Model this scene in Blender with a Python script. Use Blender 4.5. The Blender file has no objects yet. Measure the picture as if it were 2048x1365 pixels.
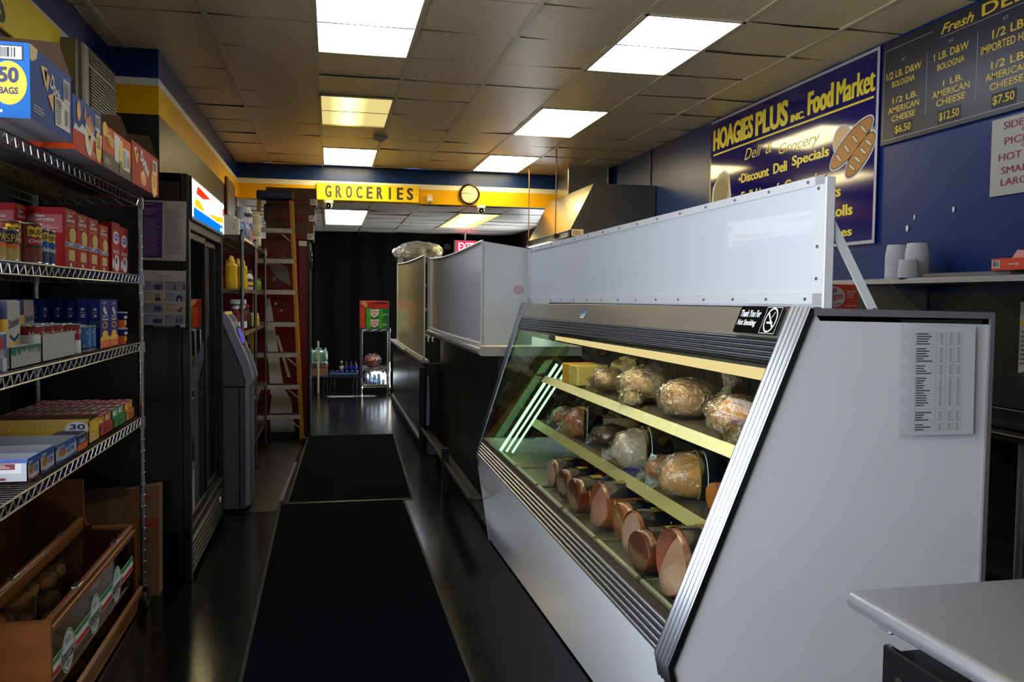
import bpy, bmesh, math, random
from math import sin, cos, pi, radians
from mathutils import Vector, Matrix, noise
random.seed(11)
sc = bpy.context.scene
COL = sc.collection

# ---------------------------------------------------------------- camera, world, light, exposure
F_PX = 1704.0
YAW, PITCH, ROLL = 0.2096, 0.0504, 0.0105
cd = bpy.data.cameras.new('camera')
cam = bpy.data.objects.new('camera', cd)
COL.objects.link(cam)
sc.camera = cam
cd.sensor_fit = 'HORIZONTAL'
cd.sensor_width = 36.0
cd.lens = 36.0 * F_PX / 2048.0
cd.clip_start, cd.clip_end = 0.05, 200
_f = Vector((sin(YAW)*cos(PITCH), cos(YAW)*cos(PITCH), -sin(PITCH)))
_r = Vector((cos(YAW), -sin(YAW), 0))
_u = _r.cross(_f)
_r2 = cos(ROLL)*_r + sin(ROLL)*_u
_u2 = -sin(ROLL)*_r + cos(ROLL)*_u
_m = Matrix((_r2, _u2, -_f)).transposed().to_4x4()
_m.translation = Vector((0, 0, 1.45))
cam.matrix_world = _m

w = bpy.data.worlds.new('sky')
sc.world = w
w.use_nodes = True
wn = w.node_tree
bg = wn.nodes['Background']
sky = wn.nodes.new('ShaderNodeTexSky')
sky.sky_type = 'HOSEK_WILKIE'
sky.sun_direction = (0.9, 0.1, 0.45)
wn.links.new(sky.outputs[0], bg.inputs[0])
bg.inputs[1].default_value = 0.25

def area_light(name, loc, rot, sx, sy, power, rgb):
    l = bpy.data.lights.new(name, 'AREA')
    l.shape = 'RECTANGLE'
    l.size, l.size_y, l.energy, l.color = sx, sy, power, rgb
    o = bpy.data.objects.new(name, l)
    o.location, o.rotation_euler = loc, rot
    COL.objects.link(o)
    return o
# daylight coming through the shop window behind the camera
area_light('window_daylight', (2.1, -1.93, 1.75), (radians(90), 0, 0), 2.0, 1.7, 3, (0.80, 0.90, 1.0))
area_light('side_window_daylight', (-1.50, 0.75, 1.55), (0, radians(-90), 0), 2.0, 2.6, 105, (0.84, 0.92, 1.0))
area_light('rear_fill_light', (3.345, 13.7, 1.35), (0, radians(90), 0), 1.6, 1.4, 36, (0.92, 0.96, 1.0))  # fill light added to brighten the low rear ceiling
# sunlight through the slit window of the side door at the back
sl = bpy.data.lights.new('sun', 'SUN')
sl.energy, sl.color, sl.angle = 420, (1, 0.95, 0.85), radians(0.6)
so = bpy.data.objects.new('sun', sl)
so.rotation_euler = Vector((0.82, 0.0, 0.45)).to_track_quat('Z', 'Y').to_euler()
COL.objects.link(so)

vs = sc.view_settings
sc.display_settings.display_device = 'sRGB'
vs.view_transform, vs.look, vs.exposure, vs.gamma = 'Standard', 'None', 1.0, 1.0
vs.use_curve_mapping = False
sc.cycles.use_denoising = True
sc.cycles.max_bounces = 10
sc.cycles.transparent_max_bounces = 24
sc.cycles.diffuse_bounces = 4
sc.cycles.glossy_bounces = 5
sc.cycles.caustics_reflective = False
sc.cycles.caustics_refractive = False
sc.cycles.sample_clamp_indirect = 4.0

# ---------------------------------------------------------------- materials
def lin(c):
    return tuple((v/255/12.92 if v/255 <= .04045 else ((v/255+.055)/1.055)**2.4) for v in c)
_M = {}
def mat(name, rgb, rough=.5, metal=0, coat=0, var=0, vscale=6, bump=0, bscale=60, stretch=None, spec=.5, crough=.06):
    if name in _M: return _M[name]
    m = bpy.data.materials.new(name); m.use_nodes = True
    nt = m.node_tree; b = nt.nodes['Principled BSDF']
    c = lin(rgb)
    b.inputs['Base Color'].default_value = (*c, 1)
    b.inputs['Roughness'].default_value = rough
    b.inputs['Metallic'].default_value = metal
    b.inputs['Specular IOR Level'].default_value = spec
    if coat:
        b.inputs['Coat Weight'].default_value = coat
        b.inputs['Coat Roughness'].default_value = crough
    if var or bump:
        tc = nt.nodes.new('ShaderNodeTexCoord')
        mp = nt.nodes.new('ShaderNodeMapping')
        nt.links.new(tc.outputs['Object'], mp.inputs[0])
        if stretch: mp.inputs['Scale'].default_value = stretch
        if var:
            n = nt.nodes.new('ShaderNodeTexNoise'); n.inputs['Scale'].default_value = vscale
            n.inputs['Detail'].default_value = 5
            nt.links.new(mp.outputs[0], n.inputs['Vector'])
            r = nt.nodes.new('ShaderNodeValToRGB')
            r.color_ramp.elements[0].position, r.color_ramp.elements[1].position = .3, .7
            r.color_ramp.elements[0].color = (*[x*(1-var) for x in c], 1)
            r.color_ramp.elements[1].color = (*[min(1, x*(1+var)) for x in c], 1)
            nt.links.new(n.outputs['Fac'], r.inputs[0]); nt.links.new(r.outputs[0], b.inputs['Base Color'])
        if bump:
            n2 = nt.nodes.new('ShaderNodeTexNoise'); n2.inputs['Scale'].default_value = bscale
            n2.inputs['Detail'].default_value = 4
            nt.links.new(mp.outputs[0], n2.inputs['Vector'])
            bp = nt.nodes.new('ShaderNodeBump'); bp.inputs['Strength'].default_value = bump
            bp.inputs['Distance'].default_value = .01
            nt.links.new(n2.outputs['Fac'], bp.inputs['Height']); nt.links.new(bp.outputs[0], b.inputs['Normal'])
    _M[name] = m
    return m
def emit(name, rgb, strength):
    if name in _M: return _M[name]
    m = bpy.data.materials.new(name); m.use_nodes = True
    nt = m.node_tree; nt.nodes.clear()
    e = nt.nodes.new('ShaderNodeEmission'); o = nt.nodes.new('ShaderNodeOutputMaterial')
    e.inputs[0].default_value = (*lin(rgb), 1); e.inputs[1].default_value = strength
    nt.links.new(e.outputs[0], o.inputs[0])
    _M[name] = m
    return m
def clear(name, tint=(255, 255, 255), refl=1.0, rough=.02, base=.0, milky=0, milk=(230, 230, 225), wrinkle=0, wscale=18):
    """thin clear sheet: transparent + Fresnel gloss (+ a share of milky diffuse)"""
    if name in _M: return _M[name]
    m = bpy.data.materials.new(name); m.use_nodes = True
    nt = m.node_tree; nt.nodes.clear()
    N = nt.nodes.new; L = nt.links.new
    o = N('ShaderNodeOutputMaterial'); t = N('ShaderNodeBsdfTransparent'); g = N('ShaderNodeBsdfGlossy')
    t.inputs[0].default_value = (*lin(tint), 1)
    g.inputs['Roughness'].default_value = rough
    fr = N('ShaderNodeLayerWeight'); pw_ = N('ShaderNodeMath'); pw_.operation = 'POWER'; pw_.inputs[1].default_value = 4.5
    L(fr.outputs['Facing'], pw_.inputs[0]); sc_ = N('ShaderNodeMath'); sc_.operation = 'MULTIPLY_ADD'; sc_.inputs[1].default_value = .92; sc_.inputs[2].default_value = .045
    L(pw_.outputs[0], sc_.inputs[0])
    mu = N('ShaderNodeMath'); mu.operation = 'MULTIPLY_ADD'; mu.inputs[1].default_value = refl; mu.inputs[2].default_value = base
    mu.use_clamp = True
    L(sc_.outputs[0], mu.inputs[0])
    mx = N('ShaderNodeMixShader'); L(mu.outputs[0], mx.inputs[0]); L(g.outputs[0], mx.inputs[2])
    if wrinkle:
        tc = N('ShaderNodeTexCoord'); n = N('ShaderNodeTexNoise'); n.inputs['Scale'].default_value = wscale
        n.inputs['Detail'].default_value = 3; n.inputs['Distortion'].default_value = 1.2
        L(tc.outputs['Object'], n.inputs['Vector'])
        bp = N('ShaderNodeBump'); bp.inputs['Strength'].default_value = wrinkle; bp.inputs['Distance'].default_value = .02
        L(n.outputs['Fac'], bp.inputs['Height']); L(bp.outputs[0], g.inputs['Normal']); L(bp.outputs[0], fr.inputs['Normal'])
    if milky:
        d = N('ShaderNodeBsdfDiffuse'); d.inputs[0].default_value = (*lin(milk), 1)
        m2 = N('ShaderNodeMixShader'); m2.inputs[0].default_value = milky
        L(t.outputs[0], m2.inputs[1]); L(d.outputs[0], m2.inputs[2]); L(m2.outputs[0], mx.inputs[1])
    else:
        L(t.outputs[0], mx.inputs[1])
    L(mx.outputs[0], o.inputs[0])
    _M[name] = m
    return m
def floor_mat():
    m = bpy.data.materials.new('black_vinyl_tile'); m.use_nodes = True
    nt = m.node_tree; N = nt.nodes.new; L = nt.links.new; b = nt.nodes['Principled BSDF']
    tc = N('ShaderNodeTexCoord')
    v = N('ShaderNodeTexVoronoi'); v.inputs['Scale'].default_value = 70; L(tc.outputs['Object'], v.inputs['Vector'])
    r = N('ShaderNodeValToRGB'); r.color_ramp.elements[0].position = .05; r.color_ramp.elements[1].position = .13
    r.color_ramp.elements[0].color = (.06, .06, .052, 1); r.color_ramp.elements[1].color = (.0032, .0032, .0036, 1)
    L(v.outputs['Distance'], r.inputs[0])
    br = N('ShaderNodeTexBrick'); br.offset = 0; br.inputs['Scale'].default_value = 1
    br.inputs['Brick Width'].default_value = .305; br.inputs['Row Height'].default_value = .305
    br.inputs['Mortar Size'].default_value = .0025; br.inputs['Mortar'].default_value = (.003, .003, .003, 1)
    br.inputs['Color1'].default_value = (1, 1, 1, 1); br.inputs['Color2'].default_value = (.75, .78, .75, 1)
    L(tc.outputs['Object'], br.inputs['Vector'])
    mx = N('ShaderNodeMix'); mx.data_type = 'RGBA'; mx.blend_type = 'MULTIPLY'; mx.inputs['Factor'].default_value = 1
    L(r.outputs[0], mx.inputs['A']); L(br.outputs['Color'], mx.inputs['B']); L(mx.outputs['Result'], b.inputs['Base Color'])
    n = N('ShaderNodeTexNoise'); n.inputs['Scale'].default_value = 5; n.inputs['Detail'].default_value = 1
    L(tc.outputs['Object'], n.inputs['Vector'])
    mr = N('ShaderNodeMapRange'); mr.inputs['To Min'].default_value = .15; mr.inputs['To Max'].default_value = .23; b.inputs['Specular IOR Level'].default_value = .26
    L(n.outputs['Fac'], mr.inputs[0]); L(mr.outputs[0], b.inputs['Roughness'])
    n2 = N('ShaderNodeTexNoise'); n2.inputs['Scale'].default_value = 38; n2.inputs['Detail'].default_value = 1; L(tc.outputs['Object'], n2.inputs['Vector'])
    bp = N('ShaderNodeBump'); bp.inputs['Strength'].default_value = .035; bp.inputs['Distance'].default_value = .01
    L(n2.outputs['Fac'], bp.inputs['Height']); L(bp.outputs[0], b.inputs['Normal'])
    return m
def lamp_mat(name, rgb, base, peak, x0, wid, rgb2=None):
    """prismatic lamp lens: the tubes behind it make it brighter along a band"""
    m = bpy.data.materials.new(name); m.use_nodes = True
    nt = m.node_tree; nt.nodes.clear(); N = nt.nodes.new; L = nt.links.new
    o = N('ShaderNodeOutputMaterial'); e = N('ShaderNodeEmission'); tc = N('ShaderNodeTexCoord'); sp = N('ShaderNodeSeparateXYZ')
    L(tc.outputs['Object'], sp.inputs[0])
    a = N('ShaderNodeMath'); a.operation = 'SUBTRACT'; a.inputs[1].default_value = x0; L(sp.outputs[0], a.inputs[0])
    b = N('ShaderNodeMath'); b.operation = 'ABSOLUTE'; L(a.outputs[0], b.inputs[0])
    r = N('ShaderNodeMapRange'); r.interpolation_type = 'SMOOTHSTEP'
    r.inputs['From Min'].default_value = 0; r.inputs['From Max'].default_value = wid
    r.inputs['To Min'].default_value = peak; r.inputs['To Max'].default_value = base
    L(b.outputs[0], r.inputs[0]); L(r.outputs[0], e.inputs[1]); e.inputs[0].default_value = (*lin(rgb), 1)
    L(e.outputs[0], o.inputs[0])
    return m

# ---------------------------------------------------------------- mesh builder
_WO = {}
_T = {}
def glyphs(t, bold=0, shear=0, sp=1.0):
    if bold > .012 and 'M' in t: bold = 0      # heavier offsets fold the M's strokes over each other
    k = (t, bold, shear, sp)
    if k in _T: return _T[k]
    cu = bpy.data.curves.new('lettering', 'FONT'); cu.body = t; cu.offset = bold; cu.shear = shear
    cu.space_character = sp; cu.resolution_u = 3; cu.fill_mode = 'FRONT'
    ob = bpy.data.objects.new('lettering', cu)
    me = ob.to_mesh()
    vs_ = [(v.co.x, v.co.y) for v in me.vertices]; fs = [tuple(p.vertices) for p in me.polygons]
    ob.to_mesh_clear(); bpy.data.objects.remove(ob); bpy.data.curves.remove(cu)
    if vs_:
        x0 = min(v[0] for v in vs_); x1 = max(v[0] for v in vs_); y0 = min(v[1] for v in vs_); y1 = max(v[1] for v in vs_)
        vs_ = [((x-x0)/max(1e-6, x1-x0), (y-y0)/max(1e-6, y1-y0)) for x, y in vs_]
        asp = (x1-x0)/max(1e-6, y1-y0)
    else: asp = 1
    _T[k] = (vs_, fs, asp)
    return _T[k]
class Fr:
    """a flat frame: origin, u (right), v (up), n (outward)"""
    def __init__(s, o, u, v):
        s.o = Vector(o); s.u = Vector(u).normalized(); s.v = Vector(v).normalized(); s.n = s.u.cross(s.v).normalized()
    def p(s, x, y, h=0): return s.o + s.u*x + s.v*y + s.n*h
class MB:
    def __init__(s): s.v = []; s.f = []; s.m = []; s.mats = []; s.X = None; s.flat = set()
    def mi(s, m):
        if m not in s.mats: s.mats.append(m)
        return s.mats.index(m)
    def add(s, vs_, fs, m):
        b = len(s.v); k = s.mi(m)
        s.v += [Vector(p) if s.X is None else s.X @ Vector(p) for p in vs_]
        for f in fs: s.f.append(tuple(i+b for i in f)); s.m.append(k)
        return s
    def box(s, x0, x1, y0, y1, z0, z1, m, b=0):
        X, Y, Z = (x0, x1), (y0, y1), (z0, z1)
        if b <= 0:
            vs_ = [(X[i], Y[j], Z[k]) for i in (0, 1) for j in (0, 1) for k in (0, 1)]
            return s.add(vs_, [(0, 1, 3, 2), (4, 6, 7, 5), (0, 4, 5, 1), (2, 3, 7, 6), (0, 2, 6, 4), (1, 5, 7, 3)], m)
        b = min(b, abs(x1-x0)*.49, abs(y1-y0)*.49, abs(z1-z0)*.49)
        vs_ = []; ix = {}
        for i in (0, 1):
            for j in (0, 1):
                for k in (0, 1):
                    sx, sy, sz = (1 if i == 0 else -1), (1 if j == 0 else -1), (1 if k == 0 else -1)
                    p = (X[i], Y[j], Z[k])
                    for a in range(3):
                        q = [p[0]+sx*b, p[1]+sy*b, p[2]+sz*b]; q[a] = p[a]
                        ix[i, j, k, a] = len(vs_); vs_.append(q)
        fs = []
        for a in range(3):
            o1, o2 = [c for c in range(3) if c != a]
            for e in (0, 1):
                def K(p, q):
                    t = [0, 0, 0]; t[a] = e; t[o1] = p; t[o2] = q
                    return ix[(*t, a)]
                fs.append((K(0, 0), K(1, 0), K(1, 1), K(0, 1)))
        for a in range(3):
            o1, o2 = [c for c in range(3) if c != a]
            for p in (0, 1):
                for q in (0, 1):
                    def K(e, fa):
                        t = [0, 0, 0]; t[a] = e; t[o1] = p; t[o2] = q
                        return ix[(*t, fa)]
                    fs.append((K(0, o1), K(1, o1), K(1, o2), K(0, o2)))
        for i in (0, 1):
            for j in (0, 1):
                for k in (0, 1): fs.append((ix[i, j, k, 0], ix[i, j, k, 1], ix[i, j, k, 2]))
        return s.add(vs_, fs, m)
    def loft(s, rings, m, closed=True, cap0=True, cap1=True):
        n = len(rings[0]); vs_ = [p for r in rings for p in r]; fs = []
        for i in range(len(rings)-1):
            for j in range(n if closed else n-1):
                a, b2 = i*n+j, i*n+(j+1) % n
                fs.append((a, b2, b2+n, a+n))
        if cap0: fs.append(tuple(range(n-1, -1, -1)))
        if cap1: fs.append(tuple((len(rings)-1)*n+j for j in range(n)))
        return s.add(vs_, fs, m)
    def tube(s, pts, r, m, n=8, closed=False, caps=True):
        pts = [Vector(p) for p in pts]; rings = []; up = None
        N_ = len(pts)
        for i, p in enumerate(pts):
            if closed: d = (pts[(i+1) % N_]-pts[i-1])
            else: d = pts[min(i+1, N_-1)]-pts[max(i-1, 0)]
            d.normalize()
            if up is None:
                up = Vector((0, 0, 1)) if abs(d.z) < .9 else Vector((1, 0, 0))
            a = d.cross(up)
            if a.length < 1e-4: a = d.cross(Vector((0, 1, 0)))
            a.normalize(); b2 = a.cross(d).normalized(); up = b2
            rr = r[i] if isinstance(r, (list, tuple)) else r
            rings.append([p+rr*(cos(2*pi*k/n)*a+sin(2*pi*k/n)*b2) for k in range(n)])
        if closed: rings.append(rings[0])
        return s.loft(rings, m, True, caps and not closed, caps and not closed)
    def cyl(s, p0, p1, r, m, n=20, r1=None):
        return s.tube([p0, p1], [r, r if r1 is None else r1], m, n)
    def lathe(s, prof, c, m, n=24, ax=(0, 0, 1), sq=None):
        ax = Vector(ax).normalized(); a = ax.orthogonal().normalized() if abs(ax.z) < .99 else Vector((1, 0, 0)); b2 = ax.cross(a)
        c = Vector(c); rings = []
        for r, z in prof:
            r = max(r, 1e-4); ring = []
            for k in range(n):
                t = 2*pi*k/n; ca, sa = cos(t), sin(t)
                if sq:
                    q = (abs(ca)**sq+abs(sa)**sq)**(-1/sq); ca *= q; sa *= q
                ring.append(c+ax*z+r*(ca*a+sa*b2))
            rings.append(ring)
        return s.loft(rings, m)
    def prism(s, poly, fr, d, m):
        """poly (x,y) in the frame, pushed back by d behind it"""
        return s.loft([[fr.p(x, y, 0) for x, y in poly], [fr.p(x, y, -d) for x, y in poly]], m)
    def blob(s, c, rx, ry, rz, m, n=20, k=12, amp=.05, freq=2.2, seed=0, flat=0, rot=None):
        rings = []; c = Vector(c); R = rot or Matrix.Identity(3)
        for i in range(k+1):
            t = pi*i/k; ring = []
            for j in range(n):
                p = 2*pi*j/n
                d = Vector((sin(t)*cos(p), sin(t)*sin(p), -cos(t)))
                q = 1+amp*noise.noise(d*freq+Vector((seed*3.1, seed*1.7, seed)))*2
                w_ = Vector((d.x*rx*q, d.y*ry*q, d.z*rz*q))
                w_ = R @ w_
                if flat and w_.z < -flat*rz: w_.z = -flat*rz+(w_.z+flat*rz)*.08
                ring.append(c+w_)
            rings.append(ring)
        return s.loft(rings, m)
    # ---- flat art on a frame
    def poly(s, fr, pts, m, h=.0006):
        return s.add([fr.p(x, y, h) for x, y in pts], [tuple(range(len(pts)))], m)
    def rect(s, fr, x, y, w_, h_, m, h=.0006):
        return s.poly(fr, [(x, y), (x+w_, y), (x+w_, y+h_), (x, y+h_)], m, h)
    def ell(s, fr, x, y, rx, ry, m, h=.0008, n=24, rot=0):
        c_, s_ = cos(rot), sin(rot)
        return s.poly(fr, [(x+rx*cos(2*pi*k/n)*c_-ry*sin(2*pi*k/n)*s_, y+rx*cos(2*pi*k/n)*s_+ry*sin(2*pi*k/n)*c_) for k in range(n)], m, h)
    def ring(s, fr, x, y, r0x, r0y, r1x, r1y, m, h=.0008, n=28):
        vs_ = [fr.p(x+rx*cos(2*pi*k/n), y+ry*sin(2*pi*k/n), h) for rx, ry in ((r0x, r0y), (r1x, r1y)) for k in range(n)]
        return s.add(vs_, [(k, (k+1) % n, n+(k+1) % n, n+k) for k in range(n)], m)
    def line(s, fr, p, q, wd, m, h=.0007):
        a = Vector((q[0]-p[0], q[1]-p[1])); a.normalize(); b2 = Vector((-a.y, a.x))*wd/2
        return s.poly(fr, [(p[0]-b2.x, p[1]-b2.y), (q[0]-b2.x, q[1]-b2.y), (q[0]+b2.x, q[1]+b2.y), (p[0]+b2.x, p[1]+b2.y)], m, h)
    def text(s, t, fr, x, y, w_, h_, m, bold=0, shear=0, h=.001, sp=1.0, rot=0):
        vs_, fs, asp = glyphs(t, bold, shear, sp)
        if w_ is None: w_ = h_*asp
        c_, s_ = cos(rot), sin(rot); s.flat |= set(range(len(s.f), len(s.f)+len(fs)))
        return s.add([fr.p(x+a*w_*c_-b2*h_*s_, y+a*w_*s_+b2*h_*c_, h) for a, b2 in vs_], fs, m)
    def bars(s, fr, x, y, w_, h_, rows, m, fill=.45, h=.0007, rag=.35, rnd=None):
        rnd = rnd or random
        for k in range(rows):
            s.rect(fr, x, y+h_*(k+.3)/rows, w_*(1-rag*rnd.random()), h_/rows*fill, m, h)
        return s
    def build(s, name, parent=None, loc=None, smooth=35):
        o_ = _WO[parent] if parent is not None else Vector(loc or (0, 0, 0))
        me = bpy.data.meshes.new(name)
        me.from_pydata([v-o_ for v in s.v], [], s.f)
        for m in s.mats: me.materials.append(m)
        me.polygons.foreach_set('material_index', s.m)
        if smooth:
            me.polygons.foreach_set('use_smooth', [i not in s.flat for i in range(len(s.f))])
            me.set_sharp_from_angle(angle=radians(smooth))
        me.update()
        ob = bpy.data.objects.new(name, me); COL.objects.link(ob)
        if parent is not None: ob.parent = parent
        else: ob.location = o_
        _WO[ob] = o_
        return ob
def outward(ob):
    bm = bmesh.new(); bm.from_mesh(ob.data); bmesh.ops.recalc_face_normals(bm, faces=bm.faces); bm.to_mesh(ob.data); bm.free()
def tag(o, label=None, cat=None, group=None, kind=None):
    if label: o['label'] = label
    if cat: o['category'] = cat
    if group: o['group'] = group
    if kind: o['kind'] = kind
    return o
def thing(name, label, cat, loc, group=None):
    o = bpy.data.objects.new(name, None); o.empty_display_size = .05
    COL.objects.link(o); o.location = loc; _WO[o] = Vector(loc)
    return tag(o, label, cat, group)
def dup(o, loc, label=None, rz=None, group=None):
    def cp(src, par):
        c = src.copy(); COL.objects.link(c)
        if par is not None: c.parent = par
        for ch in list(src.children): cp(ch, c)
        return c
    r = cp(o, None); r.location = loc
    if rz is not None: r.rotation_euler = (0, 0, rz)
    if label: r['label'] = label
    if group: r['group'] = group
    _WO[r] = Vector(loc)
    return r
def struct(mb, name, parent=None, loc=None):
    o = mb.build(name, parent, loc)
    if parent is None: o['kind'] = 'structure'
    return o
# ================================================================ the room
CEIL, LOW = 3.06, 2.63
XL, XL2, XR = -1.42, -1.11, 3.36
YF, YC, YS, YB = -1.9, 6.05, 10.85, 15.9
m_blue = mat('blue_wall_paint', (6, 44, 106), .34, spec=.35, var=.12, vscale=2, bump=.15, bscale=7)
m_yel = mat('yellow_wall_paint', (226, 168, 8), .55, spec=.15, var=.06, vscale=3)
m_white = mat('white_wall_paint', (225, 222, 208), .45)
m_blk = mat('black_wall_paint', (17, 17, 17), .4, var=.2, vscale=3)
m_olive = mat('dark_gloss_wall_paint', (14, 14, 8), .42, spec=.14, var=.2, vscale=2, bump=.12, bscale=5, stretch=(1, 1, .3))
m_floor = floor_mat()
m_floor2 = mat('grey_floor_patch', (30, 30, 29), .3, var=.15, vscale=9)  # lighter grey area laid over the black floor
m_tile = mat('ceiling_tile', (240, 218, 168), .34, var=.06, vscale=30, bump=.12, bscale=160, spec=.75)
m_tile2 = mat('clean_ceiling_tile', (222, 220, 212), .36, var=.04, vscale=30, bump=.25, bscale=160)
m_tbar = mat('ceiling_grid_metal', (226, 210, 172), .4)
m_dark = mat('dark_gap', (8, 8, 8), .8)
m_steel = mat('brushed_steel', (176, 172, 164), .3, 1, var=.06, vscale=40, stretch=(1, 1, 22), bump=.04, bscale=90)
m_chrome = mat('chrome', (200, 200, 205), .14, 1)
m_alu = mat('ridged_aluminium', (158, 160, 166), .3, 1)
m_wht = mat('white_enamel', (200, 200, 206), .28, coat=.3, var=.02, vscale=4)
m_paper = mat('white_paper', (205, 205, 208), .6)
m_ink = mat('dark_ink', (50, 50, 58), .6)
m_black = mat('black_plastic', (14, 14, 15), .35)
m_gloss_black = mat('gloss_black', (9, 9, 10), .12)

fl = MB()
fl.add([(XL, YF, 0), (XR, YF, 0), (XR, YB, 0), (XL, YB, 0)], [(0, 1, 2, 3)], m_floor)
fl.add([(XL2, 5.86, .002), (-.36, 5.86, .002), (-.26, 9.3, .002), (XL2, 9.3, .002)], [(0, 1, 2, 3)], m_floor2)
struct(fl, 'floor')

BANDS = [(0, 2.633, m_olive), (2.633, 2.822, m_yel), (2.822, 2.87, m_white), (2.87, CEIL, m_blue)]
def wall(mb, p, q, bands):
    for z0, z1, m in bands:
        mb.add([(*p, z0), (*q, z0), (*q, z1), (*p, z1)], [(0, 1, 2, 3)], m)
wl = MB()
BK = [(0, 2.633, m_blk)]+BANDS[1:]
for ya, yb, bands in ((YF, -.55, BK), (2.05, YC, BK), (-.55, 2.05, [(0, .55, m_blk), (2.55, 2.633, m_blk)]+BANDS[1:])): wall(wl, (XL, ya), (XL, yb), bands)
wall(wl, (XL, YC), (XL2, YC), BK); wall(wl, (XL2, YC), (XL2, YS), BANDS)
wall(wl, (XL2, YS), (XL2, YB), [(0, 1.9, m_blk), (1.9, LOW+.1, m_tile2)])
struct(wl, 'wall_left')
# right wall, with the narrow window of the side door at the back letting a strip of sun in
wr = MB()
YD0, YD1, ZD0, ZD1 = 12.44, 12.66, 1.50, 1.86
wall(wr, (XR, YF), (XR, YS), [(0, 1.5, m_blk), (1.5, CEIL, m_blue)])
wall(wr, (XR, YS), (XR, YD0), [(0, LOW+.1, m_blk)]); wall(wr, (XR, YD1), (XR, 12.95), [(0, LOW+.1, m_blk)]); wall(wr, (XR, 14.45), (XR, YB), [(0, LOW+.1, m_blk)]); wall(wr, (XR, 12.95), (XR, 14.45), [(0, .5, m_blk), (2.2, LOW+.1, m_blk)])
wall(wr, (XR, YD0), (XR, YD1), [(0, ZD0, m_blk), (ZD1, LOW+.1, m_blk)])
wr.box(XR-.012, XR, 8.70, 8.73, 1.5, CEIL, m_blk)
struct(wr, 'wall_right')
wn_ = MB(); wn_.box(XR+.012, XR+.02, 12.95, 14.45, .5, 2.2, mat('opaque_white_pane', (214, 220, 224), .6)); struct(wn_, 'rear_fill_pane')  # added opaque pane, backs the rear fill light and stops the sun
wfr = MB()
for y0, y1, z0, z1 in ((12.95, 14.45, .5, .55), (12.95, 14.45, 2.15, 2.2), (12.95, 13.0, .5, 2.2), (14.4, 14.45, .5, 2.2)): wfr.box(XR-.01, XR+.01, y0, y1, z0, z1, m_alu)
struct(wfr, 'rear_fill_frame')  # frame of that added pane
wb = MB()
n = 70; row = []
for i in range(n+1):
    x = XL2+(XR-XL2)*i/n; row.append((x, YB-.05+.018*sin(i*.9)+.01*sin(i*2.3)))
m_drape = mat('black_rear_wall', (5, 5, 5), .8, spec=.1)
for z0, z1 in ((0, LOW+.1),):
    wb.add([(x, y, z) for z in (z0, z1) for x, y in row], [(i, i+1, n+2+i, n+1+i) for i in range(n)], m_drape)
struct(wb, 'wall_back')
# shop front behind the camera, with its window openings
wf = MB()
for x0, x1, z0, z1 in ((XL, 1.0, 0, CEIL), (3.2, XR, 0, CEIL), (1.0, 3.2, 0, .85), (1.0, 3.2, 2.65, CEIL)):
    wf.box(x0, x1, YF-.1, YF, z0, z1, m_blk)
struct(wf, 'wall_front')
wn_ = MB(); wn_.box(1.0, 3.2, YF-.06, YF-.05, .85, 2.65, clear('window_glass', refl=.6))
struct(wn_, 'window_1')
wn_ = MB(); wn_.box(XL-.05, XL-.04, -.55, 2.05, .55, 2.55, clear('window_glass', refl=.6)); struct(wn_, 'window_2')
wfr = MB()
for y0, y1, z0, z1 in ((-.55, 2.05, .55, .6), (-.55, 2.05, 2.5, 2.55), (-.55, -.5, .55, 2.55), (2.0, 2.05, .55, 2.55), (.73, .77, .55, 2.55)): wfr.box(XL-.07, XL-.01, y0, y1, z0, z1, m_alu)
struct(wfr, 'trim_2')
wfr = MB()
for x0, x1, z0, z1 in ((1.0, 3.2, .85, .9), (1.0, 3.2, 2.6, 2.65), (1.0, 1.05, .85, 2.65), (3.15, 3.2, .85, 2.65), (2.08, 2.12, .85, 2.65)):
    wfr.box(x0, x1, YF-.09, YF-.02, z0, z1, m_alu)
struct(wfr, 'trim_1')
# soffit across the shop
sf = MB()
for z0, z1, m in [(LOW, 2.812, m_yel), (2.812, 2.872, m_white), (2.872, CEIL, m_blue)]:
    sf.box(XL2, XR, YS, YS+.12, z0, z1, m)
struct(sf, 'wall_soffit')

def ceiling(x_lines, y_lines, z, m, name, holes, tilt, barw):
    c = MB(); c.add([(x_lines[0]-.6, y_lines[0], z+.05), (x_lines[-1]+.6, y_lines[0], z+.05), (x_lines[-1]+.6, y_lines[-1], z+.05), (x_lines[0]-.6, y_lines[-1], z+.05)], [(0, 1, 2, 3)], m_dark)
    for i in range(len(x_lines)-1):
        for j in range(len(y_lines)-1):
            if (i, j) in holes: continue
            x0, x1, y0, y1 = x_lines[i]+.003, x_lines[i+1]-.003, y_lines[j]+.004, y_lines[j+1]-.004
            a, b2 = (random.random()-.5)*tilt, (random.random()-.5)*tilt
            sag = random.random()*tilt*.4
            xm, ym = (x0+x1)/2, (y0+y1)/2
            c.add([(x0, y0, z+a+b2), (xm, y0, z+a-sag), (x1, y0, z+a-b2), (x0, ym, z-sag), (xm, ym, z-sag*1.6), (x1, ym, z-sag), (x0, y1, z-a+b2), (xm, y1, z-a-sag), (x1, y1, z-a-b2)],
                  [(0, 1, 4, 3), (1, 2, 5, 4), (3, 4, 7, 6), (4, 5, 8, 7)], m)
    o = struct(c, name)
    g = MB()
    for x in x_lines[1:-1]: g.box(x-barw, x+barw, y_lines[0], y_lines[-1], z-.008, z+.004, m_tbar)
    for y in y_lines[1:-1]: g.box(x_lines[0], x_lines[-1], y-.0055, y+.0055, z-.003, z+.006, mat('ceiling_cross_bar', (70, 60, 44), .6))
    g.build('ceiling_grid', o)
    return o
X0, Y0, P = -.098, 5.83, .61
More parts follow.
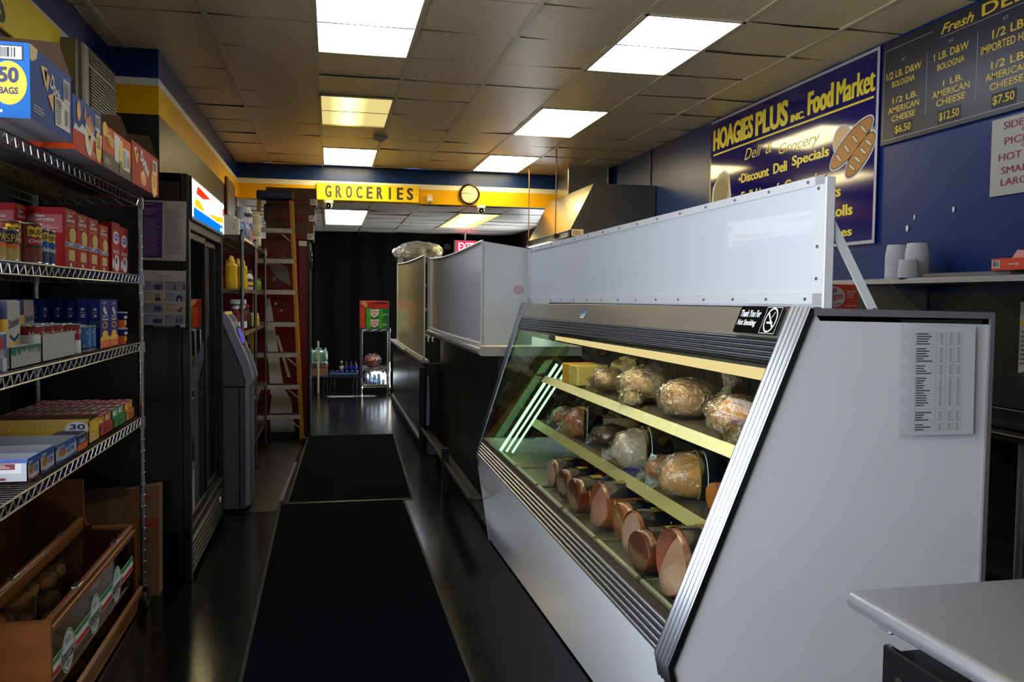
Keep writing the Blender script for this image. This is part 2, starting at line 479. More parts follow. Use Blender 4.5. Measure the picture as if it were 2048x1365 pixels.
xs = [max(XL, X0+P*k) for k in range(-3, 0)]+[X0+P*k for k in range(0, 6)]+[XR]
xs = sorted(set(round(x, 3) for x in xs))
ys = [YF]+[Y0+P*k for k in range(-12, 9)]+[YS]
LX, RX = X0, X0+3*P
lights = []
for cx in (0, 3):
    for r in (-2, 2, 6): lights.append((X0+P*cx, Y0+P*r))
holes = set()
for lx, ly in lights:
    for i, x in enumerate(xs[:-1]):
        for j, y in enumerate(ys[:-1]):
            if abs(x-lx) < .01 and -.01 < y-ly < P*1.5: holes.add((i, j))
ceiling(xs, ys, CEIL, m_tile, 'ceiling', holes, .012, .014)
xs2 = [XL2, -.72, -.10, .51, 1.12, 1.75, 2.36, XR]
ys2 = [YS+.12]+[11.85+.61*k for k in range(0, 6)]+[YB]
holes2 = {(2, j) for j in range(1, 5)} | {(5, j) for j in range(1, 5)}
ceiling(xs2, ys2, LOW, m_tile2, 'ceiling_rear', holes2, .014, .013)

def ceiling_lamp(x, y, wx, ly, z, m, label, group):
    t = thing('ceiling_light', label, 'ceiling light', (x+wx/2, y+ly/2, z), group)
    f = MB(); b = .02
    for x0, x1, y0, y1 in ((x, x+wx, y, y+b), (x, x+wx, y+ly-b, y+ly), (x, x+b, y, y+ly), (x+wx-b, x+wx, y, y+ly)):
        f.box(x0, x1, y0, y1, z-.012, z+.09, m_tbar)
    f.add([(x, y, z+.1), (x+wx, y, z+.1), (x+wx, y+ly, z+.1), (x, y+ly, z+.1)], [(0, 1, 2, 3)], m_white)
    f.build('frame', t)
    d = MB(); d.add([(x+b, y+b, z), (x+b, y+ly-b, z), (x+wx-b, y+ly-b, z), (x+wx-b, y+b, z)], [(0, 1, 2, 3)], m)
    d.build('diffuser', t)
cool = (226, 236, 255); warm = (255, 240, 200)
lm = [lamp_mat('cool_lamp_lens', cool, 2.4, 9.0, 0, .26), lamp_mat('half_lit_lamp_lens', (255, 232, 150), .42, 1.5, -.06, .17), lamp_mat('warm_lamp_lens', (255, 232, 170), 9, 10, 0, .3),
      lamp_mat('cool_lamp_lens_b', (228, 238, 255), 1.6, 8.0, -.06, .24), lamp_mat('warm_lamp_lens_b', (255, 238, 188), 8, 9.5, 0, .3), lamp_mat('warm_lamp_lens_c', (255, 230, 165), 9, 10, 0, .3)]
ll = ['cool white ceiling light at the top edge of the photo, first over the aisle', 'dim yellowish half-lit ceiling light, second over the aisle', 'bright warm ceiling light over the aisle, next to the blue soffit',
      'cool white ceiling light nearest the deli signs, brighter along one side', 'warm white ceiling light between the deli banner and the smoke detector', 'warm white ceiling light by the soffit, above the wall clock']
for (x, y), m, l in zip(lights, lm, ll): ceiling_lamp(x, y, P, 2*P, CEIL, m, l, 'lights in the main ceiling')
ceiling_lamp(-.10, 11.85, .61, 2.44, LOW, lamp_mat('rear_lamp_lens', (236, 244, 255), 5, 6, 0, .3), 'bluish white ceiling light in the low rear ceiling behind the groceries sign', 'lights in the low rear ceiling')
ceiling_lamp(1.75, 11.85, .61, 2.44, LOW, lamp_mat('rear_half_lamp_lens', (255, 236, 150), .9, 4.5, -.02, .2), 'yellow half-lit ceiling light in the low rear ceiling below the clock', 'lights in the low rear ceiling')

# smoke detector, motion sensor, cameras, clock, groceries sign
t = thing('smoke_detector', 'round white smoke detector on the ceiling between the aisle lights', 'smoke detector', (.49, 8.72, CEIL))
m_ivory = mat('ivory_plastic', (206, 200, 182), .45)
b = MB(); b.lathe([(.0, -.05), (.05, -.05), (.062, -.04), (.066, -.018), (.075, -.016), (.075, 0)], (.49, 8.72, CEIL), m_ivory, 24); b.build('housing', t)
b = MB(); b.lathe([(.0, -.053), (.018, -.053), (.02, -.049)], (.49, 8.72, CEIL), m_dark, 14); b.build('sensor_vent', t)
t = thing('motion_sensor', 'small ivory motion sensor on the yellow soffit beside the wall clock', 'sensor', (1.22, YS, 2.65))
b = MB(); b.box(1.185, 1.255, YS-.05, YS, 2.645, 2.745, m_ivory, .012); b.build('housing', t)
b = MB(); b.box(1.195, 1.245, YS-.056, YS-.045, 2.665, 2.70, m_white, .008); b.build('lens', t)
def dome(x, label):
    t = thing('security_camera', label, 'security camera', (x, YS-.04, LOW), 'cameras under the soffit')
    b = MB(); b.cyl((x, YS-.04, LOW), (x, YS-.04, LOW-.035), .058, m_white, 24); b.build('base', t)
    b = MB(); b.blob((x, YS-.04, LOW-.062), .05, .05, .05, m_white, 20, 12, 0); h = b.build('eyeball', t)
    b = MB(); b.lathe([(.0, .001), (.03, 0), (.034, -.012)], (x, YS-.04-.047, LOW-.072), m_gloss_black, 18, ax=(0, -1, -.25)); b.build('lens', h)
dome(-.03, 'white dome camera under the soffit below the groceries sign'); dome(1.875, 'white dome camera under the soffit below the wall clock')
t = thing('wall_clock', 'round black-rimmed wall clock on the yellow soffit', 'clock', (1.73, YS, 2.77))
cf = Fr((1.73, YS-.03, 2.77), (1, 0, 0), (0, 0, 1))
b = MB()
b.tube([cf.p(.118*cos(2*pi*k/32), .118*sin(2*pi*k/32), 0) for k in range(32)], .014, mat('clock_rim', (28, 16, 14), .25), 8, True)
b.lathe([(.0, .0), (.12, 0), (.12, .028)], (1.73, YS-.028, 2.77), m_black, 32, ax=(0, 1, 0)); b.build('rim', t)
b = MB(); b.ell(cf, 0, 0, .11, .11, mat('clock_face', (214, 196, 160), .5), .001, 32)
for k in range(1, 13):
    a = pi/2-k*pi/6; s_ = str(k); b.text(s_, cf, .09*cos(a)-.008*len(s_), .09*sin(a)-.008, .015*len(s_), .016, m_ink, .01, h=.002)
f = b.build('face', t)
m_hand = mat('pale_clock_hand', (235, 228, 205), .4)
b = MB(); b.line(cf, (.02, 0), (-.085, .012), .006, m_ink, .004); b.build('minute_hand', t)
b = MB(); b.line(cf, (.01, .01), (-.05, -.025), .009, m_hand, .003); b.build('hour_hand', t)
m_ysign = mat('bright_yellow_board', (250, 214, 8), .42)
b = MB(); b.box(-.175, 1.08, YS-.025, YS, 2.637, 2.842, m_ysign, .004)
gf = Fr((-.175, YS-.025, 2.637), (1, 0, 0), (0, 0, 1))
for k, ch in enumerate('GROCERIES'):
    wd = .03 if ch == 'I' else .082
    [b.text(ch, gf, .112+k*.1255-(wd-.082)/2-.004+dx, .032, wd*.85 if ch != 'I' else .016, .148, m_ink, .015, h=.003+abs(dx+.005)*.1) for dx in (-.004, 0, .004)]
for x in (.02, 1.235): b.ell(gf, x, .1, .006, .006, m_ink)
tag(b.build('groceries_sign', None, (.45, YS, 2.637)), 'yellow GROCERIES sign board on the soffit above the aisle', 'sign')
b = MB(); b.box(XL, XL+.02, 2.2, 4.98, 2.60, 2.84, m_ysign, .004)
gf = Fr((XL+.02, 4.98, 2.6), (0, -1, 0), (0, 0, 1)); gf = Fr((XL+.02, 2.2, 2.6), (0, 1, 0), (0, 0, 1))
for k, ch in enumerate('S'): b.text(ch, gf, 1.86, .02, .135, .165, m_ink, .03)
b.ell(gf, 2.0, .12, .006, .006, m_ink)
tag(b.build('wall_sign', None, (XL, 3.6, 2.6)), 'yellow sign board ending in the letter S, high on the left wall', 'sign')
# window air conditioner
t = thing('air_conditioner', 'dusty beige window air conditioner high on the left wall above the chip boxes', 'air conditioner', (XL+.08, 5.3, 2.47))
m_ac = mat('dusty_beige_plastic', (140, 132, 114), .5, var=.12, vscale=14)
b = MB(); b.box(XL, XL+.13, 5.0, 5.66, 2.45, 2.80, m_ac, .012); b.box(XL, XL+.1, 4.985, 5.675, 2.44, 2.81, m_ac, .01); b.build('case', t)
b = MB()
gf = Fr((XL+.13, 5.0, 2.45), (0, 1, 0), (0, 0, 1))
b.rect(gf, .09, .015, .56, .225, m_dark, .0005)
for k in range(13): b.X = None; b.box(XL+.128, XL+.142, 5.085, 5.65, 2.467+k*.0172, 2.475+k*.0172, m_ac)
b.build('grille', t)
b = MB(); b.rect(gf, .09, .255, .56, .08, mat('vent_grey', (70, 68, 62), .6), .0006)
for k in range(3): b.box(XL+.129, XL+.14, 5.09, 5.65, 2.71+k*.024, 2.715+k*.024, m_ac)
for k in range(24): b.box(XL+.129, XL+.137, 5.09+k*.0235, 5.095+k*.0235, 2.705, 2.785, m_ac)
b.build('air_outlet', t)
# small frame high on the left wall by the soffit
t = thing('wooden_frame', 'narrow wood-edged frame mounted high on the left wall near the soffit', 'frame', (XL2, 9.95, 2.3))
m_wood_d = mat('dark_varnished_wood', (104, 70, 30), .35, var=.2, vscale=5, stretch=(1, 1, .2))
b = MB(); b.box(XL2, XL2+.03, 9.6, 10.35, 2.32, 2.72, m_wood_d, .006); b.build('border', t)
b = MB(); b.box(XL2+.02, XL2+.034, 9.64, 10.31, 2.36, 2.68, mat('frame_board', (70, 62, 44), .4)); b.build('backing_board', t)

# runner mats
m_mat = mat('navy_black_carpet', (5, 7, 13), .95, bump=.3, bscale=260, spec=.03)
m_rub = mat('mat_rubber_edge', (22, 23, 19), .55)
for nm, (xa, xb, ya, yb, sk), l in (('r', (-.315, .52, 1.0, 6.03, -.004), 'long dark runner mat nearest the camera, in front of the deli case'),
                                    ('s', (-.29, .565, 6.07, 8.98, .024), 'dark runner mat farther along the aisle, beyond the long one')):
    t = thing('floor_mat', l, 'floor mat', ((xa+xb)/2, (ya+yb)/2, 0), 'runner mats along the aisle')
    def sh(y): return sk*(y-ya)
    a = MB(); a.add([(xa+sh(ya), ya, .008), (xb+sh(ya), ya, .008), (xb+sh(yb), yb, .008), (xa+sh(yb), yb, .008)], [(0, 1, 2, 3)], m_mat)
    a.add([(xa+sh(ya), ya, 0), (xb+sh(ya), ya, 0), (xb+sh(yb), yb, 0), (xa+sh(yb), yb, 0), (xa+sh(ya), ya, .008), (xb+sh(ya), ya, .008), (xb+sh(yb), yb, .008), (xa+sh(yb), yb, .008)], [(0, 1, 5, 4), (1, 2, 6, 5), (2, 3, 7, 6), (3, 0, 4, 7)], m_mat)
    a.build('carpet', t)
    e = MB(); q = .016
    P4 = [(xa+sh(ya), ya), (xb+sh(ya), ya), (xb+sh(yb), yb), (xa+sh(yb), yb)]; O4 = [(P4[0][0]-q, ya-q), (P4[1][0]+q, ya-q), (P4[2][0]+q, yb+q), (P4[3][0]-q, yb+q)]
    e.add([(*p, .0085) for p in P4]+[(*p, .002) for p in O4], [(i, (i+1) % 4, 4+(i+1) % 4, 4+i) for i in range(4)], m_rub)
    e.build('rubber_edge', t)
b = MB(); mt = mat('blue_tape', (16, 26, 60), .5)
b.add([(-.36, 6.15, .003), (-.335, 6.15, .003), (-.29, 7.6, .003), (-.31, 7.6, .003)], [(0, 1, 2, 3)], mt)
tag(b.build('floor_tape', None, (-.33, 6.8, 0)), 'worn strip of blue tape on the floor beside the far runner mat', 'tape')
# ================================================================ left side: wire shelving and its goods
m_wire = mat('chrome_wire', (150, 150, 150), .28, 1)
def wire_shelf_unit(name, label, x0, x1, y0, y1, ztop, levels, casters=False, wires_x=True, pitch=.028, truss=.034, post_r=.0125, zig=.03, posts=None):
    t = thing(name, label, 'wire shelf', ((x0+x1)/2, (y0+y1)/2, 0))
    zb = .13 if casters else 0.012
    for px, py in (posts or [(x0, y0), (x1, y0), (x0, y1), (x1, y1)]):
        b = MB(); b.cyl((px, py, zb), (px, py, ztop), post_r, m_wire, 12); b.lathe([(post_r+.001, 0), (post_r+.001, .008), (0.003, .014)], (px, py, ztop), m_black, 12)
        z = .18
        while z < ztop-.02: b.lathe([(post_r, -.003), (post_r+.0012, -.0015), (post_r+.0012, .0015), (post_r, .003)], (px, py, z), m_wire, 10); z += .051
        if not casters: b.cyl((px, py, 0), (px, py, .02), post_r+.005, m_black, 12)
        p = b.build('post', t)
        if casters:
            c = MB(); c.cyl((px, py, .14), (px, py, .118), .02, m_wire, 14)
            for s in (-1, 1): c.prism([(-.02, .07), (.02, .07), (.05, 0), (.03, -.012), (.01, 0)], Fr((px+s*.018, py, .05), (0, 1, 0), (0, 0, 1)), .003*s, m_wire)
            c.box(px-.021, px+.021, py-.022, py+.022, .115, .121, m_wire); c.build('caster_fork', p)
            c = MB(); c.lathe([(.012, -.015), (.048, -.015), (.0535, -.008), (.0535, .008), (.048, .015), (.012, .015)], (px, py+.028, .054), mat('caster_rubber', (40, 42, 46), .4), 28, ax=(1, 0, 0)); c.build('caster_wheel', p)
    for z in levels:
        b = MB(); r = .0034
        for (ax, ay), (bx, by) in (((x0, y0), (x1, y0)), ((x1, y0), (x1, y1)), ((x1, y1), (x0, y1)), ((x0, y1), (x0, y0))):
            A = Vector((ax, ay, 0)); B = Vector((bx, by, 0)); d = (B-A).normalized(); L = (B-A).length
            for zz in (z, z-truss): b.tube([A+Vector((0, 0, zz)), B+Vector((0, 0, zz))], r, m_wire, 6)
            n = max(2, int(L/zig)); pts = []
            for k in range(n+1): pts.append(A+d*min(L, L*(k+(.55 if k % 2 else 0))/n)+Vector((0, 0, z if k % 2 else z-truss)))
            b.tube(pts, .0024, m_wire, 5)
        n = int((y1-y0)/pitch)
        for k in range(1, n):
            y = y0+(y1-y0)*k/n; b.tube([(x0, y, z+.002), (x1, y, z+.002)], .0017, m_wire, 4, caps=False)
        for k in range(1, 4):
            x = x0+(x1-x0)*k/4; b.tube([(x, y0, z-.002), (x, y1, z-.002)], .0024, m_wire, 5)
        if truss > .03:
            xm = (x0+x1)/2; pts = []
            for k in range(int((y1-y0)/.05)+1): pts.append((xm, min(y1, y0+.05*k), z if k % 2 else z-.04))
            b.tube(pts, .0022, m_wire, 4)
        for px, py in [(x0, y0), (x1, y0), (x0, y1), (x1, y1)]: b.lathe([(.013, -.045), (.019, -.045), (.017, .004), (.013, .004)], (px, py, z), m_wire, 12)
        b.build('shelf', t)
    return t
S1, S2, S3, S4 = 1.876, 1.533, 1.232, .893
FX, BX, SY0, SY1 = -.84, -1.27, 2.28, 4.105
wire_shelf_unit('wire_shelf', 'tall chrome wire shelving on casters along the left wall, full of groceries', BX, FX, SY0, SY1, 1.905, [S1, S2, S3, S4], casters=True)

def fr_x(x, y, z): return Fr((x, y, z), (0, 1, 0), (0, 0, 1))       # a face looking towards +X, u runs away from the camera
def fr_y(x, y, z): return Fr((x, y, z), (1, 0, 0), (0, 0, 1))       # a face looking towards the camera
m_card = mat('brown_cardboard', (128, 96, 66), .8, var=.08, vscale=5)
m_cardin = mat('cardboard_inside', (92, 70, 58), .85)
m_navy = mat('print_navy', (28, 30, 84), .5); m_gold = mat('print_gold', (238, 178, 20), .5); m_pw = mat('print_white', (222, 222, 226), .5)
m_pr = mat('print_red', (190, 22, 24), .45); m_po = mat('print_orange', (226, 104, 24), .5); m_pb = mat('print_blue', (38, 84, 170), .5); m_pg = mat('print_green', (34, 140, 60), .5)
m_py = mat('print_yellow', (236, 196, 40), .5); m_pk = mat('print_black', (22, 20, 22), .5)
def barcode(b, f, x, y, w, h):
    b.rect(f, x, y, w, h, m_pw, .0012); r = random.Random(int(x*1000)+7); k = x+w*.1
    while k < x+w*.88:
        wd = w*r.choice((.02, .03, .05)); b.rect(f, k, y+h*.15, wd, h*.75, m_ink, .0016); k += wd+w*r.choice((.02, .035))
def chip_box(y0, y1, z0, h, cols, label, art, flaps, xf=-.75, depth=.30):
    t = thing('chip_box', label, 'cardboard box', (xf-depth/2, (y0+y1)/2, z0), 'open chip boxes on top of the shelving')
    b = MB(); x0 = xf-depth; z1 = z0+h; th = .004; body, low = cols
    zs = z0+h*.38
    for za, zb_, m in ((z0, zs, low), (zs, z1, body)):
        b.add([(xf, y0, za), (xf, y1, za), (xf, y1, zb_), (xf, y0, zb_), (x0, y0, za), (x0, y1, za), (x0, y1, zb_), (x0, y0, zb_)], [(0, 1, 2, 3), (4, 5, 6, 7), (0, 3, 7, 4), (1, 2, 6, 5)], m)
    b.add([(xf, y0, z0), (xf, y1, z0), (x0, y1, z0), (x0, y0, z0)], [(0, 1, 2, 3)], mat('grey_board', (120, 116, 122), .7))
    b.add([(xf-th, y0+th, z1-.05), (xf-th, y1-th, z1-.05), (x0+th, y1-th, z1-.05), (x0+th, y0+th, z1-.05)], [(0, 1, 2, 3)], m_cardin)
    art(b, fr_x(xf, y0, z0), y1-y0, h); b.build('carton', t)
    for side in flaps:
        f = MB()
        if side == 'far': f.prism([(0, 0), (depth, 0), (depth*.85, .12), (depth*.1, .13)], Fr((x0, y1, z1), (1, 0, 0), (0, .35, .94)), .003, m_cardin)
        if side == 'back': f.prism([(0, 0), (y1-y0, 0), (y1-y0-.02, .11), (.02, .11)], Fr((x0, y0, z1), (0, 1, 0), (-.5, 0, .85)), .003, cols[0])
        if side == 'near': f.prism([(0, 0), (depth, 0), (depth*.95, .1), (depth*.1, .1)], Fr((x0, y0, z1), (1, 0, 0), (0, -.55, .8)), .003, cols[0])
        f.build('flap', t)
    return t
def chip(b, f, x, y, s, rot=0):
    c_, s_ = cos(rot), sin(rot)
    b.poly(f, [(x+(px*c_-py*s_)*s, y+(px*s_+py*c_)*s) for px, py in ((-.5, .5), (.5, .42), (.06, -.6))], m_gold, .0016)
m_dblue = mat('chip_blue', (22, 76, 166), .6, spec=.15); m_dblue2 = mat('chip_bright_blue', (14, 96, 180), .6, spec=.25)
m_ored = mat('chip_orange_red', (220, 64, 12), .6, spec=.15); m_forange = mat('chip_orange', (236, 92, 8), .6, spec=.15); m_folive = mat('chip_olive', (84, 70, 34), .6, spec=.25)
m_dred = mat('chip_red', (176, 20, 12), .6, spec=.15)
def art_a(b, f, w, h):
    b.poly(f, [(0, h), (.06, h), (.05, h*.86), (.015, h*.78), (0, h*.8)], m_py); chip(b, f, .11, h*.7, .055, .15); chip(b, f, .13, h*.66, .05, -.1)
    b.text('Doritos', f, .15, h*.62, .12, .045, m_pw, .03, .15, rot=-.45, h=.002); barcode(b, f, w-.08, h*.55, .06, h*.34)
    b.rect(f, w*.55, h*.12, w*.38, h*.42, m_pw, .0016); b.bars(f, w*.57, h*.15, w*.15, h*.36, 9, m_ink, h=.002); barcode(b, f, w*.78, h*.15, w*.13, h*.32)
    chip(b, f, w*.47, h*.4, .05, .4); b.bars(f, .02, h*.12, .11, h*.12, 3, m_pw, .3)
    # the end facing the camera: a big round 50 BAGS
    g = fr_y(-.75-.30, f.o.y, f.o.z); b.rect(g, 0, 0, .30, h, m_dblue2, .0005)
    b.ell(g, .251, h*.46, .042, .055, m_py, .0012, 40); b.text('50', g, .226, h*.46, .048, .04, m_navy, .04, h=.002); b.text('BAGS', g, .228, h*.31, .044, .018, m_navy, .03, h=.002)
    b.rect(g, .16, h*.76, .126, h*.2, m_pk, .0009); barcode(b, g, .164, h*.775, .118, h*.17); b.bars(g, .05, h*.05, .23, h*.06, 1, m_pw, .6)
def art_b(b, f, w, h):
    b.poly(f, [(.0, h*.38), (.02, h*.5), (.06, h*.44), (.1, h*.56), (.16, h*.42), (.2, h*.5), (.26, h*.46), (w, h*.6), (w, h*.38)], m_pw, .001); b.ell(f, .06, h*.75, .02, .03, m_gold, .0015)
    b.text('Ruffles', f, .11, h*.66, .12, .042, m_pr, .03, .1, rot=-.25, h=.002); b.ell(f, .17, h*.4, .045, .06, m_pw, .0012); chip(b, f, .17, h*.42, .05); chip(b, f, .19, h*.32, .045, .3)
    barcode(b, f, w-.08, h*.62, .055, h*.3); b.ell(f, w-.045, h*.32, .036, .05, m_py, .0016); b.text('50', f, w-.068, h*.27, .045, .04, m_navy, .02, h=.002)
    b.bars(f, w-.13, h*.06, .11, h*.1, 2, m_pw, .3)
def art_c(b, f, w, h):
    b.ell(f, .03, h*.88, .03, .025, m_py, .001); b.text('Fritos', f, .05, h*.6, .09, .05, m_py, .03, .1, rot=-.1, h=.002); b.poly(f, [(.16, h*.3), (.22, h*.28), (.24, h*.93), (.15, h*.96)], m_pw, .0012)
    b.poly(f, [(w*.55, h*.25), (w*.68, h*.25), (w*.68, h*.9), (w*.58, h*.9)], m_py, .001); b.rect(f, w*.68, h*.2, w*.25, h*.55, m_pw, .0014); b.bars(f, w*.7, h*.24, w*.1, h*.45, 8, m_ink, h=.002); barcode(b, f, w*.82, h*.25, w*.1, h*.36)
    b.rect(f, w*.56, h*.06, .03, h*.3, m_pk, .0015); b.bars(f, .02, h*.1, .09, h*.16, 4, m_pw, .3)
def art_d(b, f, w, h):
    chip(b, f, .06, h*.72, .06, .2); chip(b, f, .08, h*.66, .05, -.1); b.text('Doritos', f, .14, h*.66, .16, .05, m_pw, .03, .12, rot=-.35, h=.002); barcode(b, f, w-.13, h*.55, .09, h*.34)
    b.ell(f, w-.1, h*.3, .055, .06, m_py, .0015, 30); b.text('50', f, w-.13, h*.28, .06, .04, m_pr, .02, h=.002); b.text('BAGS', f, w-.128, h*.18, .056, .016, m_pr, .01, h=.002)
    b.ell(f, .2, h*.25, .06, .03, m_po, .0012); chip(b, f, .2, h*.27, .06, .5); b.bars(f, w-.15, h*.05, .13, h*.07, 1, m_pw, .4)
chip_box(2.41, 2.765, 1.895, .19, (m_dblue, m_dblue), 'blue chip carton reading 50 BAGS, nearest on the top shelf', art_a, ['far'])
chip_box(2.775, 3.10, 1.880, .165, (m_dblue, m_ored), 'half blue half orange chip carton, second on the top shelf', art_b, [])
chip_box(3.115, 3.53, 1.880, .145, (m_forange, m_folive), 'orange and olive chip carton, third on the top shelf, with raised flaps', art_c, ['back', 'far'])
chip_box(3.545, 4.06, 1.880, .165, (m_dred, m_dred), 'red chip carton with an open flap, farthest on the top shelf', art_d, ['far'])

# ---- cans
m_tin = mat('tin_rim', (170, 168, 164), .25, 1)
def can(y, z, r, h, cols, label, group, art=None, x=-.90, name='food_can', copies=()):
    t = thing(name, label, 'can', (x, y, z), group)
    b = MB(); zz = z+.004
    for m, k in cols: b.lathe([(r, zz-z), (r, zz-z+h*k*.985)], (x, y, z), m, 26) if False else b.loft([[Vector((x+r*cos(2*pi*i/26), y+r*sin(2*pi*i/26), q)) for i in range(26)] for q in (zz, zz+(h-.008)*k)], m, True, False, False); zz += (h-.008)*k
    if art: art(b, x, y, z, r, h)
    b.build('label_wrap', t)
    b = MB(); b.lathe([(0, 0), (r+.001, 0), (r+.0015, .004), (r, .006)], (x, y, z), m_tin, 26); b.build('base_rim', t)
    b = MB(); b.lathe([(r, h-.006), (r+.0015, h-.004), (r+.001, h), (r-.003, h), (r-.004, h-.004), (0, h-.004)], (x, y, z), m_tin, 26)
    b.build('tin_lid', t)
    return t
def wrap_text(b, x, y, z, r, txt, zc, hgt, a0, a1, m, bold=.02, shear=0):
    vs_, fs, asp = glyphs(txt, bold, shear)
    b.add([(x+(r+.0012)*cos(a0+(a1-a0)*u), y+(r+.0012)*sin(a0+(a1-a0)*u), zc+v*hgt) for u, v in vs_], fs, m)
def wrap_patch(b, x, y, z, r, a0, a1, z0, z1, m, dz=0, lift=.0007, n=10):
    P0 = [(x+(r+lift)*cos(a0+(a1-a0)*k/n), y+(r+lift)*sin(a0+(a1-a0)*k/n), z0+dz*sin(6*pi*k/n)) for k in range(n+1)]
    P1 = [(px, py, z1+dz*sin(6*pi*k/n)) for k, (px, py, _) in enumerate(P0)]
    b.add(P0+P1, [(k, k+1, n+2+k, n+1+k) for k in range(n)], m)
m_bean = mat('bean_print', (132, 74, 44), .5, var=.5, vscale=160); m_bush = mat('can_brown', (118, 42, 22), .4); m_bushb = mat('can_blue', (20, 58, 128), .4); m_blackbean = mat('black_bean_print', (40, 22, 28), .5, var=.6, vscale=150)
def art_bush(kind):
    def a(b, x, y, z, r, h):
        wrap_patch(b, x, y, z, r, -1.1, .5, z+h*.66, z+h*.9, m_py, .003); wrap_text(b, x, y, z, r, "BUSH'S", z+h*.71, h*.14, -1.0, .4, m_pk, .03)
        if kind == 'o':
            wrap_patch(b, x, y, z, r, -1.2, .7, z+h*.46, z+h*.62, m_pr); wrap_text(b, x, y, z, r, 'Original', z+h*.49, h*.11, -1.05, .55, m_pw, .02, .2); wrap_patch(b, x, y, z, r, -1.2, .7, z+h*.40, z+h*.455, m_pk)
            wrap_patch(b, x, y, z, r, -pi, pi, z+h*.05, z+h*.36, m_bean)
        else:
            wrap_patch(b, x, y, z, r, -1.4, .9, z+h*.5, z+h*.68, m_dblue2, lift=.0004); wrap_text(b, x, y, z, r, 'Black', z+h*.38, h*.12, -1.0, .45, m_pw, .03); wrap_patch(b, x, y, z, r, -pi, pi, z+h*.05, z+h*.32, m_blackbean)
    return a
def art_spam(b, x, y, z, r, h):
    wrap_text(b, x, y, z, r, 'SPAM', z+h*.6, h*.25, -1.0, .5, m_py, .04); wrap_patch(b, x, y, z, r, -1.3, .8, z+h*.28, z+h*.55, m_po, .002); wrap_patch(b, x, y, z, r, -1.1, .8, z+h*.05, z+h*.42, mat('sandwich_print', (190, 160, 90), .5, var=.3, vscale=60), .002, .001)
c1 = can(2.535, S2+.004, .041, .088, [(m_navy, 1)], 'navy luncheon meat can at the left frame edge on the second shelf', 'luncheon meat cans', art_spam, x=-.90)
dup(c1, (-.895, 2.622, S2+.004), 'navy luncheon meat can beside the tall brown bean can')
c2 = can(2.735, S2+.004, .045, .122, [(m_bush, 1)], 'brown baked bean can behind the luncheon meat cans', 'bean cans', art_bush('o'), x=-.93)
dup(c2, (-.90, 2.822, S2+.004), 'brown baked bean can next to the first blue bean can')
c3 = can(2.912, S2+.004, .0375, .112, [(m_bushb, 1)], 'blue black-bean can between the brown can and the second blue can', 'bean cans', art_bush('b'), x=-.90)
dup(c3, (-.905, 2.992, S2+.004), 'blue black-bean can touching the pasta boxes')

# ---- pasta and rice boxes
m_pasta = mat('pasta_red', (170, 14, 18), .6, spec=.2); m_rice = mat('rice_red', (164, 16, 26), .6, spec=.2); m_noodle = mat('noodle_window', (196, 170, 96), .5, var=.3, vscale=90)
def carton(name, y0, y1, x1, d, z, h, m, label, cat, group, art, end=None):
    b = MB(); b.box(x1-d, x1, y0, y1, z, z+h, m, .0015)
    art(b, fr_x(x1, y0, z), y1-y0, h)
    if end: end(b, fr_y(x1-d, y0, z), d, h)
    return tag(b.build(name, None, (x1-d/2, (y0+y1)/2, z)), label, cat, group)
def art_pasta(b, f, w, h):
    b.text('San', f, w*.22, h*.86, w*.42, h*.06, m_pw, .02, .15); b.text('Giorgio', f, w*.16, h*.75, w*.68, h*.1, m_pw, .02, .15); b.rect(f, w*.1, h*.94, w*.8, h*.008, m_py); b.rect(f, w*.2, h*.72, w*.6, h*.008, m_py)
    b.ell(f, w*.66, h*.56, w*.26, h*.13, m_py); b.ell(f, w*.67, h*.56, w*.22, h*.11, m_noodle, .0012)
    b.rect(f, 0, h*.36, w, h*.085, m_py, .0005); b.rect(f, 0, h*.37, w, h*.065, m_pb, .0008); b.bars(f, w*.3, h*.38, w*.4, h*.045, 1, m_pw, .5, h=.0012)
    b.poly(f, [(w*.3, h*.13), (w*.82, h*.13), (w*.8, h*.31), (w*.32, h*.31)], m_noodle); b.rect(f, w*.4, h*.03, w*.16, h*.06, m_pw)
def end_pasta(b, f, w, h):
    b.rect(f, w*.08, h*.58, w*.88, h*.3, mat('sheen_red', (190, 100, 104), .6, spec=.2), .0004); b.text('San', f, w*.4, h*.83, w*.2, h*.05, m_pw, .02, .1); b.text('Giorgio', f, w*.2, h*.75, w*.6, h*.075, m_pw, .02, .1)  # paler red paints the bright reflection on the end panel
    b.bars(f, w*.15, h*.58, w*.75, h*.13, 4, m_pw, .25); b.bars(f, w*.2, h*.22, w*.65, h*.32, 7, m_pw, .2); b.rect(f, w*.3, h*.08, w*.5, h*.05, m_pb)
yy = [(3.15, 3.322), (3.326, 3.452), (3.456, 3.612), (3.616, 3.752)]
yy = [(3.16, 3.30), (3.304, 3.444), (3.45, 3.592), (3.60, 3.742)]
for (a, c), z_, l in zip(yy, (.205, .2, .198, .185), ('red pasta box next to the blue bean cans, its side panel showing', 'red pasta box second in the row from the bean cans', 'red pasta box third in the row, with a large pasta dish printed on it', 'red pasta box last in the row, against the rice boxes')):
    carton('pasta_box', a, c, -.885, .155, S2+.004, z_, m_pasta, l, 'box', 'pasta boxes on the second shelf', art_pasta, end_pasta)
for (a, c, x1, l) in ((3.05, 3.16, -1.00, 'red pasta box standing at the back, behind the blue bean cans'), (2.93, 3.04, -1.16, 'red pasta box at the back left, above the brown bean cans')):
    carton('pasta_box', a, c, x1, .14, S2+.004, .205, m_pasta, l, 'box', 'pasta boxes on the second shelf', art_pasta, end_pasta)
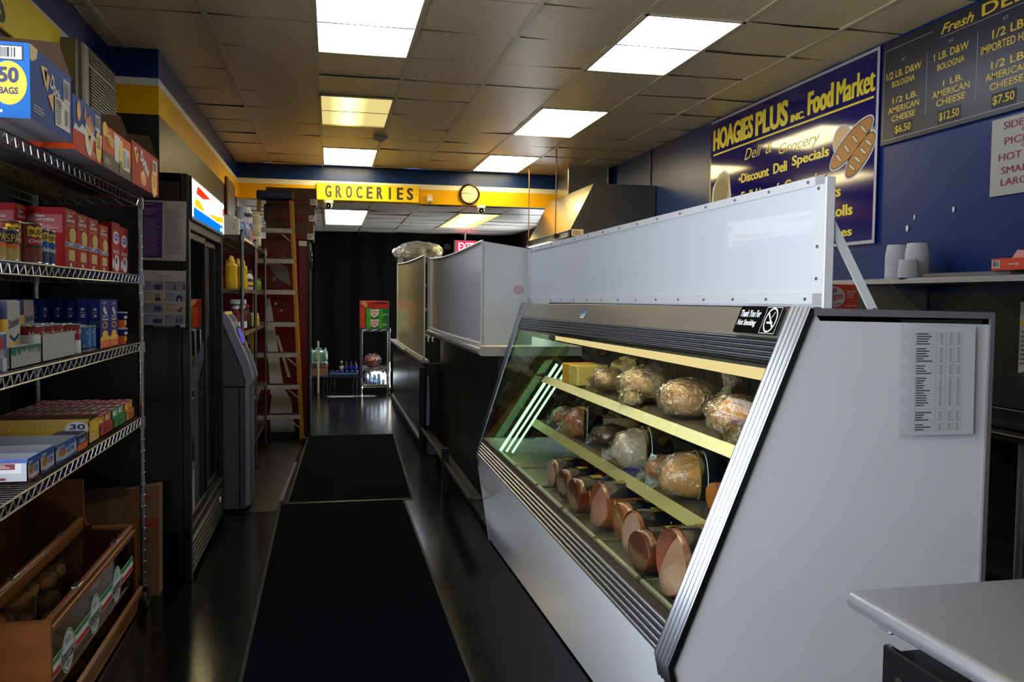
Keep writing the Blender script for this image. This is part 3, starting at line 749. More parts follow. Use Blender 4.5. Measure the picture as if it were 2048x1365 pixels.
def art_rice(b, f, w, h):
    b.ell(f, w*.5, h*.7, w*.36, h*.13, m_pw, .0006); b.ell(f, w*.5, h*.71, w*.32, h*.075, mat('rice_logo', (60, 80, 170), .5), .001); b.text('Minute', f, w*.22, h*.69, w*.56, h*.06, m_pw, .02, h=.0015)
    b.rect(f, w*.1, h*.44, w*.8, h*.012, m_pw); b.text('WHITE RICE', f, w*.14, h*.39, w*.7, h*.035, m_pw, .02); b.ell(f, w*.55, h*.2, w*.3, h*.17, m_pw, .0008); b.ell(f, w*.5, h*.25, w*.12, h*.07, m_pk, .0012); b.ell(f, w*.02+w*.1, h*.18, w*.09, h*.1, m_pw, .0008)
def end_rice(b, f, w, h):
    b.text('Minute', f, w*.2, h*.84, w*.6, h*.06, m_pw, .02); b.bars(f, w*.2, h*.6, w*.6, h*.16, 4, m_pw, .3)
    r = random.Random(3)
    for k in range(14): b.rect(f, w*(.15+.5*r.random()), h*(.04+.036*k), w*(.15+.25*r.random()), h*.018, m_pw)
for a, c, z_, l in ((3.80, 3.94, .212, 'red rice box beside the pasta boxes, its lettered end showing'), (3.944, 4.085, .202, 'red rice box at the far end of the second shelf')):
    carton('rice_box', a, c, -.885, .115, S2+.004, z_, m_rice, l, 'box', 'rice boxes on the second shelf', art_rice, end_rice)

# ---- third shelf
m_sugar = mat('sugar_white', (196, 194, 196), .5)
def art_sugar(b, f, w, h):
    b.rect(f, 0, 0, w, h*.34, m_py, .0004); b.rect(f, 0, 0, w, h*.12, m_gold, .0006); b.text('Domino', f, w*.1, h*.56, w*.8, h*.14, m_navy, .02, .25, rot=.15, h=.0012)
    b.poly(f, [(w*.15, h*.44), (w*.5, h*.36), (w*.85, h*.44), (w*.85, h*.49), (w*.5, h*.41), (w*.15, h*.49)], m_navy, .001); b.text('GRANULATED', f, w*.1, h*.2, w*.8, h*.045, m_pk, .01, h=.0012); b.ell(f, w*.5, h*.78, w*.26, h*.004, m_gold)
def end_sugar(b, f, w, h):
    b.rect(f, 0, 0, w, h*.72, m_gold, .0004); b.rect(f, w*.72, h*.72, w*.28, h*.28, m_navy, .0004); b.rect(f, w*.86, 0, w*.14, h*.3, m_py, .0006); b.ell(f, w*.5, h*.62, w*.12, h*.05, mat('sugar_seal', (180, 110, 30), .5), .001)
for a, c, x1, l in ((2.74, 2.846, -.925, 'white and yellow sugar carton behind the green-edged tray'), (3.27, 3.37, -1.05, 'white and yellow sugar carton standing behind the case of red cans'), (2.62, 2.73, -.965, 'sugar carton cut by the left frame edge, its yellow end showing')):
    carton('sugar_carton', a, c, x1, .075, S3+.004, .19, m_sugar, l, 'carton', 'sugar cartons on the third shelf', art_sugar, end_sugar)
b = MB(); m_rg = mat('sauce_pack_blue', (120, 150, 190), .4)
b.box(-.93, -.87, 2.48, 2.575, S3+.004, S3+.11, m_rg, .004); f = fr_x(-.87, 2.48, S3+.004)
b.ell(f, .03, .075, .03, .025, m_pr); b.poly(f, [(.06, .02), (.085, .02), (.085, .1), (.065, .1)], m_pb); b.text('RAGU', f, .005, .035, .07, .025, m_pw, .03, .1, h=.0012); b.rect(f, .055, .0, .03, .035, m_pw, .001)
b.ell(f, .02, .02, .02, .012, m_pr)
g = fr_y(-.93, 2.48, S3+.004); b.ell(g, .03, .06, .022, .03, m_pr)
tag(b.build('sauce_pack', None, (-.9, 2.566, S3+.004)), 'light blue sauce pack with red print at the left frame edge', 'package')
def tray(name, y0, y1, x0, x1, z, h, m, label, cat, group=None, art=None, inner=None, front=None):
    b = MB(); th = .003; hf = front or h
    b.box(x0, x1, y0, y1, z, z+.004, m); b.box(x1-th, x1, y0, y1, z, z+hf, m); b.box(x0, x0+th, y0, y1, z, z+h, m); b.box(x0, x1, y0, y0+th, z, z+h, m); b.box(x0, x1, y1-th, y1, z, z+h, m)
    if inner:
        b.add([(x1-th-.001, y0, z+.004), (x1-th-.001, y1, z+.004), (x1-th-.001, y1, z+hf), (x1-th-.001, y0, z+hf)], [(0, 1, 2, 3)], inner)
        b.add([(x0+th+.001, y0, z+.004), (x0+th+.001, y1, z+.004), (x0+th+.001, y1, z+h), (x0+th+.001, y0, z+h)], [(0, 1, 2, 3)], inner); b.add([(x0, y1-th-.001, z), (x1, y1-th-.001, z), (x1, y1-th-.001, z+h), (x0, y1-th-.001, z+h)], [(0, 1, 2, 3)], inner)
    if art: art(b, fr_x(x1, y0, z), y1-y0, h, fr_y(x0, y0, z), x1-x0)
    return tag(b.build(name, None, ((x0+x1)/2, (y0+y1)/2, z)), label, cat, group)
m_wcard = mat('white_carton', (176, 176, 180), .55)
def art_tray(b, f, w, h, g, d):
    r = random.Random(5); m = mat('print_teal', (30, 110, 96), .5); x = 0
    while x < w-.006: hh = h*(.12+.3*r.random()); b.rect(f, x, h-hh, .006, hh, m); x += .0075
    b.rect(f, 0, h*.93, w, h*.07, m, .0009)
tray('carton_tray', 2.585, 2.835, -.90, -.866, S3+.004, .062, m_wcard, 'low white carton tray with a green speckled upper edge, in front of the sugar', 'carton', None, art_tray)
tray('can_case', 2.85, 3.19, -1.13, -.866, S3+.004, .085, m_wcard, 'open white carton holding red cans on the third shelf', 'carton', None, None)
m_vr = mat('can_red', (140, 20, 18), .4)
def art_van(b, x, y, z, r, h):
    wrap_patch(b, x, y, z, r, -1.5, 1.2, z+h*.06, z+h*.46, m_pw); wrap_text(b, x, y, z, r, 'Van Camp', z+h*.62, h*.2, -1.3, .9, m_pw, .03, .2); wrap_patch(b, x, y, z, r, .2, .7, z+h*.35, z+h*.52, m_bean, lift=.0012)
v = can(3.27, S3+.004, .042, .108, [(m_vr, 1)], 'red and white bean can standing right of the white can case', 'red bean cans on the third shelf', art_van, x=-.912)
for k, (x, y) in enumerate(((-.92, 2.905), (-.92, 3.0), (-.92, 3.095), (-.912, 3.19))[:3]):
    dup(v, (x, y, S3+.01), ['red can in the white case, nearest the sugar cartons', 'red can in the middle of the white case', 'red can in the white case, beside the can standing outside it'][k])
m_cb = mat('can_sky_blue', (36, 110, 190), .4)
def art_blu(b, x, y, z, r, h):
    rr = random.Random(9)
    for k in range(14): a = -1.6+2.6*rr.random(); zz = z+h*(.1+.8*rr.random()); wrap_patch(b, x, y, z, r, a, a+.14, zz, zz+.006, m_py, n=2)
    wrap_patch(b, x, y, z, r, -1.6, 1.2, z+h*.06, z+h*.16, m_navy)
v = can(3.412, S3+.004, .0375, .094, [(m_cb, 1)], 'bright blue can next to the red and white bean can', 'blue cans on the third shelf', art_blu, x=-.91)
dup(v, (-.915, 3.50, S3+.004), 'bright blue can touching the blue macaroni boxes')
m_mac = mat('macaroni_blue', (10, 24, 112), .55, spec=.2)
def art_mac(b, f, w, h):
    b.rect(f, 0, 0, w, h*.2, m_po, .0004); r = random.Random(2); b.poly(f, [(0, h*.2), (w*.2, h*.25), (w*.4, h*.21), (w*.6, h*.27), (w*.8, h*.22), (w, h*.24), (w, h*.15), (0, h*.15)], m_gold, .0006)
    b.poly(f, [(w*.4, h*.86), (w*.6, h*.8), (w*.5, h*.7), (w*.32, h*.78)], m_pw, .001); b.ell(f, w*.58, h*.72, w*.14, h*.035, m_pw, .0012)
    b.text('mac &', f, w*.25, h*.63, w*.55, h*.05, m_pw, .02, h=.0012); b.text('cheese', f, w*.2, h*.56, w*.65, h*.055, m_pw, .02, h=.0012); b.ring(f, w*.5, h*.46, w*.17, h*.05, w*.25, h*.07, m_gold)
    b.ell(f, w*.5, h*.27, w*.3, h*.08, m_gold, .001); b.bars(f, w*.3, h*.9, w*.5, h*.05, 2, m_pw, .3)
def end_mac(b, f, w, h):
    b.rect(f, w*.05, h*.42, w*.9, h*.13, mat('macaroni_teal', (20, 66, 104), .6, spec=.2), .0005); b.bars(f, w*.35, h*.62, w*.5, h*.22, 5, m_pw, .2); b.ell(f, w*.6, h*.66, w*.06, h*.02, m_pw); b.ell(f, w*.6, h*.8, w*.1, h*.02, m_pw)
carton('macaroni_box', 3.60, 3.745, -.885, .042, S3+.004, .192, m_mac, 'blue macaroni box facing out, next to the blue cans', 'box', 'macaroni boxes on the third shelf', art_mac, end_mac)
carton('macaroni_box', 3.75, 3.88, -.885, .042, S3+.004, .19, m_mac, 'blue macaroni box facing out, next to the macaroni cups', 'box', 'macaroni boxes on the third shelf', art_mac, end_mac)
ml = ['second', 'third', 'fourth', 'fifth', 'sixth', 'seventh']
for k in range(6):
    x1 = -.930-k*.0445
    carton('macaroni_box', 3.60, 3.745, x1, .042, S3+.004, .192, m_mac, 'blue macaroni box standing %s back from the shelf front' % ml[k], 'box', 'macaroni boxes on the third shelf', art_mac, end_mac)
def cup_proto():
    t = thing('macaroni_cup', 'blue and orange macaroni cup, upper of the stack nearest the boxes', 'cup', (0, 0, 0), 'macaroni cups')
    b = MB(); n = 24
    for z0, z1, r0, r1, m in ((0, .034, .031, .034, m_po), (.034, .062, .034, .0375, m_mac)):
        b.loft([[Vector((r0*cos(2*pi*i/n), r0*sin(2*pi*i/n), z0)) for i in range(n)], [Vector((r1*cos(2*pi*i/n), r1*sin(2*pi*i/n), z1)) for i in range(n)]], m, True, z0 == 0, False)
    wrap_patch(b, 0, 0, 0, .036, -.6, .6, .04, .05, m_pw, lift=.002); wrap_patch(b, 0, 0, 0, .034, -.5, .4, .012, .03, m_gold, lift=.001); b.build('cup_body', t)
    b = MB(); b.lathe([(0, .063), (.037, .063), (.041, .062), (.041, .065), (.036, .068), (0, .068)], (0, 0, 0), mat('cup_rim', (150, 160, 190), .3), 24); b.build('lid', t)
    return t
cp = cup_proto(); cp.location = (-.90, 3.945, S3+.004+.069); _WO[cp] = Vector(cp.location)
dup(cp, (-.90, 3.945, S3+.004), 'blue and orange macaroni cup, lower of the stack nearest the boxes'); dup(cp, (-.965, 4.0, S3+.004), 'blue and orange macaroni cup on the shelf behind the front stack'); dup(cp, (-.965, 4.0, S3+.073), 'blue and orange macaroni cup on top of the rear stack')

# ---- fourth shelf: pastry trays, cracker case, gelatin boxes
m_past = mat('pastry_white', (190, 190, 200), .45)
m_pin = mat('tray_inside', (150, 152, 160), .6)
m_cake = mat('pastry_brown', (164, 110, 62), .6, var=.25, vscale=30)
def art_past(stripe):
    def a(b, f, w, h, g, d):
        b.poly(f, [(0, h), (w*.98, h), (w, h*.7), (w*.5, h*.62), (0, h*.75)], m_pb, .0006); b.poly(f, [(0, 0), (w, 0), (w, h*.16), (w*.4, h*.08), (0, h*.2)], stripe, .0006)
        b.ell(f, w*.3, h*.48, w*.18, h*.2, m_cake, .001); b.rect(f, w*.55, h*.32, w*.3, h*.25, m_pb, .001); b.bars(f, w*.58, h*.36, w*.24, h*.16, 3, m_pw, .3, h=.0014)
        b.text('Danish', f, w*.08, h*.74, w*.3, h*.16, m_pw, .02, .2, h=.0013)
        b.rect(g, 0, h*.82, d, h*.18, m_pb, .0004); b.rect(g, d*.35, h*.5, d*.6, h*.36, stripe, .0005); b.rect(g, d*.45, h*.4, d*.5, h*.42, m_pw, .0006); b.rect(g, d*.5, h*.56, d*.4, h*.24, stripe, .0009); b.bars(g, d*.53, h*.6, d*.34, h*.16, 2, m_pw, .4, h=.0012)
        for q in range(4): b.ell(g, d*(.12+.05*q), h*(.34+.05*q), d*.1, h*.26, m_cake if q % 2 == 0 else mat('icing', (214, 180, 140), .5), .0008+.0003*q, rot=-.5)
        b.ell(g, d*.6, h*.2, d*.05, h*.07, mat('berry', (110, 16, 26), .5), .0009); b.ell(g, d*.8, h*.16, d*.03, h*.06, mat('berry', (110, 16, 26), .5), .0009)
    return a
m_maroon = mat('print_maroon', (120, 20, 40), .5); m_violet = mat('print_violet', (70, 60, 140), .5)
tray('pastry_tray', 2.70, 2.80, -1.20, -.865, S4+.004, .07, m_past, 'open white and maroon pastry tray, front of the lowest goods shelf', 'carton', 'pastry trays', art_past(m_maroon), m_pin, .06)
tray('pastry_tray', 2.812, 2.945, -1.21, -.865, S4+.004, .07, m_past, 'open pastry tray behind the front one, purple lower stripe', 'carton', 'pastry trays', art_past(m_violet), m_pin, .05)
tray('pastry_tray', 2.957, 3.19, -1.21, -.865, S4+.004, .062, m_past, 'open blue pastry tray in front of the yellow cracker case', 'carton', 'pastry trays', art_past(m_pb), m_pin, .052)
b = MB(); b.box(-.96, -.866, 3.20, 3.325, S4+.004, S4+.06, m_navy, .003); f = fr_x(-.866, 3.2, S4+.004); b.rect(f, 0, 0, .125, .02, m_po); b.text('Snack', f, .02, .025, .08, .018, m_pw, .01, .2)
tag(b.build('snack_box', None, (-.91, 3.26, S4+.004)), 'small dark blue and orange snack box tucked between pastry tray and cracker case', 'box')
def art_crk(b, f, w, h, g, d):
    b.poly(f, [(w*.1, h*.55), (w*.5, h*.9), (w*.9, h*.6), (w*.6, h*.4)], m_py, .0008); b.bars(f, w*.1, h*.08, w*.6, h*.3, 3, m_pw, .3)
    b.poly(g, [(0, h), (d*.16, h), (0, h*.72)], m_pr, .0008)
    for i in range(9):
        for j in range(2): b.ell(g, d*(.35+.045*i), h*(.42+.18*j), d*.02, h*.07, m_py, .0008, 10)
    b.ell(g, d*.9, h*.62, d*.1, h*.3, m_pw, .001); b.text('30', g, d*.84, h*.6, d*.13, h*.22, m_navy, .03, h=.0014); b.bars(g, d*.83, h*.45, d*.14, h*.12, 2, m_navy, .4, h=.0014)
m_crk = mat('cracker_yellow', (212, 168, 52), .45)
tray('cracker_case', 3.345, 3.485, -1.27, -.865, S4+.004, .095, m_crk, 'open yellow cracker case marked 30 on the lowest goods shelf', 'carton', None, art_crk, m_cardin, .085)
rg = random.Random(21)
for nm, y0, y1, mfront, mtray in (('red', 3.50, 3.70, m_pr, mat('tray_red', (170, 44, 40), .5)), ('green', 3.712, 3.915, m_pg, mat('tray_green', (50, 130, 60), .5)), ('orange', 3.927, 4.085, m_po, mat('tray_orange', (214, 120, 50), .5))):
    def art_j(b, f, w, h, g, d):
        b.ell(f, w*.4, h*.5, w*.05, h*.3, m_pk, .0008); b.bars(f, w*.52, h*.3, w*.35, h*.4, 2, m_pk, .35)
    tray('gelatin_tray', y0, y1, -1.26, -.866, S4+.004, .045, mtray, '%s display tray of gelatin boxes on the lowest goods shelf' % nm, 'carton', None, art_j)
    # each tray: packets standing on edge, one behind the other
    n = 11; per = (-.372)/n
    dw = (y1-y0-.012)/2
    mjel = mat('gelatin_box_top', (150, 70, 90), .45)
    proto = None
    for k in range(n):
        for c_ in range(2):
            xx = -.872+per*k-.015; ya = y0+.006+c_*dw+dw/2
            if proto is None:
                b = MB(); b.box(xx-.014, xx+.014, ya-dw/2+.002, ya+dw/2-.002, S4+.010, S4+.082, mfront, .001)
                b.box(xx-.0138, xx+.0138, ya-dw/2+.0022, ya+dw/2-.0022, S4+.079, S4+.0826, mjel, .001)
                b.rect(Fr((xx-.014, ya-dw/2, S4+.0826), (0, 1, 0), (-1, 0, 0)), .005, -.02, dw*.7, .008, m_pw, .0006)
                f = fr_x(xx+.014, ya-dw/2, S4+.010); b.ell(f, dw*.7, .055, dw*.16, .012, m_pw); b.rect(f, dw*.1, .045, dw*.4, .02, m_py if nm != 'green' else m_pw); b.ell(f, dw*.7, .055, dw*.09, .008, m_pk, .001)
                proto = tag(b.build('gelatin_box', None, (xx, ya, S4+.010)), 'small gelatin packet standing in the %s display tray' % nm, 'packet', 'gelatin packets in the %s tray' % nm)
            else: dup(proto, (xx, ya, S4+.010+rg.random()*.004))

# ---- paper price strip hanging at the back of the shelving
b = MB(); b.box(-1.36, -1.355, 3.95, 4.13, 1.115, 1.13, mat('grey_strip', (88, 88, 90), .5)); tag(b.build('shelf_bracket', None, (-1.36, 4.0, 1.12)), 'grey bracket on the dark wall behind the wire shelving', 'bracket')

# ================================================================ bread display case under the shelving
m_oak = mat('honey_oak', (126, 72, 28), .38, var=.22, vscale=7, stretch=(1, .18, 3), bump=.05)
m_acry = clear('acrylic', (206, 202, 196), .9, .03, .03)
t = thing('bread_case', 'honey oak bread display case with clear lids on the floor under the shelving', 'display case', (-1.08, 3.45, 0))
BY0, BY1, BF, BM, BB = 2.86, 4.065, -.86, -1.075, -1.31
H1, H2 = .415, .625
prof = [(BB, .012), (BF, .012), (BF, H1), (BM+.04, H1), (BM+.012, H1+.012), (BM, H1+.045), (BM, H2), (BB, H2)]
for ya in (BY0, BY1-.02):
    b = MB(); b.prism(prof, Fr((0, ya, 0), (1, 0, 0), (0, 0, 1)), .02, m_oak); b.build('side_panel', t)
b = MB(); b.box(BB, BF-.01, BY0+.02, BY1-.02, .012, .03, m_oak); b.build('bottom_panel', t)
b = MB(); b.box(BB, BB+.012, BY0+.02, BY1-.02, .03, H2-.01, m_oak); b.build('back_panel', t)
b = MB(); b.box(BM-.02, BM, BY0+.02, BY1-.02, H1-.02, H1+.03, m_oak, .003); b.build('middle_rail', t)
b = MB(); b.prism([(0, 0), (.016, .0), (.045, .10), (.03, .105)], Fr((BF-.014, BY0+.02, .03), (1, 0, 0), (0, 0, 1)), (BY1-BY0-.04), m_oak); b.box(BF-.012, BF, BY0+.02, BY1-.02, .012, .04, m_oak); b.build('front_rail', t)
b = MB(); b.box(BF-.035, BF-.002, BY0+.02, BY1-.02, H1-.045, H1-.02, m_oak, .003); b.build('front_top_rail', t)
b = MB(); b.box(BF-.012, BF-.007, BY0+.02, BY1-.02, .04, H1-.03, m_acry); fp = b.build('front_pane', t)
# logo band on the clear front
b = MB(); f = fr_x(BF-.006, BY0+.02, .0); zc = .252; wtot = BY1-BY0-.04
for z0, m in ((zc+.010, m_pg), (zc-.010, m_pw), (zc-.030, m_pr)): b.rect(f, .0, z0, wtot-.03, .020, m, .0006)
b.rect(f, .0, zc-.033, wtot-.03, .066, m_pw, .0003)
for cx in (.175, .51, .845):
    b.ell(f, cx, zc, .070, .074, m_pw, .0008, 32); b.ell(f, cx, zc, .066, .070, m_pg, .001, 32); b.ell(f, cx, zc, .060, .064, m_pw, .0014, 32); b.ring(f, cx, zc, .046, .050, .048, .052, m_pk, .0018, 32)
    b.rect(f, cx-.088, zc-.022, .176, .042, m_pw, .0022); b.text("Amoroso's", f, cx-.084, zc-.028, .168, .05, m_pk, .015, .1, h=.003); b.bars(f, cx-.03, zc+.026, .06, .018, 2, m_ink, h=.0025); b.bars(f, cx-.03, zc-.048, .06, .018, 2, m_ink, h=.0025)
b.build('logo_band', fp)
def lid(name, A, B, m=m_acry):
    b = MB(); (xa, za), (xb, zb_) = A, B
    b.add([(xa, BY0+.02, za), (xa, BY1-.02, za), (xb, BY1-.02, zb_), (xb, BY0+.02, zb_)], [(0, 1, 2, 3)], m)
    o = b.build('lid', t)
    r = MB(); d = Vector((xb-xa, 0, zb_-za)).normalized()
    for ya, yb in ((BY0+.02, BY0+.04), (BY1-.04, BY1-.02)): r.box(min(xa, xb), max(xa, xb), ya, yb, za+.002, za+.012, m_oak) if abs(zb_-za) < .02 else None
    r.tube([(xa, BY0+.02, za+.006), (xa, BY1-.02, za+.006)], .011, m_oak, 6); r.build('lid_rail', o)
    h = MB()
    for fy in (.3, .75): y = BY0+(BY1-BY0)*fy; h.box(xa-.012, xa+.012, y-.03, y+.03, za+.012, za+.02, m_steel, .002)
    h.build('hinge', o)
    return o
lid('lower', (BF-.02, H1-.012), (BM+.03, H1-.005))
lid('upper', (BM-.01, H1+.03), (BB+.03, H2-.03))
b = MB(); b.tube([(BM+.03, BY0+.02, H1+.004), (BM+.03, BY1-.02, H1+.004)], .009, m_acry, 8); b.build('clear_hinge', t)
m_roll = mat('bread_roll', (196, 140, 76), .6, var=.3, vscale=18)
m_film = clear('bread_bag_film', (245, 240, 235), 1.0, .12, .04, .1, (220, 205, 185), 1.0, 22)
rr = random.Random(4)
for k, (x, y, zc, rz, l) in enumerate(((-.965, 3.05, .165, .128, 'bag of rolls in the bread case nearest the camera, behind the clear front'), (-.97, 3.40, .165, .128, 'bag of rolls in the middle of the bread case, behind the clear front'),
        (-.965, 3.74, .165, .128, 'bag of rolls at the far end of the bread case, behind the clear front'), (-1.185, 3.12, .21, .17, 'bag of rolls piled at the back of the bread case, nearest the camera'),
        (-1.185, 3.47, .21, .17, 'bag of rolls piled at the back of the bread case, in the middle'), (-1.185, 3.80, .19, .15, 'bag of rolls piled at the back of the bread case, at the far end'))):
    tt = thing('bread_bag', l, 'bread', (x, y, .032), 'bagged rolls in the bread case')
    for j in range(9):
        b = MB(); b.blob((x+(-.045 if j % 2 else .04), y-.07+.035*((j//2) % 5)+rr.uniform(-.01, .01), zc-rz*.72+rz*.62*(j % 3)), .04, .085, .034, m_roll, 14, 9, .06, seed=j+k*7); b.build('bread_roll', tt)
    b = MB(); b.blob((x, y, zc), .088, .148, rz, m_film, 22, 12, .05, 3, seed=k); b.build('film', tt)

# folded cardboard carton behind the shelf post
t = thing('cardboard_carton', 'brown cardboard carton with upside-down red print, behind the shelf post', 'cardboard box', (-.98, 4.33, 0))
b = MB(); b.prism([(0, 0), (.335, 0), (.335, .535), (.1, .50), (0, .455)], Fr((-1.145, 4.30, 0), (1, 0, 0), (0, .04, 1)), .09, m_card)
f = Fr((-1.145, 4.30, 0), (1, 0, 0), (0, .04, 1)); b.line(f, (.12, .20), (.2, .44), .004, m_cardin); b.rect(f, .24, .335, .095, .036, m_pr); b.text('4VNO', f, .325, .365, .08, .022, m_card, .02, rot=pi, h=.0012)
b.text('#01', f, .29, .49, .075, .035, m_pr, .03, rot=pi); b.text('69', f, .30, .285, .03, .022, m_pr, rot=pi); b.rect(f, .255, .2, .022, .04, m_pr); b.build('carton', t)
b = MB(); b.prism([(0, 0), (.2, .045), (.2, .09), (.0, .075)], Fr((-1.145, 4.30, .455), (1, 0, 0), (0, -.3, .9)), .003, m_cardin); b.build('flap', t)

# ================================================================ beverage cooler
t = thing('beverage_cooler', 'black two-door glass beverage cooler with a lit striped sign', 'cooler', (-1.03, 5.1, 0))
KX, KB, KY0, KY1, KH = -.685, -1.38, 4.46, 5.80, 2.045
m_kb = mat('cooler_black', (8, 8, 8), .5)
b = MB(); th = .03
b.box(KB, KX-.04, KY0, KY0+th, .03, KH, m_kb); b.box(KB, KX-.04, KY1-th, KY1, .03, KH, m_kb); b.box(KB, KB+th, KY0, KY1, .03, KH, m_kb); b.box(KB, KX-.04, KY0, KY1, KH-.04, KH, m_kb); b.box(KB, KX-.06, KY0, KY1, .03, .26, m_kb)
b.box(KX-.04, KX, KY0, KY0+.05, .0, KH, m_kb, .006); b.box(KX-.04, KX, KY1-.05, KY1, .0, KH, m_kb, .006); b.box(KX-.05, KX-.005, KY0, KY1, 1.775, 1.83, m_kb, .005); b.box(KX-.05, KX-.002, KY0, KY1, .22, .27, m_kb, .005); b.build('cabinet', t)
b = MB()
for k in range(6): b.prism([(0, 0), (.02, -.012), (.02, .004), (0, .016)], Fr((KX-.02, KY0+.05, .045+k*.029), (1, 0, 0), (0, 0, 1)), (KY1-KY0-.1), m_kb)
b.box(KX-.03, KX-.022, KY0+.05, KY1-.05, .03, .22, m_dark); g_ = b.build('base_grille', t)
b = MB(); b.box(KX-.006, KX+.003, 5.56, 5.62, .145, .17, m_pw); b.build('rating_label', g_)
m_glass = clear('cooler_glass', (205, 225, 220), 1.0, .01, .04)
for y0, y1, x, nm in ((KY0+.06, (KY0+KY1)/2+.03, KX-.015, 'n'), ((KY0+KY1)/2-.03, KY1-.06, KX-.035, 'f')):
    b = MB(); w_ = .035
    for a0, a1, z0, z1 in ((y0, y1, .28, .28+w_), (y0, y1, 1.77-w_, 1.77), (y0, y0+w_, .28, 1.77), (y1-w_, y1, .28, 1.77)): b.box(x-.018, x, a0, a1, z0, z1, m_kb, .003)
    d = b.build('door', t)
    p = MB(); p.box(x-.012, x-.006, y0+w_, y1-w_, .28+w_, 1.77-w_, m_glass); p.build('door_pane', d)
    p = MB(); yh = y0+.02 if nm == 'n' else y1-.02; p.box(x-.002, x+.012, yh-.008, yh+.008, .9, 1.25, m_black, .004); p.build('handle', d)
b = MB()
for z in (.62, .98, 1.34): b.box(KB+.04, KX-.08, KY0+.04, KY1-.04, z, z+.006, m_wire)
b.build('inner_shelf', t)
# lit sign
s = MB(); s.box(KX-.03, KX+.012, KY0+.02, KY1-.02, 1.822, 2.04, m_black, .004); sg = s.build('sign_box', t)
f = fr_x(KX+.012, KY0+.03, 1.84); s = MB(); W_, H_ = KY1-KY0-.06, .187
e_w = emit('sign_white', (250, 252, 255), 1.5); e_r = emit('sign_red', (230, 48, 24), .8); e_o = emit('sign_orange', (250, 170, 20), .9); e_b = emit('sign_blue', (10, 110, 205), .8)
s.rect(f, 0, 0, W_, H_, e_w, .0005)
s.poly(f, [(.17, .166), (.23, .170), (.66, .152), (.36, .122), (.13, .126)], e_r, .001)
s.poly(f, [(.09, .098), (.24, .102), (.40, .072), (.36, .056), (.08, .060)], e_o, .001)
s.poly(f, [(.56, .064), (.9, .082), (1.24, .100), (1.24, .066), (.9, .052)], e_o, .001)
s.poly(f, [(.04, .05), (1.21, .044), (1.21, -.002), (.04, -.004)], e_b, .0012)
s.poly(f, [(1.21, .16), (1.275, .16), (1.275, .115), (1.21, .11)], e_r, .001); s.text('pepsi', f, 1.08, .004, .11, .03, e_w, .02, h=.0016)
s.build('lit_panel', sg)
# papers taped to the cooler side
def sheet(name, pts_fr, w_, h_, label, cat, art, curl=0):
    b = MB(); f = pts_fr; n = 6; grid = []
    for j in range(n+1):
        for i in range(n+1):
            u, v = i/n, j/n; grid.append(f.p(u*w_, v*h_, .0015+curl*(max(0, u-.75)*max(0, .5-v)*4+max(0, u-.8)*max(0, v-.8)*5)))
    b.add(grid, [(j*(n+1)+i, j*(n+1)+i+1, (j+1)*(n+1)+i+1, (j+1)*(n+1)+i) for j in range(n) for i in range(n)], m_paper)
    g2 = Fr(f.p(0, 0, .0018), f.u, f.v); art(b, g2, w_, h_)
    return tag(b.build(name, None, f.p(w_/2, h_/2, 0)), label, cat)
m_purp = mat('print_purple', (84, 44, 128), .55); m_greytext = mat('grey_text', (120, 120, 128), .6); m_lil = mat('pale_lilac', (168, 160, 190), .55)
def art_notice(b, f, w_, h_):
    b.rect(f, 0, .012, w_*.46, h_-.02, m_purp, .0004); b.text('Restaurants and', f, w_*.05, h_*.84, w_*.34, h_*.035, m_lil, .01); b.text('Mobile Food', f, w_*.05, h_*.80, w_*.26, h_*.035, m_lil, .01); b.text('Vendors', f, w_*.05, h_*.76, w_*.17, h_*.035, m_lil, .01)
    r = random.Random(1); b.bars(f, w_*.04, h_*.08, w_*.38, h_*.62, 26, m_lil, .3, rnd=r); b.bars(f, w_*.05, h_*.92, w_*.2, h_*.03, 1, m_lil, .5)
    b.bars(f, w_*.52, h_*.1, w_*.42, h_*.76, 36, m_greytext, .3, rnd=r); b.bars(f, w_*.78, h_*.91, w_*.16, h_*.04, 2, m_pg, .3)
nf = Fr((-.905, KY0, 1.617), (1, .0, -.01), (.02, 0, 1))
sheet('notice', nf, .205, .292, 'half purple half white printed notice taped to the side of the cooler', 'notice', art_notice)
m_cell = [mat('cell_lavender', (150, 150, 176), .55), mat('cell_cream', (190, 182, 150), .55), mat('cell_blue', (160, 166, 196), .55)]; m_icon = mat('icon_navy', (44, 56, 110), .55)
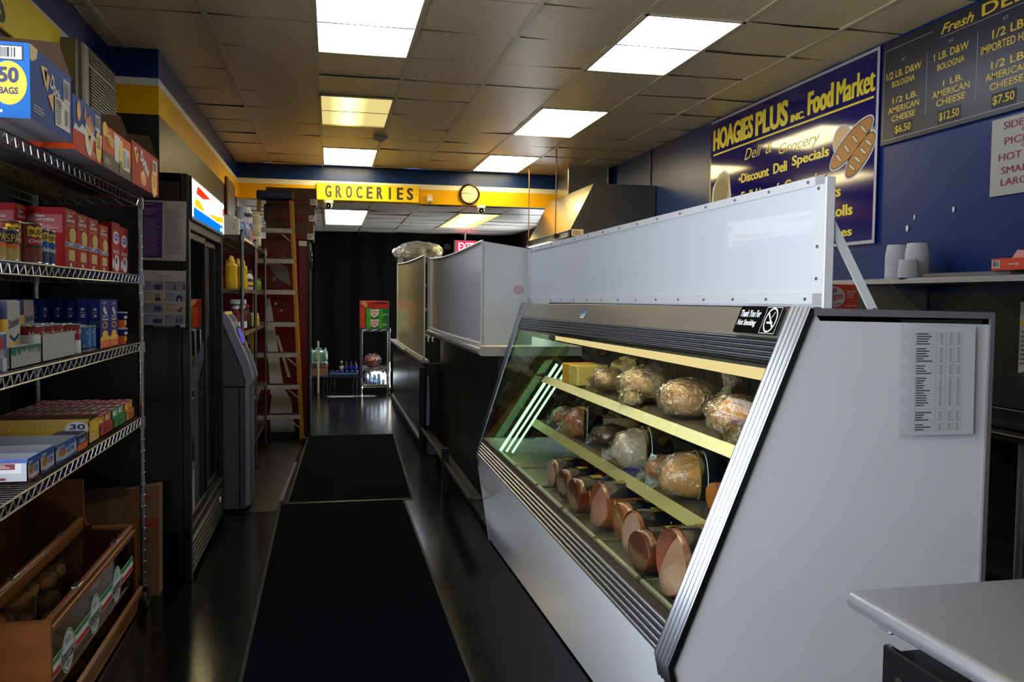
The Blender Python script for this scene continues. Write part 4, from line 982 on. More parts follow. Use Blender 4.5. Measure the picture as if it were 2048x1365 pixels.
def art_safe(b, f, w_, h_):
    b.text('SAFE MODE', f, w_*.34, h_*.875, w_*.3, h_*.032, m_ink, .03); b.bars(f, w_*.25, h_*.845, w_*.5, h_*.012, 1, m_greytext)
    names = [('MASKS', 'DISTANCE'), ('BARRIERS', 'ISOLATE'), ('REMOTE WORK', 'HANDWASHING'), ('COMMUNICATE', 'CLEAN')]
    cc = [(0, 0), (1, 2), (0, 1), (2, 0)]
    for r_ in range(4):
        for c_ in range(2):
            x, y = w_*(.01+.5*c_), h_*(.635-.195*r_); b.rect(f, x, y, w_*.48, h_*.18, m_cell[cc[r_][c_]], .0004); b.text(names[r_][c_], f, x+w_*.02, y+h_*.145, w_*.022*len(names[r_][c_]), h_*.02, m_ink, .02)
            b.bars(f, x+w_*.02, y+h_*.03, w_*.2, h_*.1, 5, m_greytext, .3)
            ix, iy = x+w_*.34, y+h_*.08
            if (r_, c_) == (0, 0): b.poly(f, [(ix-.017, iy+.008), (ix+.017, iy+.008), (ix+.014, iy-.012), (ix, iy-.018), (ix-.014, iy-.012)], m_icon); b.ring(f, ix, iy, .022, .008, .025, .011, m_icon)
            elif (r_, c_) == (0, 1):
                for s_ in (-1, 1): b.ell(f, ix+s_*.022, iy+.01, .004, .004, m_icon); b.rect(f, ix+s_*.022-.004, iy-.016, .008, .02, m_icon)
            elif (r_, c_) == (1, 0): b.rect(f, ix-.014, iy-.016, .028, .014, m_icon); b.ring(f, ix, iy+.008, .006, .008, .010, .012, m_icon)
            elif (r_, c_) == (1, 1): b.poly(f, [(ix-.02, iy), (ix, iy+.016), (ix+.02, iy), (ix+.014, iy), (ix+.014, iy-.018), (ix-.014, iy-.018), (ix-.014, iy)], m_icon); b.rect(f, ix-.004, iy-.018, .008, .014, m_pw, .001)
            elif (r_, c_) == (2, 0):
                for q in range(4): b.ell(f, ix-.012+.008*q, iy+.006-.005*(q % 2), .006, .008, m_icon); b.rect(f, ix-.014+.008*q, iy-.016, .005, .014, m_icon)
            elif (r_, c_) == (2, 1): b.ell(f, ix+.01, iy, .01, .005, m_icon, rot=.6); b.ell(f, ix, iy-.01, .012, .005, m_icon, rot=-.4)
            elif (r_, c_) == (3, 0): b.rect(f, ix-.022, iy-.018, .044, .02, m_icon); b.line(f, (ix-.015, iy+.002), (ix, iy+.014), .002, m_icon); b.line(f, (ix+.015, iy+.002), (ix, iy+.014), .002, m_icon)
            else:
                for s_ in (-1, 1): b.rect(f, ix+s_*.008-.004, iy-.014, .008, .02, m_icon); b.rect(f, ix+s_*.008-.002, iy+.006, .004, .008, m_icon)
    b.rect(f, 0, 0, w_*.88, h_*.04, m_pk, .0004); b.text('STAY SAFE & HEALTHY', f, w_*.26, h_*.008, w_*.5, h_*.024, m_pw, .02)
sf_ = Fr((-.905, KY0, 1.29), (1, 0, -.005), (.02, 0, 1))
sheet('safety_poster', sf_, .20, .278, 'curling white SAFE MODE poster taped low on the side of the cooler', 'poster', art_safe, .0)
# ================================================================ cash machine
t = thing('atm', 'grey cash machine beyond the beverage cooler, with a sloping front', 'cash machine', (-.82, 6.07, 0))
m_ag = mat('atm_dark_grey', (74, 75, 80), .5, var=.06, vscale=20); m_al = mat('atm_light_grey', (132, 132, 142), .4); m_av = mat('atm_lavender_grey', (118, 118, 140), .35)
AY0, AY1 = 5.89, 6.24
low = [(-1.08, .02), (-.56, .02), (-.535, .05), (-.535, .835), (-1.08, .835)]
up = [(-1.08, .845), (-.525, .845), (-.515, .9), (-.55, 1.0), (-.66, 1.27), (-.685, 1.31), (-.73, 1.32), (-1.08, 1.30)]
b = MB(); b.prism(low, Fr((0, AY0, 0), (1, 0, 0), (0, 0, 1)), (AY1-AY0), m_ag); b.box(-.60, -.59, AY0-.002, AY0+.01, .02, .83, m_dark); b.build('cabinet', t)
b = MB(); b.prism(up, Fr((0, AY0, 0), (1, 0, 0), (0, 0, 1)), (AY1-AY0), m_ag); b.build('head', t)
b = MB(); arc = [(-.53, .05), (-.53, .84), (-.505, .89), (-.535, 1.0), (-.648, 1.285), (-.68, 1.325), (-.73, 1.335)]
for ya, yb, o_ in ((AY0-.006, AY0+.05, .0), (AY1-.05, AY1+.006, .0)):
    b.loft([[Vector((x, ya, z)), Vector((x, yb, z)), Vector((x-.05 if i > 1 else x-.03, yb, z-.015)), Vector((x-.05 if i > 1 else x-.03, ya, z-.015))] for i, (x, z) in enumerate(arc)], m_al)
b.build('fascia_trim', t)
b = MB(); b.add([(-.525, AY0+.05, .86), (-.525, AY1-.05, .86), (-.645, AY1-.05, 1.27), (-.645, AY0+.05, 1.27)], [(0, 1, 2, 3)], m_av)
b.add([(-.526, AY0+.03, .05), (-.526, AY1-.03, .05), (-.526, AY1-.03, .83), (-.526, AY0+.03, .83)], [(0, 1, 2, 3)], m_ag); fa = b.build('fascia', t)
sf2 = Fr((-.5245, AY0+.07, .90), (0, 1, 0), (-.12, 0, .41)); b = MB(); b.rect(sf2, .02, .22, .17, .13, m_gloss_black, .004); b.rect(sf2, .03, .23, .15, .11, emit('atm_screen', (90, 80, 190), .5), .005); b.build('screen', fa)
b = MB(); b.rect(sf2, .04, .06, .1, .1, m_black, .004)
for i in range(3):
    for j in range(4): b.rect(sf2, .05+.03*i, .07+.022*j, .02, .014, m_al, .006)
b.build('keypad', fa)
b = MB(); b.cyl((-.68, AY0+.05, 1.328), (-.68, AY1-.05, 1.328), .012, emit('atm_topper', (190, 160, 90), .35), 10); b.build('top_light', t)

# ================================================================ second wire shelving and its goods
WX0, WX1, WY0, WY1 = -1.06, -.615, 6.30, 8.46
U1, U2, U3, U4 = 1.872, 1.492, 1.18, .62
wire_shelf_unit('wire_shelf', 'wire shelving between the cash machine and the red vending machine', WX0, WX1, WY0, WY1, 1.90, [U1, U2, U3, U4, .25], zig=.05, truss=.022, pitch=.06,
                posts=[(WX0, WY0), (WX1, WY0), (WX0, 7.38), (WX1, 7.38), (WX0, WY1), (WX1, WY1)])
def bottle(name, prof, c, parts, label, cat, group, n=20, art=None, sy=1.0):
    """prof: body (r,z) list; parts: list of (part name, prof, material)"""
    t = thing(name, label, cat, c, group)
    for pn, pf, m in parts:
        b = MB(); b.lathe(pf, c, m, n)
        if pn == 'body' and art: art(b, *c)
        b.build(pn, t)
    return t
m_must = mat('mustard_yellow', (226, 176, 16), .35); m_mcap = mat('mustard_cap', (236, 180, 20), .4)
MUST = [('body', [(0, 0), (.036, 0), (.039, .01), (.038, .09), (.034, .11), (.038, .14), (.036, .165), (.018, .185), (.016, .19), (0, .19)], m_must), ('cap', [(0, .19), (.02, .19), (.019, .205), (.012, .215), (.007, .235), (0, .237)], m_mcap)]
p_ = bottle('mustard_bottle', None, (-.70, 6.38, U2+.005), MUST, 'yellow mustard bottle nearest the cooler door, second row in', 'bottle', 'mustard bottles')
for c, l in (((-.79, 6.38, U2+.005), 'yellow mustard bottle half hidden by the cooler edge'), ((-.70, 6.48, U2+.005), 'yellow mustard bottle behind the one nearest the cooler'), ((-.655, 6.74, U2+.005), 'yellow mustard bottle behind the front shelf post'), ((-.70, 6.86, U2+.005), 'yellow mustard bottle beside the blue-capped jar')): dup(p_, c, l)
b = MB(); b.box(-.80, -.70, 6.95, 7.02, U2+.005, U2+.225, mat('pale_box', (196, 188, 160), .5), .002); tag(b.build('pale_box', None, (-.75, 6.98, U2+.005)), 'tall pale box behind the mustard bottles', 'box')
m_mayo = mat('jar_cream', (214, 204, 176), .3)
JAR = [('body', [(0, 0), (.043, 0), (.046, .01), (.046, .10), (.036, .125), (0, .125)], m_mayo), ('lid', [(0, .125), (.038, .125), (.038, .155), (0, .157)], mat('jar_lid_blue', (30, 30, 90), .4))]
def art_mayo(b, x, y, z): wrap_patch(b, x, y, z, .046, -2.6, .8, z+.06, z+.085, m_navy); wrap_patch(b, x, y, z, .046, -2.6, .8, z+.02, z+.035, m_navy); wrap_patch(b, x, y, z, .046, -2.6, .8, z+.036, z+.058, m_py, lift=.001)
j = bottle('mayonnaise_jar', None, (-.665, 7.08, U2+.005), JAR, 'cream jar with a blue lid beside the mustard, in front', 'jar', 'cream jars', art=art_mayo); dup(j, (-.665, 7.22, U2+.005), 'cream jar with a blue lid beside the middle shelf post')
REL = [('body', [(0, 0), (.03, 0), (.032, .01), (.032, .07), (.026, .085), (0, .085)], mat('relish_green', (96, 130, 44), .35, var=.4, vscale=70)), ('lid', [(0, .085), (.028, .085), (.028, .105), (0, .107)], mat('lid_green', (40, 110, 50), .4))]
j = bottle('relish_jar', None, (-.65, 7.55, U2+.005), REL, 'small green relish jar just past the middle shelf post', 'jar', 'relish jars')
for c, l in (((-.655, 7.72, U2+.005), 'small green relish jar second past the middle post'), ((-.655, 7.9, U2+.005), 'small green relish jar third past the middle post'), ((-.655, 8.1, U2+.005), 'small green relish jar closest to the ladder')): dup(j, c, l)
m_sauce = mat('red_sauce', (120, 14, 12), .15, coat=.4); m_dsauce = mat('dark_sauce', (40, 18, 16), .2)
KET = [('body', [(0, 0), (.036, 0), (.04, .012), (.04, .12), (.022, .17), (.018, .2), (0, .2)], m_sauce), ('cap', [(0, .2), (.036, .2), (.036, .232), (0, .234)], mat('cap_white', (200, 200, 205), .4))]
def art_ket(b, x, y, z): wrap_patch(b, x, y, z, .04, -2.6, .8, z+.02, z+.07, m_pw); wrap_patch(b, x, y, z, .0225, -2.4, .6, z+.165, z+.19, m_pw, lift=.004)
j = bottle('sauce_bottle', None, (-.68, 6.42, U3+.005), KET, 'red sauce bottle with a white cap behind the first shelf post, left one', 'bottle', 'white-capped sauce bottles', art=art_ket); dup(j, (-.66, 6.70, U3+.005), 'red sauce bottle with a white cap right of the first shelf post')
DRK = [('body', [(0, 0), (.028, 0), (.03, .01), (.03, .11), (.014, .14), (.012, .17), (0, .17)], m_dsauce), ('cap', [(0, .17), (.015, .17), (.015, .19), (0, .19)], m_pr)]
j = bottle('dark_sauce_bottle', None, (-.655, 6.95, U3+.005), DRK, 'dark sauce bottle beside the red white-capped bottle', 'bottle', 'dark sauce bottles'); dup(j, (-.655, 7.12, U3+.005), 'dark sauce bottle beside the middle shelf post')
YL = [('body', [(0, 0), (.04, 0), (.04, .075), (.03, .09), (0, .09)], mat('yellow_label', (186, 160, 40), .4, var=.3, vscale=30)), ('lid', [(0, .09), (.034, .09), (.034, .11), (0, .11)], m_ivory)]
j = bottle('seasoning_jar', None, (-.66, 7.62, U3+.005), YL, 'yellow seasoning jar on the low shelf past the middle post', 'jar', 'seasoning jars'); dup(j, (-.66, 7.84, U3+.005), 'yellow seasoning jar on the low shelf nearer the ladder')
# top of that shelving
b = MB(); b.box(-.745, -.64, 6.34, 6.48, U1+.004, U1+.125, mat('cream_box', (204, 196, 160), .5), .003); f = fr_y(-.745, 6.34, U1); b.bars(f, .07, .04, .01, .05, 3, m_pr); tag(b.build('cream_box', None, (-.69, 6.41, U1)), 'cream carton on top of the shelving, behind its corner post', 'box')
b = MB(); b.box(-.80, -.70, 6.62, 6.8, U1+.004, U1+.17, mat('cream_box', (204, 196, 160), .5), .003); tag(b.build('cream_box', None, (-.75, 6.7, U1)), 'taller cream carton behind the front one on top of the shelving', 'box')
m_blue_clear = mat('pale_blue_plastic', (112, 130, 170), .25)
j = bottle('cleaner_bottle', None, (-.655, 6.66, U1+.005), [('body', [(0, 0), (.045, 0), (.05, .01), (.05, .09), (.03, .12), (0, .12)], m_blue_clear), ('cap', [(0, .12), (.018, .12), (.018, .14), (0, .14)], m_pw)], 'pale blue cleaner bottle on top of the shelving', 'bottle', 'cleaner bottles'); dup(j, (-.655, 6.86, U1+.005), 'pale blue cleaner bottle standing next to the printed white jug')
m_jug = mat('jug_white', (208, 204, 196), .35); m_jug2 = mat('jug_ivory', (208, 200, 168), .4)
def art_jug(b, x, y, z): wrap_patch(b, x, y, z, .068, -1.6, .9, z+.02, z+.09, m_po, .006); wrap_patch(b, x, y, z, .068, -1.2, .4, z+.09, z+.15, m_pb, .01); wrap_patch(b, x, y, z, .068, -1.4, .2, z+.2, z+.23, m_navy, .004)
bottle('detergent_jug', None, (-.69, 7.22, U1+.005), [('body', [(0, 0), (.062, 0), (.068, .015), (.068, .24), (.05, .27), (0, .27)], m_jug), ('cap', [(0, .27), (.05, .27), (.047, .285), (0, .287)], m_jug)], 'white jug with orange and blue print on top of the shelving', 'jug', None, art=art_jug)
bottle('ivory_jug', None, (-.665, 7.75, U1+.005), [('body', [(0, 0), (.066, 0), (.07, .01), (.07, .07), (.064, .085), (.07, .1), (.07, .17), (.064, .185), (.07, .2), (.07, .26), (.05, .28), (0, .28)], m_jug2), ('lid', [(0, .28), (.06, .28), (.06, .295), (0, .297)], m_jug2)], 'ribbed ivory jug at the far end of the shelving top', 'jug', None)

# ================================================================ vending machine, cartons on it, ladder
m_cred = mat('vending_red', (104, 8, 14), .3, coat=.2); m_cwhite = mat('vending_white', (196, 192, 190), .35); m_cgrey = mat('vending_grey', (120, 112, 116), .35)
t = thing('vending_machine', 'red soda vending machine behind the ladder, white ribbon graphic on its side', 'vending machine', (-.65, 9.35, 0))
VX0, VX1, VY0, VY1, VH = -1.06, -.225, 8.92, 9.75, 2.02
b = MB(); b.box(VX0, VX1-.10, VY0, VY1, .06, VH, m_cred, .008); f = fr_y(VX0, VY0, 0)
def R_(pts, m, h=.0008): b.poly(f, [(x-VX0, z) for x, z in pts], m, h)
R_([(-.66, 1.42), (-.60, 1.42), (-.545, 1.05), (-.50, .72), (-.46, .45), (-.60, .45), (-.62, .75)], m_cwhite); R_([(-.60, .06), (-.36, .06), (-.40, .40), (-.46, .50), (-.58, .50), (-.605, .3)], m_cwhite, .0006)
R_([(-.545, 1.05), (-.52, 1.05), (-.40, .62), (-.43, .62)], m_cwhite, .001); R_([(-.66, 1.80), (-.64, 1.84), (-.44, 1.74), (-.42, 1.70), (-.40, 1.55), (-.52, 1.62)], m_cgrey)
for x, z, r, m in ((-.545, 1.37, .012, m_cwhite), (-.49, 1.30, .011, m_cwhite), (-.45, 1.37, .013, m_pb), (-.56, 1.62, .02, m_cgrey), (-.5, 1.56, .014, m_pb)): b.ell(f, x-VX0, z, r, r, m, .0012)
b.ring(f, -.545-VX0, 1.37, .008, .008, .015, .015, m_cwhite, .0014)
b.text('Coca-Cola', f, -.70-VX0, .35, 1.05, .22, m_cwhite, .02, .3, rot=pi/2+.12, h=.0016)
b.build('body', t)
b = MB(); b.box(VX1-.098, VX1-.015, VY0-.004, VY1, .07, VH-.005, m_cred, .006); b.box(VX1-.02, VX1+.015, VY0, VY1, .05, VH-.01, m_black, .006); d = b.build('door', t)
b = MB(); b.rect(fr_y(VX1-.095, VY0-.004, VH-.07), 0, .005, .08, .05, m_mayo, .0008); b.bars(fr_y(VX1-.095, VY0-.004, VH-.07), .005, .015, .06, .03, 2, m_ink); b.build('sticker', d)
b = MB(); b.lathe([(0, 0), (.1, 0), (.1, .01), (.085, .02), (0, .02)], (VX1+.016, 9.12, 1.82), m_gloss_black, 28, ax=(1, 0, 0)); b.build('round_badge', d)
b = MB(); b.box(VX0+.02, VX1-.03, VY0+.03, VY1-.03, 0, .06, m_black); b.build('base', t)
m_bx = mat('shipping_carton', (92, 64, 46), .8, var=.1, vscale=4); m_bxr = mat('carton_red_band', (112, 36, 28), .7)
zz = VH+.002
for k, (h_, x0, l) in enumerate(((.185, -.64, 'brown shipping carton lying directly on the vending machine'), (.165, -.66, 'brown shipping carton in the middle of the stack on the vending machine'), (.17, -.64, 'brown shipping carton topmost of the stack on the vending machine'))):
    b = MB(); x1 = -.175+.015*k; b.box(x0, x1, 8.95, 9.5, zz, zz+h_-.002, m_bx, .003); f = fr_y(x0, 8.95, zz); b.rect(f, .12, .005, x1-x0-.2, .045, m_bxr); b.rect(f, x1-x0-.06, .0, .058, .06, m_pw, .001); b.bars(f, x1-x0-.055, .012, .045, .04, 3, m_ink, h=.0015)
    b.rect(f, .14, h_*.55, .13, .03, m_bxr); b.line(f, (0, h_*.5), (x1-x0, h_*.5), .003, m_cardin)
    tag(b.build('shipping_carton', None, ((x0+x1)/2, 9.2, zz)), l, 'cardboard box', 'cartons on the vending machine'); zz += h_
t = thing('step_ladder', 'yellow fibreglass step ladder with a navy top cap, folded against the vending machine', 'ladder', (-.54, 8.7, 0))
m_fg = mat('ladder_yellow', (170, 122, 10), .5, var=.12, vscale=12); m_lal = mat('ladder_aluminium', (190, 178, 164), .5, .3, var=.2, vscale=12); m_lcap = mat('ladder_cap_navy', (22, 30, 60), .5)
def LP(s, z):                                                    # rail position at height z
    k = z/2.42
    return Vector(((-.815+.118*k) if s < 0 else (-.272-.103*k), 8.62+.10*k, z))
for s in (-1, 1):
    b = MB(); rings = []
    for z in (0.02, 2.42):
        p = LP(s, z); o_ = -s
        rings.append([p+Vector((x, y, 0)) for x, y in ((0, -.02), (.028*o_, -.02), (.028*o_, -.012), (.008*o_, -.012), (.008*o_, .042), (.028*o_, .042), (.028*o_, .05), (0, .05))])
    b.loft(rings, m_fg)
    for z in (.28, .575, .89, 1.19, 1.506, 1.812, 2.11): b.cyl(LP(s, z-.02)+Vector((.004*s, -.008, 0)), LP(s, z-.02)+Vector((.004*s, -.024, 0)), .006, m_black, 8)
    r_ = b.build('rail', t)
    b = MB(); p = LP(s, 0); b.box(p.x-.02, p.x+.03, p.y-.03, p.y+.06, 0, .05, m_black, .006); b.build('foot', r_)
    b = MB(); b.tube([LP(s, .03)+Vector((0, .11, 0)), LP(s, 2.38)+Vector((0, .06, 0))], .013, m_fg, 6); b.build('rear_rail', t)
for z in (.28, .575, .89, 1.19, 1.506, 1.812, 2.11):
    a, c = LP(-1, z), LP(1, z); b = MB(); b.box(a.x+.005, c.x-.005, a.y-.02, a.y+.075, z-.006, z, m_lal); b.box(a.x+.005, c.x-.005, a.y-.022, a.y-.016, z-.045, z, m_lal); b.box(a.x+.005, c.x-.005, a.y-.024, a.y+.07, z, z+.004, mat('dark_tread', (40, 36, 34), .7))
    st = b.build('step', t)
    if z in (.28, .575, .89, 2.11): q = MB(); q.tube([c+Vector((-.14, .0, -.03)), LP(1, z-.14)+Vector((-.02, .0, 0))], .007, m_lal, 6); q.build('brace', st)
b = MB(); a, c = LP(-1, 2.42), LP(1, 2.42); b.box(a.x-.012, c.x+.012, a.y-.05, a.y+.11, 2.39, 2.475, m_lcap, .012); b.text('WERNER', fr_y(a.x, a.y-.05, 2.41), .1, .02, .14, .018, mat('cap_print', (60, 72, 110), .5), .02); b.build('top_cap', t)

# ================================================================ far end of the shop
m_can_g = mat('soda_green', (26, 120, 44), .4); m_can_gl = mat('soda_light_green', (70, 170, 50), .4)
t = wire_shelf_unit('soda_rack', 'low wire rack of soda cartons at the far end, sunlit at its foot', .44, .84, 12.62, 13.1, .985, [.975, .40, .15], zig=.06, truss=.03, pitch=.08)
t['category'] = 'rack'
def soda(z, l, x0=.50):
    b = MB(); b.box(x0, .83, 12.62, 13.0, z, z+.145, m_can_g, .004); f = fr_y(x0, 12.62, z); b.poly(f, [(.02, 0), (.07, 0), (.05, .145), (.0, .145), (0, .1)], m_can_gl); b.poly(f, [(.19, 0), (.25, 0), (.22, .145), (.2, .145)], m_can_gl)
    b.poly(f, [(.06, .135), (.12, .125), (.19, .14), (.18, .05), (.12, .01), (.07, .04)], m_pw, .001); b.text('CANADA', f, .067, .08, .115, .035, m_pr, .03, h=.0016); b.text('DRY', f, .085, .035, .07, .035, m_pr, .03, h=.0016); b.bars(f, .24, .04, .08, .03, 1, m_pw)
    tag(b.build('soda_carton', None, (.66, 12.8, z)), l, 'carton', 'green soda cartons')
soda(.985, 'green ginger ale carton, lower of the two on the far rack'); soda(1.132, 'green ginger ale carton, upper of the two on the far rack')
b = MB(); b.box(.42, .835, 12.62, 13.0, 1.28, 1.385, m_pr, .004); f = fr_y(.42, 12.62, 1.28); b.poly(f, [(.12, .03), (.22, .07), (.4, .06), (.4, .085), (.22, .095)], m_pk, .001); b.poly(f, [(0, .08), (.06, .1), (.1, .06), (.09, .0), (.05, .03)], mat('torn_card', (190, 160, 110), .7), .001)
tag(b.build('soda_carton', None, (.62, 12.8, 1.28)), 'torn red soda carton lying on top of the green cartons', 'carton')
b = MB(); b.box(.42, .492, 12.62, 13.0, .985, 1.278, mat('carton_orange_red', (200, 60, 24), .5), .003); tag(b.build('soda_carton', None, (.455, 12.8, .985)), 'narrow orange red carton standing left of the green soda cartons', 'carton')
m_wrapf = clear('shrink_film', (240, 245, 250), 1.0, .1, .08, .06, (220, 225, 230), 1.0, 14)
t = thing('water_pack', 'shrink-wrapped pack of water bottles on the bottom shelf of the far rack', 'bottle pack', (.64, 12.8, .155))
m_wat = clear('water_bottle_plastic', (225, 235, 245), 1.0, .05, .1, .25, (190, 205, 225))
for i in range(5):
    for jn in range(3):
        b = MB(); b.lathe([(0, 0), (.028, 0), (.03, .01), (.03, .13), (.012, .17), (.012, .19), (0, .19)], (.52+.063*i, 12.68+.063*jn, .16), m_wat, 12); b.build('water_bottle', t)
b = MB(); b.blob((.645, 12.745, .265), .185, .125, .115, m_wrapf, 20, 12, .04, 4); b.build('film', t)
t = thing('drink_bag', 'red and clear bag of drinks on the middle shelf of the far rack', 'bag', (.6, 12.8, .41))
b = MB(); b.blob((.58, 12.76, .50), .10, .1, .09, mat('red_drink', (150, 20, 26), .25, var=.3, vscale=14), 16, 10, .12, 3); b.build('drink_pack', t)
b = MB(); b.blob((.6, 12.76, .505), .13, .12, .1, m_wrapf, 18, 12, .12, 3, 2); b.build('film', t)
# crate of bottles on wire legs
m_crate = mat('crate_navy', (26, 40, 84), .45)
t = thing('bottle_crate', 'navy bottle crate on wire legs at the far wall', 'crate', (.19, 13.4, 0))
b = MB(); b.box(-.03, .41, 13.3, 13.62, .20, .265, m_crate, .006); b.build('tray', t)
for k in range(6): b = MB(); b.lathe([(0, .262), (.022, .262), (.026, .30), (.022, .31)], (.01+.076*k, 13.33, 0), mat('crate_blue', (44, 70, 130), .4), 10); b.build('bottle_holder', t)
for x in (.02, .36):
    b = MB(); b.tube([(x-.04, 13.31, 0), (x, 13.34, .2), (x+.04, 13.34, .2), (x+.03, 13.31, 0)], .005, m_wire, 6); b.build('leg', t); b = MB(); b.tube([(x-.04, 13.6, 0), (x, 13.6, .2), (x+.04, 13.6, .2), (x+.03, 13.6, 0)], .005, m_wire, 6); b.build('leg', t)
def soda_bottle(c, m_l, m_c, l):
    bottle('soda_bottle', None, c, [('body', [(0, 0), (.03, 0), (.032, .01), (.032, .085), (.03, .09), (.032, .1), (.026, .13), (.012, .16), (0, .16)], m_dsauce), ('label', [(.0325, .045), (.0332, .046), (.0332, .105), (.0325, .106)], m_l), ('cap', [(0, .16), (.014, .16), (.014, .18), (0, .181)], m_c)], l, 'bottle', 'soda bottles on the navy crate', 12)
m_plab = mat('bottle_label_blue', (36, 50, 150), .4)
soda_bottle((.16, 13.42, .267), mat('bottle_label_pale', (190, 180, 176), .4), m_pw, 'white-capped soda bottle, leftmost on the navy crate')
for x, l in ((.23, 'blue-capped soda bottle beside the white-capped one on the navy crate'), (.30, 'blue-capped soda bottle between two others on the navy crate'), (.37, 'blue-capped soda bottle at the right end of the navy crate')): soda_bottle((x, 13.42, .267), m_plab, mat('cap_blue', (24, 44, 160), .4), l)
t = thing('drink_stand', 'wire-legged stand with stacked drinks beside the vending machine', 'stand', (-.15, 13.5, 0))
b = MB(); b.box(-.34, -.04, 13.35, 13.7, .20, .225, m_crate, .004); b.build('top', t)
for x in (-.3, -.09): b = MB(); b.tube([(x-.03, 13.36, 0), (x, 13.4, .2), (x+.04, 13.4, .2), (x+.03, 13.36, 0)], .005, m_wire, 6); b.build('leg', t)
b = MB(); b.box(-.33, -.05, 13.36, 13.66, .227, .33, m_card, .004); tag(b.build('soda_tray', None, (-.19, 13.5, .227)), 'shallow brown cardboard tray on the wire-legged stand', 'cardboard tray')
t = thing('cola_pack', 'dark cola bottles in film in the brown cardboard tray', 'bottle pack', (-.19, 13.5, .33))
for i in range(4): b = MB(); b.lathe([(0, 0), (.032, 0), (.032, .06), (.014, .1), (0, .1)], (-.295+.07*i, 13.42, .332), m_dsauce, 12); b.lathe([(.0325, .01), (.033, .012), (.033, .05), (.0325, .052)], (-.295+.07*i, 13.42, .332), m_pr if i == 3 else m_dsauce, 12); b.build('cola_bottle', t)
b = MB(); b.box(-.335, -.045, 13.37, 13.64, .331, .445, m_wrapf, .02); b.build('film', t)
t = thing('green_bottle_pack', 'shrink-wrapped pack of pale green bottles on top of the cola pack', 'bottle pack', (-.19, 13.5, .447))
m_gb = mat('pale_green_bottle', (110, 180, 140), .2, coat=.3)
for i in range(4):
    for jn in range(2): b = MB(); b.lathe([(0, 0), (.033, 0), (.034, .01), (.034, .12), (.014, .17), (.014, .2), (0, .2)], (-.295+.07*i, 13.42+.08*jn, .449), m_gb, 12); b.build('green_bottle', t)
b = MB(); b.box(-.335, -.045, 13.37, 13.64, .448, .62, m_wrapf, .03); b.build('film', t)
b = MB(); b.box(-.20, -.17, 12.9, 12.93, 0, .78, mat('ivory_post', (190, 182, 150), .5), .006); tag(b.build('marker_post', None, (-.185, 12.915, 0)), 'short ivory post beside the vending machine at the far end', 'post')

# tall rack at the right with film-wrapped trays
t = wire_shelf_unit('supply_rack', 'tall wire rack beyond the counters holding film-wrapped trays', .98, 1.42, 12.2, 12.75, 2.02, [2.0, 1.64, 1.28, .9, .35], zig=.06, truss=.03, pitch=.09)
t['category'] = 'rack'
m_tray = clear('clear_tray', (248, 244, 232), 1.0, .12, .1, .30, (225, 218, 196), 1.0, 12)
b = MB(); b.box(.93, 1.55, 12.22, 12.72, 2.006, 2.045, m_tray, .012); b.blob((1.26, 12.46, 2.10), .34, .25, .16, m_tray, 30, 18, .10, 2.6, 3, flat=.6); b.blob((1.12, 12.44, 2.09), .24, .22, .13, m_tray, 26, 14, .14, 3.1, 7, flat=.6); tag(b.build('tray_bundle', None, (1.2, 12.45, 2.005)), 'film-wrapped bundle of clear trays on top of the tall rack', 'trays')
b = MB(); b.box(.96, 1.3, 12.2, 12.6, 1.647, 1.70, m_tray, .012); b.box(.965, 1.3, 12.2, 12.6, 1.71, 1.75, m_tray, .012); tag(b.build('tray_bundle', None, (1.13, 12.4, 1.647)), 'pair of clear trays on the second shelf of the tall rack', 'trays')
for c, mb_, mh, l in (((1.01, 12.22, 1.29), m_pw, m_pr, 'white spray bottle with a red trigger on the tall rack'), ((1.01, 12.32, .91), m_pg, m_pg, 'green spray bottle low on the tall rack')):
    t = thing('spray_bottle', l, 'bottle', c, 'spray bottles')
    b = MB(); b.lathe([(0, 0), (.038, 0), (.04, .01), (.04, .11), (.015, .15), (.014, .17), (0, .17)], c, mb_, 16); b.build('body', t)
    b = MB(); b.prism([(-.06, 0), (.03, 0), (.03, .035), (-.05, .035)], Fr((c[0], c[1]-.012, c[2]+.17), (1, 0, 0), (0, 0, 1)), .024, mh); b.prism([(-.05, 0), (-.03, 0), (-.045, -.05), (-.055, -.05)], Fr((c[0], c[1]-.006, c[2]+.17), (1, 0, 0), (0, 0, 1)), .012, mh); b.build('trigger', t)

# exit sign and emergency lamp
t = thing('exit_sign', 'glowing red EXIT sign hanging under the low rear ceiling', 'exit sign', (2.45, 15.55, 2.3))
b = MB(); b.box(2.20, 2.62, 15.52, 15.60, 2.27, 2.50, mat('exit_housing', (120, 112, 104), .5), .006); b.cyl((2.41, 15.56, 2.5), (2.41, 15.56, LOW), .015, m_white, 10); b.build('housing', t)
b = MB(); f = fr_y(2.24, 15.519, 2.285); b.rect(f, 0, 0, .36, .2, emit('exit_red', (255, 24, 50), 2.2), .001); b.text('EXIT', f, .04, .03, .28, .14, emit('exit_letters', (255, 120, 130), 3.0), .02, h=.003); b.build('lit_face', t)
b = MB(); b.box(2.05, 2.18, 15.75, 15.90, 2.33, 2.45, m_black, .01); tag(b.build('emergency_lamp', None, (2.11, 15.6, 2.33)), 'black emergency lamp box left of the EXIT sign', 'lamp')
